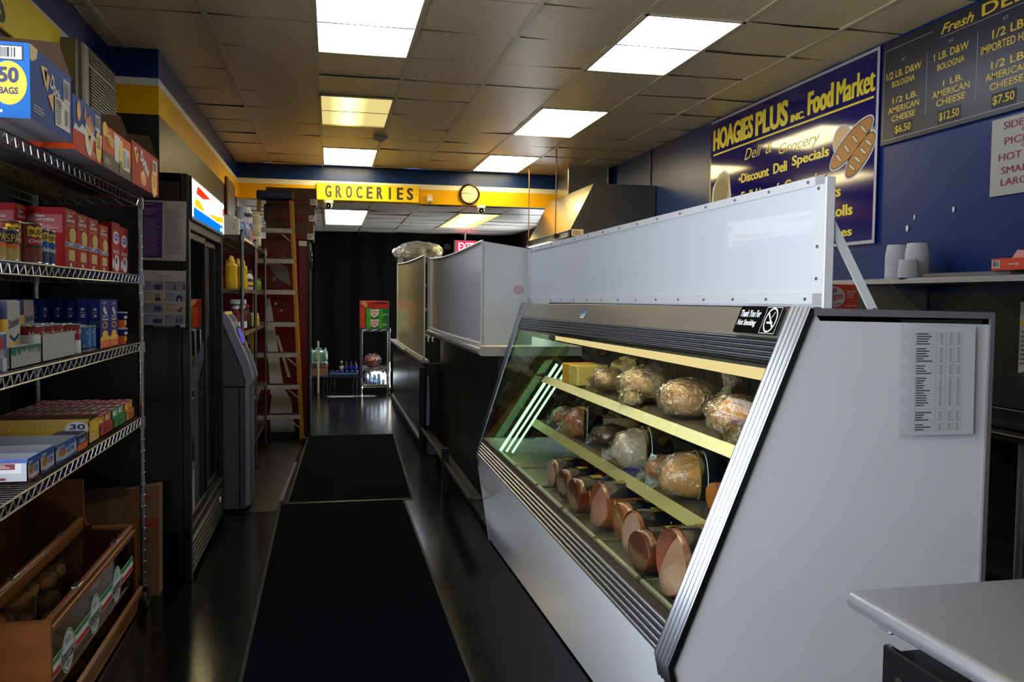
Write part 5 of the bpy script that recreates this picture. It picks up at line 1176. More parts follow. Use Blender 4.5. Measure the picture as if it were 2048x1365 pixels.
# ================================================================ counters between the deli case and the far end
m_ply = mat('black_plywood', (16, 16, 15), .5, var=.35, vscale=3, bump=.25, bscale=14, stretch=(1, 1, .25))
m_ply2 = mat('black_laminate', (18, 18, 19), .3, var=.2, vscale=3, stretch=(1, 1, .2))
m_pan = mat('white_panel', (214, 214, 216), .22, coat=.4, spec=.5)
m_panf = mat('panel_edge', (196, 196, 200), .3)
m_ledge = mat('grey_laminate', (150, 148, 146), .35)
t = thing('service_counter', 'black plywood counter with a rounded grey ledge, just beyond the deli case', 'counter', (1.05, 6.4, 0))
b = MB(); b.box(.985, 1.02, 5.03, 6.55, .10, 1.10, m_ply, .003); b.build('front_board', t)
b = MB(); b.box(.99, 1.025, 6.555, 7.84, .10, 1.10, m_ply, .003); b.build('front_board', t)
b = MB(); b.box(1.0, 1.04, 5.0, 7.86, 0, .10, m_black); b.box(1.02, 1.5, 5.03, 5.06, 0, 1.1, m_ply); b.box(1.02, 1.5, 7.82, 7.85, 0, 1.1, m_ply); b.build('frame_board', t)
b = MB(); pr_ = [(.885+.028*cos(a), 1.13+.028*sin(a)) for a in [pi/2+pi*k/8 for k in range(9)]]+[(1.5, 1.102), (1.5, 1.158)]
for ya, yb in ((4.99, 6.5), (6.505, 7.86)): b.prism(pr_, Fr((0, ya, 0), (1, 0, 0), (0, 0, 1)), (yb-ya), m_ledge)
b.build('ledge', t)
t2 = thing('foot_rail', 'low black rail on posts along the foot of the plywood counter', 'rail', (.82, 6.4, 0))
for y, z in ((7.86, .80), (6.2, .34), ): b = MB(); b.box(.80, .85, y-.025, y+.025, 0, z, m_black, .004); b.build('post', t2)
b = MB(); b.box(.805, .83, 5.02, 7.86, .225, .25, mat('rail_edge', (34, 34, 33), .4), .004); b.box(.83, .90, 5.02, 7.86, .225, .232, m_black); b.build('rail', t2)
b = MB(); b.prism([(0, 0), (.028, 0), (.034, .2), (.022, .46), (.006, .46)], Fr((.862, 7.83, .26), (1, 0, 0), (0, 0, 1)), .03, mat('bag_bluewhite', (110, 114, 140), .5)); b.box(.87, .95, 7.74, 7.80, .0, .16, mat('crate_pale', (120, 120, 132), .5), .01)
tag(b.build('folded_bag', None, (.92, 7.76, 0)), 'pale blue folded bag standing behind the end post of the foot rail', 'bag')
def panel(name, label, P0, P1, zb0, zt0, zb1, zt1, bow, m, group, end=None):
    """upright white guard panel with a metal edge; end: second leaf turned to the camera"""
    t = thing(name, label, 'panel', ((P0[0]+P1[0])/2, (P0[1]+P1[1])/2, zb0), group)
    b = MB(); n = 16; A = []; B = []
    for i in range(n+1):
        u = i/n; x = P0[0]+(P1[0]-P0[0])*u-bow*sin(pi*u); y = P0[1]+(P1[1]-P0[1])*u
        zb, zt = zb0+(zb1-zb0)*u, zt0+(zt1-zt0)*u-.035*bow/.02*sin(pi*u) if bow else zt0+(zt1-zt0)*u
        A.append((x, y, zb, zt))
    b.add([p for x, y, zb, zt in A for p in ((x, y, zb), (x, y, zt), (x+.006, y, zt), (x+.006, y, zb))], [q for i in range(n) for q in ((4*i, 4*i+4, 4*i+5, 4*i+1), (4*i+1, 4*i+5, 4*i+6, 4*i+2), (4*i+2, 4*i+6, 4*i+7, 4*i+3))], m)
    b.build('sheet', t)
    e = MB(); k = .012
    e.tube([(x-.002, y, zt) for x, y, zb, zt in A], .009, m_panf, 6); e.tube([(x-.002, y, zb+.008) for x, y, zb, zt in A], .009, m_panf, 6)
    for x, y, zb, zt in (A[0], A[-1]): e.tube([(x-.002, y, zb), (x-.002, y, zt)], .009, m_panf, 6)
    for i in range(1, n, 3): x, y, zb, zt = A[i]; e.cyl((x-.008, y, zt-.012), (x-.014, y, zt-.012), .004, m_steel, 8)
    e.build('edge_trim', t)
    if end:
        (x1, y1, zt1_) = end; d = MB(); d.add([(P0[0], P0[1], zb0), (x1, y1, zb0+.003), (x1, y1, zt1_), (P0[0], P0[1], zt0), (P0[0], P0[1]+.006, zb0), (x1, y1+.006, zb0+.003), (x1, y1+.006, zt1_), (P0[0], P0[1]+.006, zt0)], [(0, 1, 2, 3), (4, 7, 6, 5), (3, 2, 6, 7), (0, 4, 5, 1)], m)
        ff = fr_y(P0[0], P0[1], zb0); q = t
        for z in (.05, .25, .45, .58): d.cyl((P0[0]+.012, P0[1]+.001, zb0+z), (P0[0]+.012, P0[1]-.004, zb0+z), .004, m_steel, 8)
        m_st = mat('red_stamp', (206, 110, 112), .5); cx, cz = .215, .335
        for rr_ in (.026, .019, .012): d.ring(ff, cx, cz, rr_-.002, rr_-.002, rr_, rr_, m_st, .002)
        for k in range(8): a = pi*k/4; d.line(ff, (cx+.013*cos(a), cz+.013*sin(a)), (cx+.024*cos(a+.2), cz+.024*sin(a+.2)), .003, m_st, .0022)
        d.build('end_leaf', t)
    return t
panel('guard_panel', 'grey-white guard panel on the ledge of the plywood counter, with a white end leaf', (.878, 4.99), (.885, 7.84), 1.165, 1.785, 1.162, 1.805, .02, m_pan, 'white guard panels', (1.19, 5.02, 1.745))
t = thing('rear_counter', 'long black laminate counter beyond the plywood counter', 'counter', (1.0, 9.9, 0))
for ya, yb in ((7.93, 9.55), (9.57, 11.9)): b = MB(); b.box(.845, .88, ya, yb, .09, .83, m_ply2, .004); b.box(.86, .875, ya, yb, 0, .09, m_black); b.build('front_board', t)
b = MB(); b.box(.82, .90, 7.93, 9.55, .83, .865, m_ledge, .008); b.box(.80, .90, 9.57, 11.95, .83, .865, m_ledge, .008); b.build('counter_top', t)
b = MB(); b.box(.88, 1.45, 11.87, 11.9, 0, .83, m_ply2); b.build('end_board', t); b = MB(); b.box(.88, 1.45, 7.93, 7.96, 0, .83, m_ply2); b.build('end_board', t)
b = MB(); b.box(.82, .845, 7.93, 11.9, .06, .10, mat('counter_kick', (60, 56, 48), .5)); b.build('kick_strip', t)
m_pan2 = mat('yellow_cast_panel', (206, 204, 178), .25, coat=.4)  # white panel with reflected yellow put into its base colour
panel('guard_panel', 'white guard panel, yellow reflections painted in, standing on the far black counter', (.85, 7.92), (.85, 11.2), .868, 1.835, .868, 1.88, .012, m_pan2, 'white guard panels')

# ================================================================ deli case
DN, DF = 2.05, 4.96
NEAR = dict(fl=(.985, 0), no=(.872, .486), tp=(1.254, 1.428)); FAR = dict(fl=(.925, 0), no=(.842, .530), tp=(1.123, 1.418))
BK = 1.81
def CP(y, k):
    u = (y-DN)/(DF-DN); a, c = NEAR[k], FAR[k]
    return Vector((a[0]+(c[0]-a[0])*u, y, a[1]+(c[1]-a[1])*u))
def SP(y, tt, h=0):
    a, c = CP(y, 'no'), CP(y, 'tp'); d = c-a; n = Vector((-d.z, 0, d.x)).normalized()
    return a+d*tt+n*h
def SPs(y, tt, h=0): return SP(y, tt, h)
case = thing('deli_case', 'white refrigerated deli case with a slanted glass front, full of meats', 'deli case', (1.35, 3.5, 0))
m_in = mat('case_inner_dark', (16, 20, 18), .4); m_cream = mat('price_rail_cream', (250, 234, 176), .4); m_deck = mat('deck_pan', (150, 146, 132), .35)
b = MB(); b.add([CP(DN, 'fl')+Vector((0, 0, .01)), CP(DF, 'fl')+Vector((0, 0, .01)), CP(DF, 'no'), CP(DN, 'no')], [(0, 1, 2, 3)], m_wht)
b.add([CP(DN, 'fl')+Vector((.02, 0, .01)), CP(DF, 'fl')+Vector((.02, 0, .01)), CP(DF, 'no')+Vector((.03, 0, 0)), CP(DN, 'no')+Vector((.03, 0, 0))], [(0, 1, 2, 3)], m_wht); b.build('front_panel', case)
b = MB(); a = [CP(DN, 'fl'), CP(DN, 'no'), CP(DN, 'tp')]; pts = [(a[0].x+.003, .0), (a[1].x+.003, a[1].z), (a[2].x+.003, a[2].z-.012), (BK-.012, a[2].z-.014), (BK-.014, .0)]
b.prism(pts, Fr((0, DN, 0), (1, 0, 0), (0, 0, 1)), .03, m_wht); ep = b.build('end_panel', case)
b = MB(); fA = Fr((0, DN, 0), (1, 0, 0), (0, 0, 1)); z_ = a[2].z
b.prism([(a[2].x, z_-.016), (a[2].x, z_+.004), (BK, z_-.004), (BK, 0), (BK-.016, 0), (BK-.014, z_-.022)], Fr((0, DN-.008, 0), (1, 0, 0), (0, 0, 1)), .04, mat('end_trim_metal', (150, 140, 146), .4, .7)); b.build('end_trim', case)
b = MB(); b.add([CP(DF, 'fl'), CP(DF, 'no'), SP(DF, .1), Vector((BK, DF, .6)), Vector((BK, DF, 0))], [(0, 1, 2, 3, 4)], m_wht); b.build('far_end_panel', case)
m_cglass = clear('case_glass', (238, 250, 244), 1.0, .0, .0)
b = MB(); b.add([SP(DF, .1), SP(DF, .86), Vector((1.46, DF, 1.30)), Vector((1.20, DF, .60))], [(0, 1, 2, 3)], clear('end_glass', (190, 225, 205), 1.0, .01, .02)); b.build('far_end_glass', case)
# glowing strips added in place of bright streaks along the end glass
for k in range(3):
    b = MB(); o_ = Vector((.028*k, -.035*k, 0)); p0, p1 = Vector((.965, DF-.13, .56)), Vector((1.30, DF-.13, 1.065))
    b.tube([p0+o_, p0.lerp(p1, .55)+o_, p1+o_], .0065 if k else .009, emit('case_end_glow', (170, 255, 170), 1.5), 8); b.build('end_glow_strip', case)
b = MB(); b.tube([Vector((.985, DN+.2, .60)), Vector((1.12, DN+.2, .82))], .007, emit('case_end_glow', (170, 255, 170), 1.5), 8); b.build('end_glow_strip', case)  # the same added glow, low at the near end
b = MB(); z = .53
b.add([SP(DN+.03, .09, -.03), SP(DF-.02, .09, -.03), Vector((1.0, DF-.02, z-.02)), Vector((1.0, DN+.03, z-.02))], [(0, 1, 2, 3)], m_steel)
b.add([(.98, DN+.03, z-.02), (.98, DF-.02, z-.02), (1.74, DF-.02, z-.02), (1.74, DN+.03, z-.02)], [(0, 1, 2, 3)], mat('deck_grate', (70, 72, 70), .4, .5)); b.build('deck', case)
m_pan_w = mat('deck_pan_ivory', (150, 142, 118), .4)
for k in range(6):
    y0 = DN+.07+k*.47; y1 = y0+.455
    p = MB(); p.box(1.0, 1.62, y0, y1, z-.018, z-.006, m_pan_w, .003); p.tube([(.985, y0+.01, z+.006), (.985, y1-.01, z+.006)], .011, mat('pan_lip_ivory', (220, 214, 192), .35), 8); p.tube([(1.0, y0+.012, z-.002), (1.6, y0+.012, z-.002)], .007, m_pan_w, 6); p.build('deck_pan', case)
b = MB(); b.box(1.74, 1.78, DN+.03, DF-.02, .45, 1.38, m_in)
for k in range(26): b.box(1.735, 1.742, DN+.06+k*.11, DN+.13+k*.11, 1.06, 1.12, m_dark)
b.build('back_wall', case)
b = MB(); b.add([(.99, DN+.032, .5), (1.74, DN+.032, .5), (1.74, DN+.032, 1.38), (1.24, DN+.032, 1.38)], [(0, 1, 2, 3)], mat('case_liner', (190, 194, 186), .4)); b.build('end_liner', case)
b = MB(); p0, p1 = CP(DN, 'tp'), CP(DF, 'tp')
b.add([p0, p1, Vector((BK, DF, 1.418)), Vector((BK, DN, 1.424)), p0-Vector((-.02, 0, .03)), p1-Vector((-.02, 0, .03)), Vector((BK, DF, 1.388)), Vector((BK, DN, 1.39))], [(0, 1, 2, 3), (4, 7, 6, 5), (2, 6, 7, 3), (0, 3, 7, 4)], m_steel)
b.add([(BK, DN, 0), (BK, DF, 0), (BK, DF, 1.418), (BK, DN, 1.42)], [(0, 1, 2, 3)], m_wht); b.build('top', case)
# header band, ridges, glass, bottom rail
T_G0, T_G1, T_R1 = .10, .838, .912
def strip(mb, y0, y1, ta, tb, h0, h1, m, n=1):
    mb.add([SP(y0, ta, h0), SP(y1, ta, h0), SP(y1, tb, h1), SP(y0, tb, h1)], [(0, 1, 2, 3)], m)
def ridge_y(mb, y0, y1, ta, tb, n, m, hh=.008):
    for k in range(n):
        c0, c1 = ta+(tb-ta)*k/n, ta+(tb-ta)*(k+1)/n; R0 = []; R1 = []
        for i in range(7):
            s_ = i/6; tt = c0+(c1-c0)*(.04+.92*s_); h = hh*sin(pi*s_)
            R0.append(SP(y0, tt, h)); R1.append(SP(y1, tt, h))
        mb.loft([R0, R1], m, False, False, False)
        mb.add([SP(y0, c0, .0), SP(y1, c0, .0), SP(y1, c1, .0), SP(y0, c1, .0)], [(0, 1, 2, 3)], m_dark)
b = MB(); strip(b, DN+.02, DF, T_R1, 1.0, .002, .004, mat('header_steel', (190, 184, 172), .36, .85, var=.05, vscale=20, stretch=(1, .1, 1))); strip(b, DN+.02, DF, T_G1-.01, 1.0, -.02, -.02, m_steel); hd = b.build('header', case)
b = MB(); ridge_y(b, DN+.09, DF-.05, T_G1, T_R1, 5, m_alu); b.build('header_ridge', case)
b = MB(); ridge_y(b, DN+.09, DF-.05, .0, T_G0-.012, 5, m_alu, .009); strip(b, DN+.03, DF, T_G0-.012, T_G0+.01, .004, .0, m_steel); strip(b, DN+.03, DF, 0, T_G0, -.02, -.02, m_steel); b.build('bottom_rail', case)
b = MB(); strip(b, DN+.1, DF-.06, T_G0, T_G1, -.004, -.004, m_cglass); b.build('front_glass', case)
def side_trim(y0, y1, n):
    mb = MB()
    for k in range(n):
        a_, c_ = y0+(y1-y0)*k/n, y0+(y1-y0)*(k+1)/n; rings = []
        for tt, pn in ((1.004, None), (.5, None), (.0, None), (None, .12)):
            ring = []
            for i in range(7):
                s_ = i/6; y = a_+(c_-a_)*(.05+.9*s_); h = .004+.009*sin(pi*s_)
                if tt is not None: ring.append(SP(y, tt, h))
                else: q = CP(y, 'no').lerp(CP(y, 'fl'), pn); ring.append(q+Vector((-h, 0, 0)))
            rings.append(ring)
        mb.loft(rings, m_alu, False, False, False)
        mb.add([SP(a_, 1.0, .003), SP(c_, 1.0, .003), SP(c_, 0, .003), SP(a_, 0, .003)], [(0, 1, 2, 3)], m_dark)
    q0, q1 = (y0-.002, y0) if y0 < 3 else (y1, y1+.002)
    yy_ = y0 if y0 < 3 else y1
    mb.add([SP(yy_, 1.0, -.004), SP(yy_, 1.0, .013), SP(yy_, 0, .013), CP(yy_, 'no').lerp(CP(yy_, 'fl'), .12)+Vector((-.012, 0, 0)), CP(yy_, 'no').lerp(CP(yy_, 'fl'), .12)+Vector((.004, 0, 0)), SP(yy_, 0, -.004)], [(0, 1, 2, 3, 4, 5)], m_black)
    return mb
side_trim(DN-.006, DN+.10, 5).build('side_trim', case)
side_trim(DF-.065, DF+.004, 4).build('side_trim', case)
# canopy lamp and glass shelves with cream price rails
m_lampw = emit('case_canopy_lens', (255, 222, 156), .55)
b = MB(); b.box(1.30, 1.42, DN+.04, DF-.10, 1.262, 1.29, m_steel); b.box(1.295, 1.31, DN+.04, DF-.10, 1.205, 1.265, m_lampw); b.build('canopy', case)
b = MB(); b.cyl((1.25, DN+.12, 1.315), (1.20, DF-.2, 1.315), .013, emit('case_tube', (255, 232, 186), 9), 10); b.build('canopy_lamp', case)
def shelf(z, x0, drop, m):
    b = MB(); b.box(x0, 1.73, DN+.04, DF-.12, z-.014, z, mat('shelf_pan', (120, 116, 100), .3, .4)); s_ = b.build('shelf', case)
    b = MB(); b.add([(x0-.03, DN+.04, z-drop), (x0-.03, DF-.12, z-drop), (x0, DF-.12, z+.012), (x0, DN+.04, z+.012)], [(0, 1, 2, 3)], m); b.add([(x0-.03, DN+.04, z-drop), (x0-.03, DF-.12, z-drop), (x0, DF-.12, z-drop-.002), (x0, DN+.04, z-drop-.002)], [(0, 1, 2, 3)], m_dark); b.build('price_rail', s_)
    for k in range(7): b = MB(); y = DN+.2+.42*k; b.prism([(0, 0), (1.73-x0, 0), (1.73-x0, -.09)], Fr((x0, y, z-.015), (1, 0, 0), (0, 0, 1)), .004, m_in); b.build('bracket', s_)
shelf(.985, 1.235, .022, m_cream); shelf(.735, 1.17, .024, mat('price_rail_olive', (168, 150, 92), .4))
b = MB(); b.cyl((1.30, DN+.12, .955), (1.30, DF-.2, .955), .008, emit('case_shelf_glow', (255, 230, 180), .7), 8); b.build('shelf_fill_glow', case)  # dim glowing rod added to brighten the goods underneath

# things stuck on the case
b = MB(); y0, y1 = 2.10, 2.40
def HB(y, tt, h=.006): return SP(y, tt, h)
o_ = SP(y1, .918, .004); u_ = (SP(y0, .918, .004)-o_).normalized(); v_ = (SP(y1, .99, .004)-o_).normalized()
sfm = Fr(o_, u_, v_)
def rrect(w_, h_, r, n=5):
    P = []
    for cx, cy, a0 in ((w_-r, r, -pi/2), (w_-r, h_-r, 0), (r, h_-r, pi/2), (r, r, pi)):
        for k in range(n+1): a = a0+pi/2*k/n; P.append((cx+r*cos(a), cy+r*sin(a)))
    return P
fs_ = Fr(sfm.p(0, 0, .008), u_, v_); b.prism(rrect(.235, .085, .008), fs_, .008, m_gloss_black)
m_sw = mat('sign_white_print', (225, 225, 228), .5)
b.text('Thank You For', fs_, .012, .05, .115, .022, m_sw, .04, .15, h=.001); b.text('Not Smoking', fs_, .010, .018, .105, .024, m_sw, .04, .15, h=.001)
b.ring(fs_, .188, .043, .026, .033, .031, .038, m_sw, .001); b.line(fs_, (.166, .066), (.21, .02), .006, m_sw, .0012); b.rect(fs_, .172, .032, .03, .006, m_sw, .0011); b.line(fs_, (.19, .05), (.198, .068), .003, m_sw, .0011)
for (p, q) in (((.150, .003), (.228, .003)), ((.228, .003), (.228, .082)), ((.228, .082), (.150, .082)), ((.150, .082), (.150, .003))): b.line(fs_, p, q, .0015, m_sw, .001)
tag(b.build('no_smoking_sign', None, fs_.p(.12, .04)), 'black plaque reading Thank You For Not Smoking on the header of the deli case', 'sign')
b = MB(); o2 = SP(3.86, .93, .006); f2 = Fr(o2, u_, v_); b.prism(rrect(.055, .055, .004), f2, .001, m_pw); b.rect(f2, .006, .02, .042, .018, mat('nsf_blue', (60, 120, 190), .4), .0012); b.bars(f2, .008, .005, .04, .012, 2, m_pb, h=.0012); b.bars(f2, .01, .044, .036, .007, 1, m_pb, h=.0012)
tag(b.build('sticker', None, o2), 'small white and blue sticker on the steel header of the deli case', 'sticker')
pf = Fr((1.545, DN-.0105, 1.085), (1, 0, 0), (-.015, 0, 1))
b = MB(); pw, ph = .205, .30; m_lists = mat('list_paper', (196, 196, 202), .5); m_lline = mat('list_line', (140, 140, 148), .6); m_plas = clear('sleeve_film', (250, 250, 250), .5, .15, .0, .03, (190, 190, 190))
b.rect(pf, 0, 0, pw, ph, m_lists, .0005); r = random.Random(8); gx0, gx1 = .017, .163; cols = [gx0, gx0+.064, gx0+.094, gx0+.119, gx1]
rows = 40
for k in range(rows+1):
    y = .012+(ph-.03)*k/rows; b.rect(pf, gx0, y, gx1-gx0, .0006, m_lline, .001)
    if k < rows and k not in (3, 8, 9, 22, 27, 34):
        b.rect(pf, gx0+.003, y+.002, .02+.03*r.random(), .003, m_ink, .001)
        for c in cols[1:-1]: b.rect(pf, c+.012, y+.002, .009, .003, m_lline, .001)
for c in cols: b.rect(pf, c, .012, .0007, ph-.03, m_lline, .001)
tag(b.build('price_list', None, pf.p(pw/2, ph/2)), 'printed price list taped to the white end of the deli case', 'price list')
b = MB(); b.rect(pf, -.03, -.012, pw+.05, ph+.03, m_plas, .002)
for k in range(7): b.rect(pf, -.028, -.006+.045*k, .02, .03, m_plas, .0024)
tag(b.build('plastic_sleeve', None, pf.p(pw/2, 0)), 'clear plastic sleeve taped over the price list', 'plastic sleeve')

# white sneeze guard on top of the case
sg_ = thing('sneeze_guard', 'long white framed sneeze guard panel along the top of the deli case', 'panel', (1.22, 3.5, 1.43))
G0, G1 = Vector((1.283, DN+.0, 1.434)), Vector((1.155, DF-.01, 1.426)); gt0, gt1 = 1.778, 1.748
m_sg = mat('sneeze_guard_white', (190, 194, 202), .6, coat=.4, crough=.02, spec=.1)
b = MB(); b.add([G0, G1, Vector((G1.x, G1.y, gt1)), Vector((G0.x, G0.y, gt0)), G0+Vector((.008, 0, 0)), G1+Vector((.008, 0, 0)), Vector((G1.x+.008, G1.y, gt1)), Vector((G0.x+.008, G0.y, gt0))], [(0, 1, 2, 3), (4, 7, 6, 5), (3, 2, 6, 7), (0, 3, 7, 4)], m_sg); b.build('sheet', sg_)
b = MB(); d_ = (G1-G0).normalized(); nn = Vector((d_.y, -d_.x, 0)); nn = nn if nn.x < 0 else -nn
fg = Fr(G1, -d_, (0, 0, 1)); L = (G1-G0).length
def sgl(u, v): return (u*L, (v)*((gt1-G1.z)+(gt0-G0.z-(gt1-G1.z))*u)+(G0.z-G1.z)*u)
def frame_strip(u0, v0, u1, v1, m=m_panf):
    P = [sgl(u0, v0), sgl(u1, v0), sgl(u1, v1), sgl(u0, v1)]; b.loft([[fg.p(x, y, 0) for x, y in P], [fg.p(x, y, .006) for x, y in P]], m)
frame_strip(0, .93, 1, 1.0); frame_strip(0, 0, 1, .085); frame_strip(.985, 0, 1, 1); frame_strip(0, 0, .008, 1)
b.box(G0.x-.006, G0.x+.022, DN-.008, DN+.002, G0.z-.004, gt0+.002, m_panf, .002)
for k in range(15):
    for v in (.965, .04):
        x, y = sgl(.02+.955*k/14, v); b.cyl(fg.p(x, y, .006), fg.p(x, y, .010), .0045, m_steel, 8)
for v in (.2, .45, .9): x, y = sgl(.992, v); b.cyl(fg.p(x, y, .006), fg.p(x, y, .01), .0045, m_steel, 8)
b.build('frame', sg_)
b = MB(); p, q = Vector((1.290, DN+.004, 1.675)), Vector((1.438, DN+.004, 1.418)); dd = (q-p).normalized(); nrm = Vector((-dd.z, 0, dd.x))*.0125
b.loft([[p-nrm, p+nrm, q+nrm, q-nrm], [v+Vector((0, -.006, 0)) for v in (p-nrm, p+nrm, q+nrm, q-nrm)]], m_panf)
for c in (p+dd*.012, q-dd*.012): b.cyl(c+Vector((0, -.005, 0)), c+Vector((0, -.011, 0)), .005, m_steel, 8)
b.box(1.43, 1.475, DN-.004, DN+.02, 1.421, 1.426, m_panf); b.build('brace', sg_)

# ---------------------------------------------------------------- meats and cheeses
m_hamskin = mat('ham_skin', (140, 74, 38), .28, coat=.6, var=.35, vscale=14, bump=.25, bscale=30); m_hamskin2 = mat('ham_skin_pink', (152, 80, 64), .28, coat=.6, var=.25, vscale=20, bump=.3, bscale=60); m_hamdark = mat('ham_skin_dark', (96, 38, 18), .25, coat=.6, var=.45, vscale=16, bump=.3, bscale=40)
m_cut = mat('ham_cut_face', (160, 104, 84), .42, coat=.2, var=.12, vscale=25); m_cut2 = mat('ham_cut_pale', (172, 124, 104), .42, coat=.2, var=.08, vscale=20); m_cut3 = mat('ham_cut_brown', (86, 42, 28), .4, coat=.3, var=.2, vscale=20)
m_mlabel = mat('meat_label_black', (18, 20, 26), .22, coat=.7, var=.5, vscale=30); m_mgold = mat('meat_label_gold', (176, 140, 60), .25, .5)
def log_meat(c, L, ry, rz, yaw, skin, cut, label, group, seed, lab=True, tilt=0, slope=0):
    yaw += .20; L *= .95
    t = thing('ham', label, 'deli meat', c, group)
    M = Matrix.Translation(Vector(c)) @ Matrix.Rotation(yaw, 4, 'Z') @ Matrix.Rotation(tilt, 4, 'Y')
    def ring(x, k, n=26, lift=0):
        R = []
        for i in range(n):
            a = 2*pi*i/n; q = 1+.05*noise.noise(Vector((x*9, cos(a)*1.5, sin(a)*1.5+seed*3)))
            xx = x+slope*(sin(a)*.5+.5)*rz*2 if x < .02 else x
            R.append(Vector((xx, ry*k*q*cos(a)+lift*cos(a), rz+rz*k*q*sin(a)*(1 if sin(a) > 0 else .96)+lift*sin(a))))
        return R
    b = MB(); b.X = M
    xs_ = [(0, .94), (.006, .985), (.02, 1.0), (L*.3, 1.03), (L*.6, 1.02), (L*.8, .92), (L*.93, .68), (L*.985, .35), (L, .08)]
    b.loft([ring(x, k) for x, k in xs_], skin, True, False, True)
    for x in (L*.18, L*.32, L*.46, L*.6): b.tube([v for v in ring(x, 1.012, 22)], .0018, m_mgold if lab else skin, 4, True)
    b.build('casing', t)
    b = MB(); b.X = M; b.loft([ring(0, .94), [v-Vector((.003, 0, 0)) for v in ring(0, .82)], [v-Vector((.003, 0, 0)) for v in ring(0, .3)]], cut, True, False, True); b.build('cut_face', t)
    if lab:
        b = MB(); b.X = M; n = 26
        for k0, k1, xa, xb in ((2, 12, L*.12, L*.62),):
            rs = [[v for v in ring(x, 1.035 if x < L*.6 else 1.02, n, .001)[k0:k1]] for x in (xa, (xa+xb)/2, xb)]
            b.loft(rs, m_mlabel, False, False, False)
            mid = ring((xa+xb)/2, 1.035, n, .004); b.add([mid[6]+Vector((-.02, 0, 0)), mid[6]+Vector((.03, 0, 0)), mid[8]+Vector((.03, 0, 0)), mid[8]+Vector((-.02, 0, 0))], [(0, 1, 2, 3)], m_mgold)
        b.build('label_wrap', t)
    return t
def wrapped(c, rx, ry, rz, yaw, skin, label, group, seed, cap=True, film=True, cut=None):
    t = thing('turkey_breast', label, 'deli meat', c, group)
    R = Matrix.Rotation(yaw, 3, 'Z')
    b = MB(); b.blob((c[0], c[1], c[2]+rz*.9), rx, ry, rz, skin, 24, 16, .06, 1.6, seed, .88, R); b.build('meat', t)
    if cap:
        b = MB(); rings = []; n = 22
        for k in range(6):
            u = k/5; ring = []
            for i in range(n):
                a = 2*pi*i/n; x = rx*(.05+1.0*u); q = math.sqrt(max(0.0, 1-min(.97, x/rx/1.12)**2))*1.08+.03
                ring.append(Vector(c)+R @ Vector((x, ry*q*cos(a), 0))+Vector((0, 0, max(.004, rz*.9+rz*q*sin(a)))))
            rings.append(ring)
        b.loft(rings, m_mlabel, True, False, True); b.build('label_wrap', t)
        b = MB()
        for k in (0, 1): b.tube(rings[k], .0035 if k == 0 else .0015, m_mgold if k == 0 else m_pw, 5, True)
        b.build('label_edge', t)
    if film:
        b = MB(); b.blob((c[0]-rx*.05, c[1], c[2]+rz*.92), rx*1.06, ry*1.05, rz*1.05, m_mfilm, 24, 14, .07, 2.4, seed+3, .85, R)
        d = R @ Vector((-1, .2, 0)); b.tube([Vector(c)+d*rx*.9+Vector((0, 0, rz*.5)), Vector(c)+d*rx*1.3+Vector((0, 0, rz*.55))], [.012, .03], m_mfilm, 10, caps=False); b.build('film', t)
    return t
m_mfilm = clear('meat_film', (250, 248, 244), 1.2, .1, .04, .03, (230, 225, 215), 1.2, 24)
m_bagf = clear('poly_bag', (248, 242, 232), 1.4, .10, .08, .12, (236, 214, 176), 1.5, 26)
m_turkey = mat('roast_turkey', (196, 150, 100), .4, coat=.3, var=.18, vscale=10); m_turk_b = mat('roast_turkey_brown', (178, 96, 40), .35, coat=.4, var=.3, vscale=12); m_pale = mat('pale_turkey', (196, 168, 148), .35, coat=.4, var=.1, vscale=10)
G = 'deli meats on the case deck'; z0 = .536
log_meat((1.035, 3.94, z0), .24, .068, .068, -.12, m_hamdark, m_cut2, 'small ham at the far end of the deck row, pale round cut face', G, 1)
log_meat((1.025, 3.70, z0), .26, .07, .07, -.1, m_hamdark, m_cut3, 'dark ham second from the far end of the deck row', G, 2)
log_meat((1.0, 3.43, z0), .28, .074, .078, -.1, m_hamdark, m_cut3, 'dark reddish ham third from the far end of the deck row', G, 3)
log_meat((1.02, 3.20, z0), .32, .086, .092, -.12, m_hamskin, m_cut, 'golden brown ham with a tall pink cut face, middle of the deck row', G, 4, slope=.3)
log_meat((1.06, 3.02, z0), .34, .076, .074, -.2, m_hamskin, m_hamskin, 'round brown ham with a silver-edged dark label, just right of the tall golden one', G, 5)
log_meat((1.035, 2.855, z0), .32, .076, .078, -.12, m_hamskin, m_cut2, 'ham with a pale cut face and gold-striped casing, third from the near end', G, 6, slope=.2)
log_meat((1.0, 2.65, z0), .34, .082, .072, -.1, m_hamdark, m_cut3, 'dark brown-faced ham second from the near end', G, 7)
log_meat((1.0, 2.42, z0), .36, .108, .105, -.16, m_hamskin2, m_cut2, 'largest pink ham at the near end of the deck row', G, 8, slope=.5)
log_meat((1.05, 2.17, z0), .16, .036, .04, -.1, m_hamdark, m_cut3, 'small dark meat wedged between the largest ham and the case end', G, 9, lab=False)
G = 'deli meats on the middle shelf'; z0 = .741
wrapped((1.30, 4.60, z0), .085, .08, .055, .2, m_turk_b, 'glossy brown meat at the far end of the middle shelf', G, 1, False)
wrapped((1.27, 4.20, z0), .10, .085, .078, -.3, m_turk_b, 'brown turkey breast with a dark label at the far end of the middle shelf', G, 2)
wrapped((1.34, 3.95, z0), .09, .08, .05, .1, m_hamdark, 'dark wrapped meat in the shade behind the brown turkey breast', G, 12, False)
wrapped((1.28, 3.38, z0), .125, .098, .085, -.2, m_pale, 'pale turkey breast with a black wrap in the middle of the middle shelf', G, 3)
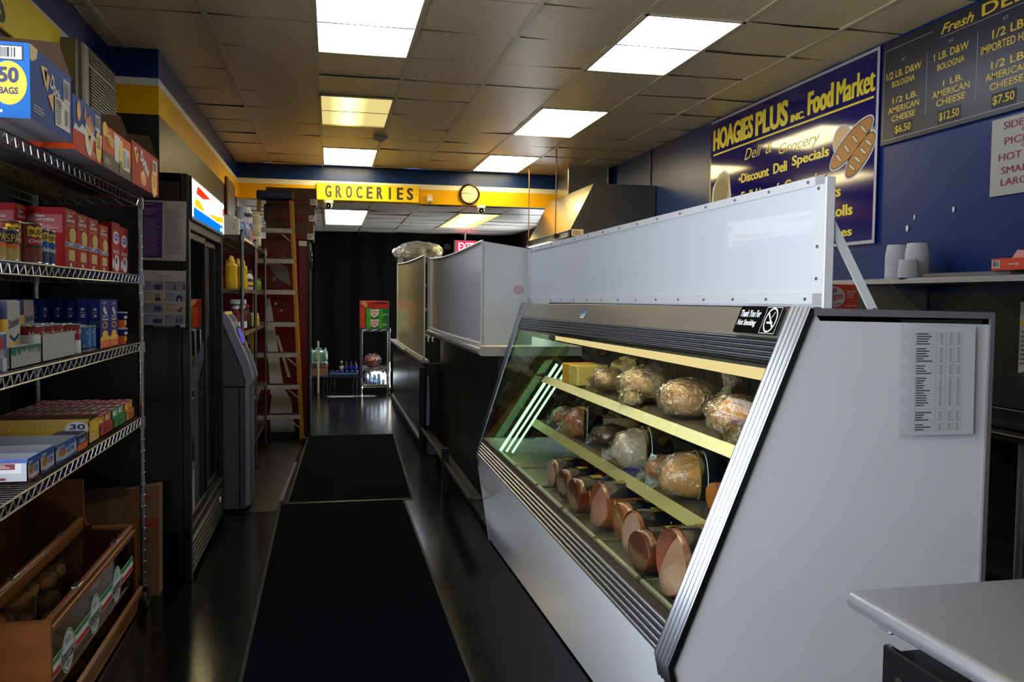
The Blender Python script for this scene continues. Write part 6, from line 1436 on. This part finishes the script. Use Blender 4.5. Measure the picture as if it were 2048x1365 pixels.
wrapped((1.29, 3.12, z0), .085, .085, .05, .1, m_turk_b, 'small orange brown meat between two turkey breasts', G, 4, False)
b = MB(); b.rect(Fr((1.235, 3.17, .81), (.1, -1, 0), (.35, 0, 1)), 0, 0, .05, .03, m_pw, .001); tag(b.build('price_tag', None, (1.235, 3.15, .81)), 'small white price tag on the small orange brown meat', 'tag')
wrapped((1.28, 2.84, z0), .13, .095, .082, -.25, mat('golden_turkey', (200, 134, 72), .35, coat=.4, var=.15, vscale=9), 'golden turkey breast with a big black label near the close end', G, 5)
log_meat((1.24, 2.60, z0), .26, .058, .052, -.2, m_hamskin2, m_turk_b, 'reddish salami lying nearest on the middle shelf', G, 6, lab=False)
# top shelf
z0 = .991
m_ch1 = mat('cheese_orange', (230, 168, 48), .4, coat=.2); m_ch2 = mat('cheese_yellow', (226, 196, 106), .4, coat=.2)
for (x, y, m, l) in ((1.30, 4.44, m_ch1, 'orange cheese block at the far end of the top shelf'), (1.31, 4.32, m_ch2, 'pale yellow cheese block beside the orange block')):
    b = MB(); b.X = Matrix.Translation((x, y, z0)) @ Matrix.Rotation(.15, 4, 'Z'); b.box(-.06, .12, -.05, .05, 0, .11, m, .006); b.X = b.X @ Matrix.Translation((0, 0, .11)); tag(b.build('cheese_block', None, (x, y, z0)), l, 'cheese', 'cheese blocks on the top shelf')
b = MB(); b.blob((1.55, 4.35, z0+.05), .09, .12, .09, mat('swiss_pale', (216, 186, 120), .5, var=.2, vscale=20), 18, 10, .2, 3, 6, .5); tag(b.build('wrapped_cheese', None, (1.55, 4.35, z0)), 'crumpled pale wrapped cheese behind the cheese blocks', 'cheese')
def bagged(c, rx, ry, rz, yaw, inner, label, seed, tail, ribs=False, name='bagged_meat', cat='deli meat', group='bagged meats on the top shelf'):
    t = thing(name, label, cat, c, group); R = Matrix.Rotation(yaw, 3, 'Z')
    b = MB(); b.blob((c[0], c[1], c[2]+rz*.86), rx*.92, ry*.92, rz*.92, inner, 24, 16, .05, 1.6, seed, .85, R); b.build('meat', t)
    b = MB(); b.blob((c[0], c[1], c[2]+rz*.9), rx*1.04, ry*1.04, rz*1.05, m_bagf, 40, 26, .06, 5.5, seed+5, .88, R)
    if tail:
        p, q = [Vector(c)+Vector(v) for v in tail]; m_ = (p+q)/2
        b.tube([p, p.lerp(q, .45), q], [.035, .014, .045], m_bagf, 12, caps=False)
    b.build('bag', t)
    return t
m_olive_l = mat('olive_loaf', (150, 112, 62), .35, .1, coat=.4, var=.35, vscale=12, bump=.4, bscale=22)
wrapped((1.36, 4.05, z0), .09, .11, .06, -.3, m_olive_l, 'foil-bright brown loaf between the cheese and the big bag', 'bagged meats on the top shelf', 21, False)
bagged((1.39, 3.62, z0), .13, .14, .082, -.2, mat('turkey_beige', (206, 164, 116), .45, var=.12, vscale=8), 'large clear bag of beige turkey with a knotted bag end in front', 3, None)
b = MB(); b.blob((1.265, 3.47, z0+.036), .05, .068, .042, m_bagf, 20, 12, .18, 3.4, 8, .8); b.blob((1.27, 3.47, z0+.03), .035, .05, .03, mat('bag_core', (214, 186, 134), .5), 16, 10, .15, 3, 2, .8); tag(b.build('bag_end', None, (1.265, 3.47, z0)), 'crumpled bag end lying in front of the large turkey bag', 'bag')
bagged((1.38, 3.13, z0), .12, .112, .078, -.1, mat('ham_tan', (204, 142, 88), .4, coat=.2, var=.15, vscale=9), 'round tan ham tightly bagged, middle of the top shelf', 6, None)
m_net = mat('netted_ham', (206, 132, 70), .4, coat=.2, var=.3, vscale=60, bump=.3, bscale=120)
bagged((1.40, 2.84, z0), .08, .066, .058, .1, m_net, 'netted ham in a bag with a pointed twisted top', 9, ((.0, .02, .10), (.03, .02, .185)))
bagged((1.35, 2.66, z0), .10, .088, .072, -.1, m_net, 'netted ham in a loose clear bag near the close end of the top shelf', 12, ((-.06, -.06, .04), (-.07, -.13, .03)))
bagged((1.36, 2.44, z0), .07, .06, .05, 0, mat('white_cheese', (220, 210, 180), .5), 'small pale bagged cheese at the near end of the top shelf', 15, None, name='bagged_cheese', cat='cheese')
b = MB(); b.X = Matrix.Translation((1.45, 2.40, z0)) @ Matrix.Rotation(-.5, 4, 'Z'); b.box(-.006, .0, -.05, .05, 0, .125, mat('box_pale_blue', (190, 206, 216), .5), .001); b.box(-.008, -.006, -.03, .03, .07, .10, m_pr)
b.box(-.008, -.006, -.03, .03, .03, .045, m_py); tag(b.build('display_card', None, (1.45, 2.4, z0)), 'pale card with red and yellow print at the near end of the top shelf', 'card')
# ================================================================ right wall: signs, hood, shelf, counter, table
m_bn = mat('banner_navy', (20, 14, 96), .08); m_by = mat('banner_yellow', (246, 222, 48), .4); m_bw = mat('banner_white', (190, 188, 200), .4)
def wfr(yleft, zbottom, x=XR): return Fr((x, yleft, zbottom), (0, -1, 0), (0, 0, 1))
t = thing('deli_banner', 'navy HOAGIES PLUS banner with yellow lettering on the right wall', 'banner', (XR, 6.0, 1.82))
bx_ = XR-.02; f = wfr(7.2, 1.82, bx_)
b = MB(); b.box(bx_, XR-.003, 4.79, 7.2, 1.82, 3.04, m_bn); b.rect(f, 0, 1.20, 2.41, .02, m_bw); b.rect(f, 0, 0, 2.41, .022, m_bw); b.rect(f, 2.385, 0, .025, 1.22, m_bw, .0004); b.rect(f, 0, .4, .012, .5, m_by)
b.build('sheet', t)
def words_on(fr, rows, m, bold, name='lettering', fat=0.0):
    for row in rows:
        for s_, x, y, w_, h, *sh in row:
            b = MB()
            for q, dx in enumerate((-fat, 0, fat) if fat else (0,)): b.text(s_, fr, x+dx, y, w_, h, m, bold, *(sh or [0]), h=.001+.0004*q)
            b.build(name, t)
words_on(f, [[('HOAGIES', .06, .955, .72, .185), ('PLUS', .83, .948, .49, .19), ('INC.', 1.37, .952, .18, .055), ('Food', 1.60, .955, .31, .165), ('Market', 1.955, .955, .41, .155)]], m_by, .025, fat=.008)
words_on(f, [[('Deli', .65, .785, .28, .09, .35), ('&', 1.0, .78, .1, .085, .3), ('Grocery', 1.2, .72, .56, .10, .35)]], m_by, -.005)
words_on(f, [[('•Discount', .555, .44+.605-.44, .505, .075), ('Deli', 1.13, .605, .20, .08), ('Specials', 1.40, .605, .48, .095)], [('•Full', .555, .46, .245, .07), ('Line', .86, .46, .2, .07), ('of', 1.13, .46, .09, .07), ('Groceries', 1.30, .46, .56, .075)],
             [('Dairy', .62, .335, .3, .08), ('Products', 1.55, .335, .48, .075)], [('Bread', .62, .20, .35, .07), ('&', 1.7, .2, .1, .07), ('Rolls', 1.9, .20, .27, .075)], [('Meats', .62, .065, .4, .065), ('& Cheeses', 1.55, .063, .62, .062)]], m_by, .02, fat=.003)
b = MB(); b.rect(f, .06, .912, 2.30, .014, m_by); b.build('underline', t)
b = MB(); m_crust = mat('bread_crust_print', (186, 120, 50), .45); m_out = mat('print_outline', (214, 210, 214), .45); m_bo = mat('print_dark_line', (50, 34, 26), .5); m_light = mat('bread_light', (220, 200, 150), .45)
b.ell(f, 2.03, .70, .11, .11, m_out, .0004); b.ell(f, 2.03, .70, .10, .10, mat('bun_print', (222, 186, 130), .45), .0006)
for cx, cy, rx, ry, a in ((2.235, .575, .18, .068, .66), (2.13, .665, .25, .070, .50)):
    b.ell(f, cx, cy, rx+.02, ry+.02, m_out, .0008, 30, a); b.ell(f, cx, cy, rx+.008, ry+.008, m_bo, .0010, 30, a); b.ell(f, cx, cy, rx, ry, m_crust, .0012, 30, a)
    for k in range(4):
        u = -.6+.4*k; x, y = cx+rx*u*cos(a), cy+rx*u*sin(a); b.ell(f, x, y, .05, .016, m_bo, .0014, 14, a+1.9); b.ell(f, x, y, .042, .011, m_light, .0016, 14, a+1.9)
b.build('bread_picture', t)
b = MB(); m_pg2 = mat('mascot_grey', (170, 162, 130), .45)
P_ = [(.05, .20), (.16, .18), (.30, .22), (.36, .34), (.33, .42), (.40, .52), (.36, .70), (.28, .74), (.18, .72), (.08, .62), (.05, .46), (.10, .38)]
cx, cy = .21, .46; b.poly(f, [(cx+(x-cx)*1.12, cy+(y-cy)*1.06) for x, y in P_], m_out, .0006); b.poly(f, P_, m_pg2, .0009); b.ell(f, .22, .57, .14, .12, mat('basket_print', (130, 122, 92), .45), .0012, 22, .4)
for k in range(6): b.line(f, (.10+.045*k, .46), (.14+.045*k, .70), .006, m_bo, .0014)
for x in (.12, .22, .32): b.line(f, (x, .22), (x+.02, .44), .02, m_bo, .0013)
b.build('deli_picture', t)
# menu board
m_mb = mat('menu_grey', (46, 43, 54), .35); m_ml = mat('menu_line', (150, 150, 158), .4); m_mt = mat('menu_gold', (226, 192, 62), .45)
t = thing('menu_board', 'dark grey menu board with gold deli combos, prices and thin white lines', 'menu', (XR, 4.1, 2.42)); mx_ = XR-.022
b = MB(); b.box(mx_, XR-.003, 2.6, 4.76, 2.415, 3.035, m_mb, .002); b.build('board', t); f = wfr(4.76, 2.415, mx_)
b = MB(); Lh = .004
for x, y, w_, h in ((.02, .025, 2.1, Lh), (.02, .025, Lh, .545), (.02, .568, .43, Lh), (.51, .515, .62, Lh), (.405, .108, Lh, .36), (.795, .105, Lh, .36), (1.19, .105, Lh, .36)): b.rect(f, x, y, w_, h, m_ml)
b.build('ruled_line', t)
words_on(f, [[('Fresh', .515, .53, .25, .055, .35)], [('DELI', .82, .535, .33, .062)]], m_mt, .015)
words_on(f, [[('#1', .18, .472, .035, .022)], [('#2', .58, .468, .035, .022)], [('#3', .965, .468, .035, .022)]], m_ml, .01)
words_on(f, [[('1/2 LB. D&W', .045, .39, .315, .042), ('BOLOGNA', .10, .335, .205, .036)], [('1/2 LB.', .11, .235, .225, .036), ('AMERICAN', .07, .18, .28, .038), ('CHEESE', .105, .128, .215, .036)],
             [('1 LB. D&W', .465, .396, .268, .042), ('BOLOGNA', .495, .336, .21, .036)], [('1 LB.', .545, .24, .155, .034), ('AMERICAN', .46, .186, .29, .038), ('CHEESE', .495, .136, .225, .036)],
             [('1/2 LB.', .90, .396, .22, .045), ('IMPORTED HAM', .825, .333, .35, .042)], [('1/2 LB.', .90, .24, .23, .04), ('AMERICAN', .862, .186, .29, .036), ('CHEESE', .895, .132, .22, .036)]], m_mt, .012)
for s_, x, y in (('$6.50', .13, .035), ('$12.50', .515, .033), ('$7.50', .91, .035)):
    b = MB(); w_ = .165 if len(s_) < 6 else .175; b.rect(f, x, y, w_, .076, mat('price_black', (5, 5, 5), .5), .001); b.text(s_, f, x+.01, y+.012, w_-.02, .052, mat('price_yellow', (220, 190, 40), .45), .015, h=.002); b.build('price_plate', t)
t = thing('side_sign', 'white sign with dark red lettering below the menu board', 'sign', (XR, 3.4, 2.0)); f = wfr(3.85, 2.0, XR-.012)
b = MB(); b.box(XR-.012, XR-.003, 2.9, 3.85, 2.0, 2.392, mat('sign_cream', (176, 172, 166), .5)); b.build('sheet', t)
m_mr = mat('sign_maroon', (130, 20, 40), .5)
words_on(f, [[('SIDE ORDERS', .08, .333, .40, .036)], [('OF', .2, .305, .04, .02)], [('PICKLES', .09, .253, .28, .036)], [('OR', .2, .228, .04, .018)], [('HOT PEPPERS', .055, .175, .42, .036)], [('SMALL', .075, .107, .2, .035)], [('LARGE', .075, .047, .2, .036)]], m_mr, .0, fat=.0015)
for y, z, s_, l in ((4.50, 1.89, .03, 'white plaster chip on the blue wall, lower of two left of the sign'), (4.44, 1.95, .022, 'white plaster chip on the blue wall, just above the lower one'), (4.12, 1.965, .022, 'white plaster chip on the blue wall nearest the white sign')):
    b = MB(); f = wfr(y, z, XR-.003); r = random.Random(int(z*1000)); b.poly(f, [(s_*.5*cos(k)*(.6+.6*r.random()), s_*.8*sin(k)*(.6+.6*r.random())) for k in (0, .8, 1.6, 2.4, 3.2, 4.0, 4.8, 5.6)], m_pw, .002); tag(b.build('plaster_chip', None, (XR, y, z)), l, 'wall chip')

# range hood with duct and hanger rods
m_hood = mat('hood_steel', (190, 182, 160), .24, 1, var=.08, vscale=3, bump=.05, bscale=4)
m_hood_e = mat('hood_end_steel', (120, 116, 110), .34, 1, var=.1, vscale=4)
t = thing('range_hood', 'stainless steel range hood with a sloping face on the right wall', 'range hood', (2.9, 9.4, 2.1))
HY0, HY1 = 8.55, 10.45
b = MB(); prof = [(XR-.01, 2.09), (2.42, 2.09), (2.42, 2.16), (2.67, 2.65), (XR-.01, 2.65)]
b.add([(2.42, HY0, 2.16), (2.42, HY1, 2.16), (2.67, HY1, 2.65), (2.67, HY0, 2.65)], [(0, 1, 2, 3)], m_hood); b.add([(2.67, HY0, 2.65), (2.67, HY1, 2.65), (XR-.01, HY1, 2.65), (XR-.01, HY0, 2.65)], [(0, 1, 2, 3)], m_hood); b.build('sloping_face', t)
for y in (HY0, HY1): b = MB(); b.add([(x, y, z) for x, z in prof], [(0, 1, 2, 3, 4)], m_hood_e); b.build('end_panel', t)
b = MB(); b.box(2.40, 2.44, HY0, HY1, 2.085, 2.165, m_hood, .004); b.box(2.395, 2.40, HY0, HY1, 2.14, 2.15, m_dark); b.box(2.385, 2.40, HY0, HY1, 2.085, 2.10, m_steel, .003); b.build('lip', t)
b = MB(); b.box(2.79, 3.30, 9.97, 10.45, 2.65, CEIL, m_hood, .004); b.box(3.285, 3.30, 9.96, 9.97, 2.65, CEIL, m_steel); b.build('duct', t)
for y in (8.98, 10.27): b = MB(); b.cyl((2.38, y, 2.12), (2.38, y, CEIL), .007, mat('rod_brown', (120, 96, 66), .4, .6), 8); b.box(2.36, 2.41, y-.02, y+.02, 2.10, 2.15, m_black); b.build('hanger_rod', t)
b = MB(); b.rect(fr_y(2.435, HY0-.001, 2.10), 0, 0, .13, .07, mat('aged_paper', (196, 176, 140), .6), .001); b.bars(fr_y(2.435, HY0-.001, 2.10), .01, .01, .11, .05, 4, m_cardin, h=.002); tag(b.build('paper_note', None, (2.5, HY0, 2.1)), 'small aged paper note on the near end of the range hood', 'note')

# stainless wall shelf and what stands on it
m_ss = mat('stainless', (190, 190, 196), .38, .85, var=.05, vscale=30, stretch=(20, 1, 1), bump=.03, bscale=60)
t = thing('wall_shelf', 'stainless steel wall shelf below the blue wall, holding white cups', 'shelf', (3.2, 3.9, 1.55))
b = MB(); b.prism([(3.05, 0), (3.05, .02), (3.058, .028), (3.07, .03), (XR-.004, .03), (XR-.004, .0)], Fr((0, 2.7, 1.552), (1, 0, 0), (0, 0, 1)), 2.2, m_ss); b.build('shelf_plate', t)
for y in (4.30, 3.0): b = MB(); b.prism([(XR-.01, 0), (XR-.01, -.16), (XR-.04, -.16), (3.12, 0)], Fr((0, y, 1.552), (1, 0, 0), (0, 0, 1)), .03, m_ss); b.build('bracket', t)
m_foam = mat('foam_white', (205, 205, 212), .55)
def cup_stack(y, n, x, r0, l, step):
    h = .075; base = None
    for k in range(n):
        top = k == n-1
        if top or base is None:
            b = MB(); b.lathe([(r0, 0), (r0*1.02, .004), (r0*.86, h), (0, h)] if top else [(r0, 0), (r0*1.02, .004), (r0*.985, step), (r0*.93, step+.001), (r0*.85, .05), (0, .052)], (x, y, 1.583+step*k), m_foam, 22)
            o = tag(b.build('foam_cup', None, (x, y, 1.583+step*k)), ('upturned white foam cup on top of the %s' if top else 'upturned white foam cup nested inside the %s') % l, 'cup', 'stacks of white cups')
            if not top: base = o
        else: dup(base, (x, y, 1.583+step*k))
cup_stack(4.40, 16, 3.22, .064, 'left one of two tall stacks', .0082); cup_stack(4.225, 16, 3.22, .064, 'right one of two tall stacks', .0082); cup_stack(4.13, 4, 3.095, .055, 'short front stack', .008)
b = MB(); b.box(3.1, 3.3, 3.42, 4.02, 1.583, 1.603, mat('tray_grey', (120, 118, 118), .4), .002); tag(b.build('flat_tray', None, (3.2, 3.7, 1.583)), 'flat grey tray lying on the wall shelf beside the cups', 'tray')
m_lo = mat('box_orange', (226, 70, 34), .45)
b = MB(); b.box(3.08, 3.25, 3.15, 3.515, 1.604, 1.66, m_lo, .002); f = Fr((3.08, 3.515, 1.604), (0, -1, 0), (0, 0, 1)); barcode(b, f, .008, .012, .05, .035); b.text('wrap', f, .11, .02, .06, .012, m_pw, .02, h=.0012); b.prism([(0, 0), (.12, .0), (.1, .03), (.02, .04)], Fr((3.09, 3.4, 1.66), (0, -1, 0), (.3, 0, 1)), .002, mat('salmon_flap', (214, 130, 120), .5)); tag(b.build('wrap_box', None, (3.16, 3.4, 1.604)), 'orange box with a barcode on the flat tray, right end of the shelf', 'box')
b = MB(); b.box(1.30, 1.50, 2.22, 2.36, 1.426, 1.50, m_lo, .002); f = fr_y(1.30, 2.22, 1.426); b.ell(f, .124, .037, .034, .03, m_pw, .001, 28); b.text('Logan', f, .096, .026, .056, .024, m_pr, .01, .2, h=.0016); b.text('n', f, .118, .05, .012, .012, m_pr, .04, h=.0016); b.text('WRAP', f, .124, .014, .022, .006, m_pr, 0, h=.0016)
for s_, y in (('Interfolded', .05), ('Waxed', .041), ('Paper', .032)): b.text(s_, f, .164, y, .03 if s_[0] == 'I' else .022, .008, m_pw, .01, .2, h=.0014)
b.text('JUMBO SIZE', f, .158, .008, .038, .006, m_pw, .01, h=.0014); tag(b.build('paper_box', None, (1.4, 2.3, 1.426)), 'orange red box of waxed paper on the deli case top behind the brace', 'box')
b = MB(); b.box(1.52, 1.60, 2.50, 2.70, 1.423, 1.478, mat('gold_box', (150, 116, 62), .45), .003); b.box(1.51, 1.60, 2.50, 2.70, 1.480, 1.497, mat('gold_box_lid', (170, 136, 80), .45), .003); tag(b.build('gold_box', None, (1.55, 2.6, 1.423)), 'small tan box on the deli case top beside the orange red box', 'box')

# dark back counter with sink, papers, towel roll under the shelf
t = thing('back_counter', 'dark steel back counter along the right wall behind the deli case', 'counter', (3.05, 3.6, 0))
m_ds = mat('dark_steel', (58, 58, 60), .35, .7)
b = MB(); b.box(2.78, XR-.006, 2.2, 6.2, .868, .90, m_ds, .004); b.tube([(2.78, 2.2, .896), (2.78, 6.2, .896)], .007, m_chrome, 8); b.build('top', t)
for y in (3.02, 4.6): b = MB(); b.cyl((2.84, y, 0), (2.84, y, .868), .02, m_ss, 14); b.build('leg', t)
b = MB(); b.box(2.84, 3.3, 2.3, 6.1, .24, .26, m_ds); b.build('under_shelf', t)
b = MB(); b.box(2.95, 3.3, 2.5, 2.9, .262, .52, mat('grey_tub', (40, 38, 38), .6), .01); tag(b.build('storage_tub', None, (3.1, 2.7, .262)), 'dark tub on the under-shelf of the back counter', 'tub')
t = thing('hand_sink', 'dark steel sink with a chrome tap on the back counter', 'sink', (3.15, 3.2, .9))
b = MB(); b.box(2.86, 3.33, 2.95, 3.55, .902, 1.0, m_ds, .01); b.add([(2.86, 2.95, 1.001), (3.33, 2.95, 1.12), (3.33, 3.55, 1.12), (2.86, 3.55, 1.001)], [(0, 1, 2, 3)], m_ds); b.build('basin', t)
for y in (3.10, 3.22): b = MB(); b.lathe([(0, 0), (.022, 0), (.018, .03), (.012, .05), (.018, .07), (0, .08)], (3.16, y, 1.06), m_chrome, 14); b.build('tap_handle', t)
b = MB(); b.tube([(3.2, 3.16, 1.06), (3.2, 3.16, 1.22), (3.14, 3.16, 1.26), (3.06, 3.16, 1.22)], .011, m_chrome, 10); b.build('tap', t)
b = MB(); f = wfr(3.62, 1.10, XR-.004); b.poly(f, [(0, .0), (.2, .05), (.23, .18), (.1, .33), (0, .36)], m_paper, .004); b.rect(f, .0, .24, .14, .03, m_py, .005); b.bars(f, .01, .04, .17, .18, 8, m_greytext, h=.005); tag(b.build('wall_paper_sheet', None, (XR, 3.5, 1.1)), 'angled paper sheet on the dark wall behind the deli case corner', 'paper')
b = MB(); b.cyl((XR-.09, 3.02, 1.36), (XR-.09, 3.30, 1.36), .062, mat('towel_white', (176, 172, 162), .7), 22); tag(b.build('paper_towel_roll', None, (XR-.09, 3.16, 1.36)), 'white paper towel roll under the wall shelf at the right frame edge', 'paper roll')

# stainless work table, bottom right
t = thing('work_table', 'stainless steel work table with a rounded edge, bottom right', 'table', (1.5, 1.1, 0))
TX, TY, TZ = 1.03, 1.53, .86
b = MB(); pr_ = [(TX+.02+.02*cos(a), TZ-.02+.02*sin(a)) for a in [pi/2+pi*k/8 for k in range(9)]]+[(2.2, TZ-.04), (2.2, TZ)]
b.prism(pr_, Fr((0, .2, 0), (1, 0, 0), (0, 0, 1)), (TY-.2), m_ss); b.build('top', t)
for x, y in ((TX+.56, TY-.06), (2.1, TY-.08), (TX+.56, .3), (2.1, .3)): b = MB(); b.cyl((x, y, 0), (x, y, TZ-.04), .02, m_ss, 14); b.build('leg', t)
b = MB(); b.box(TX+.05, TX+.11, TY-.07, TY-.03, .79, TZ-.04, m_ss, .004); b.build('gusset', t)
b = MB(); b.box(1.056, 1.50, .5, 1.43, 0, .775, m_black, .006); b.box(1.05, 1.066, .5, 1.44, .70, .785, m_black, .003); f = Fr((1.05, 1.43, 0.04), (0, -1, 0), (0, 0, 1)); b.prism(rrect(.3, .35, .03), Fr((1.054, 1.405, .335), (0, -1, 0), (0, 0, 1)), .001, mat('label_blue', (36, 66, 160), .4)); b.ell(f, .045, .69, .012, .012, m_rub, .002); b.ell(f, .06, .60, .022, .022, m_sw, .003, 20)
tag(b.build('under_table_bin', None, (1.28, 1.0, 0)), 'black bin with a blue label under the steel work table', 'bin')
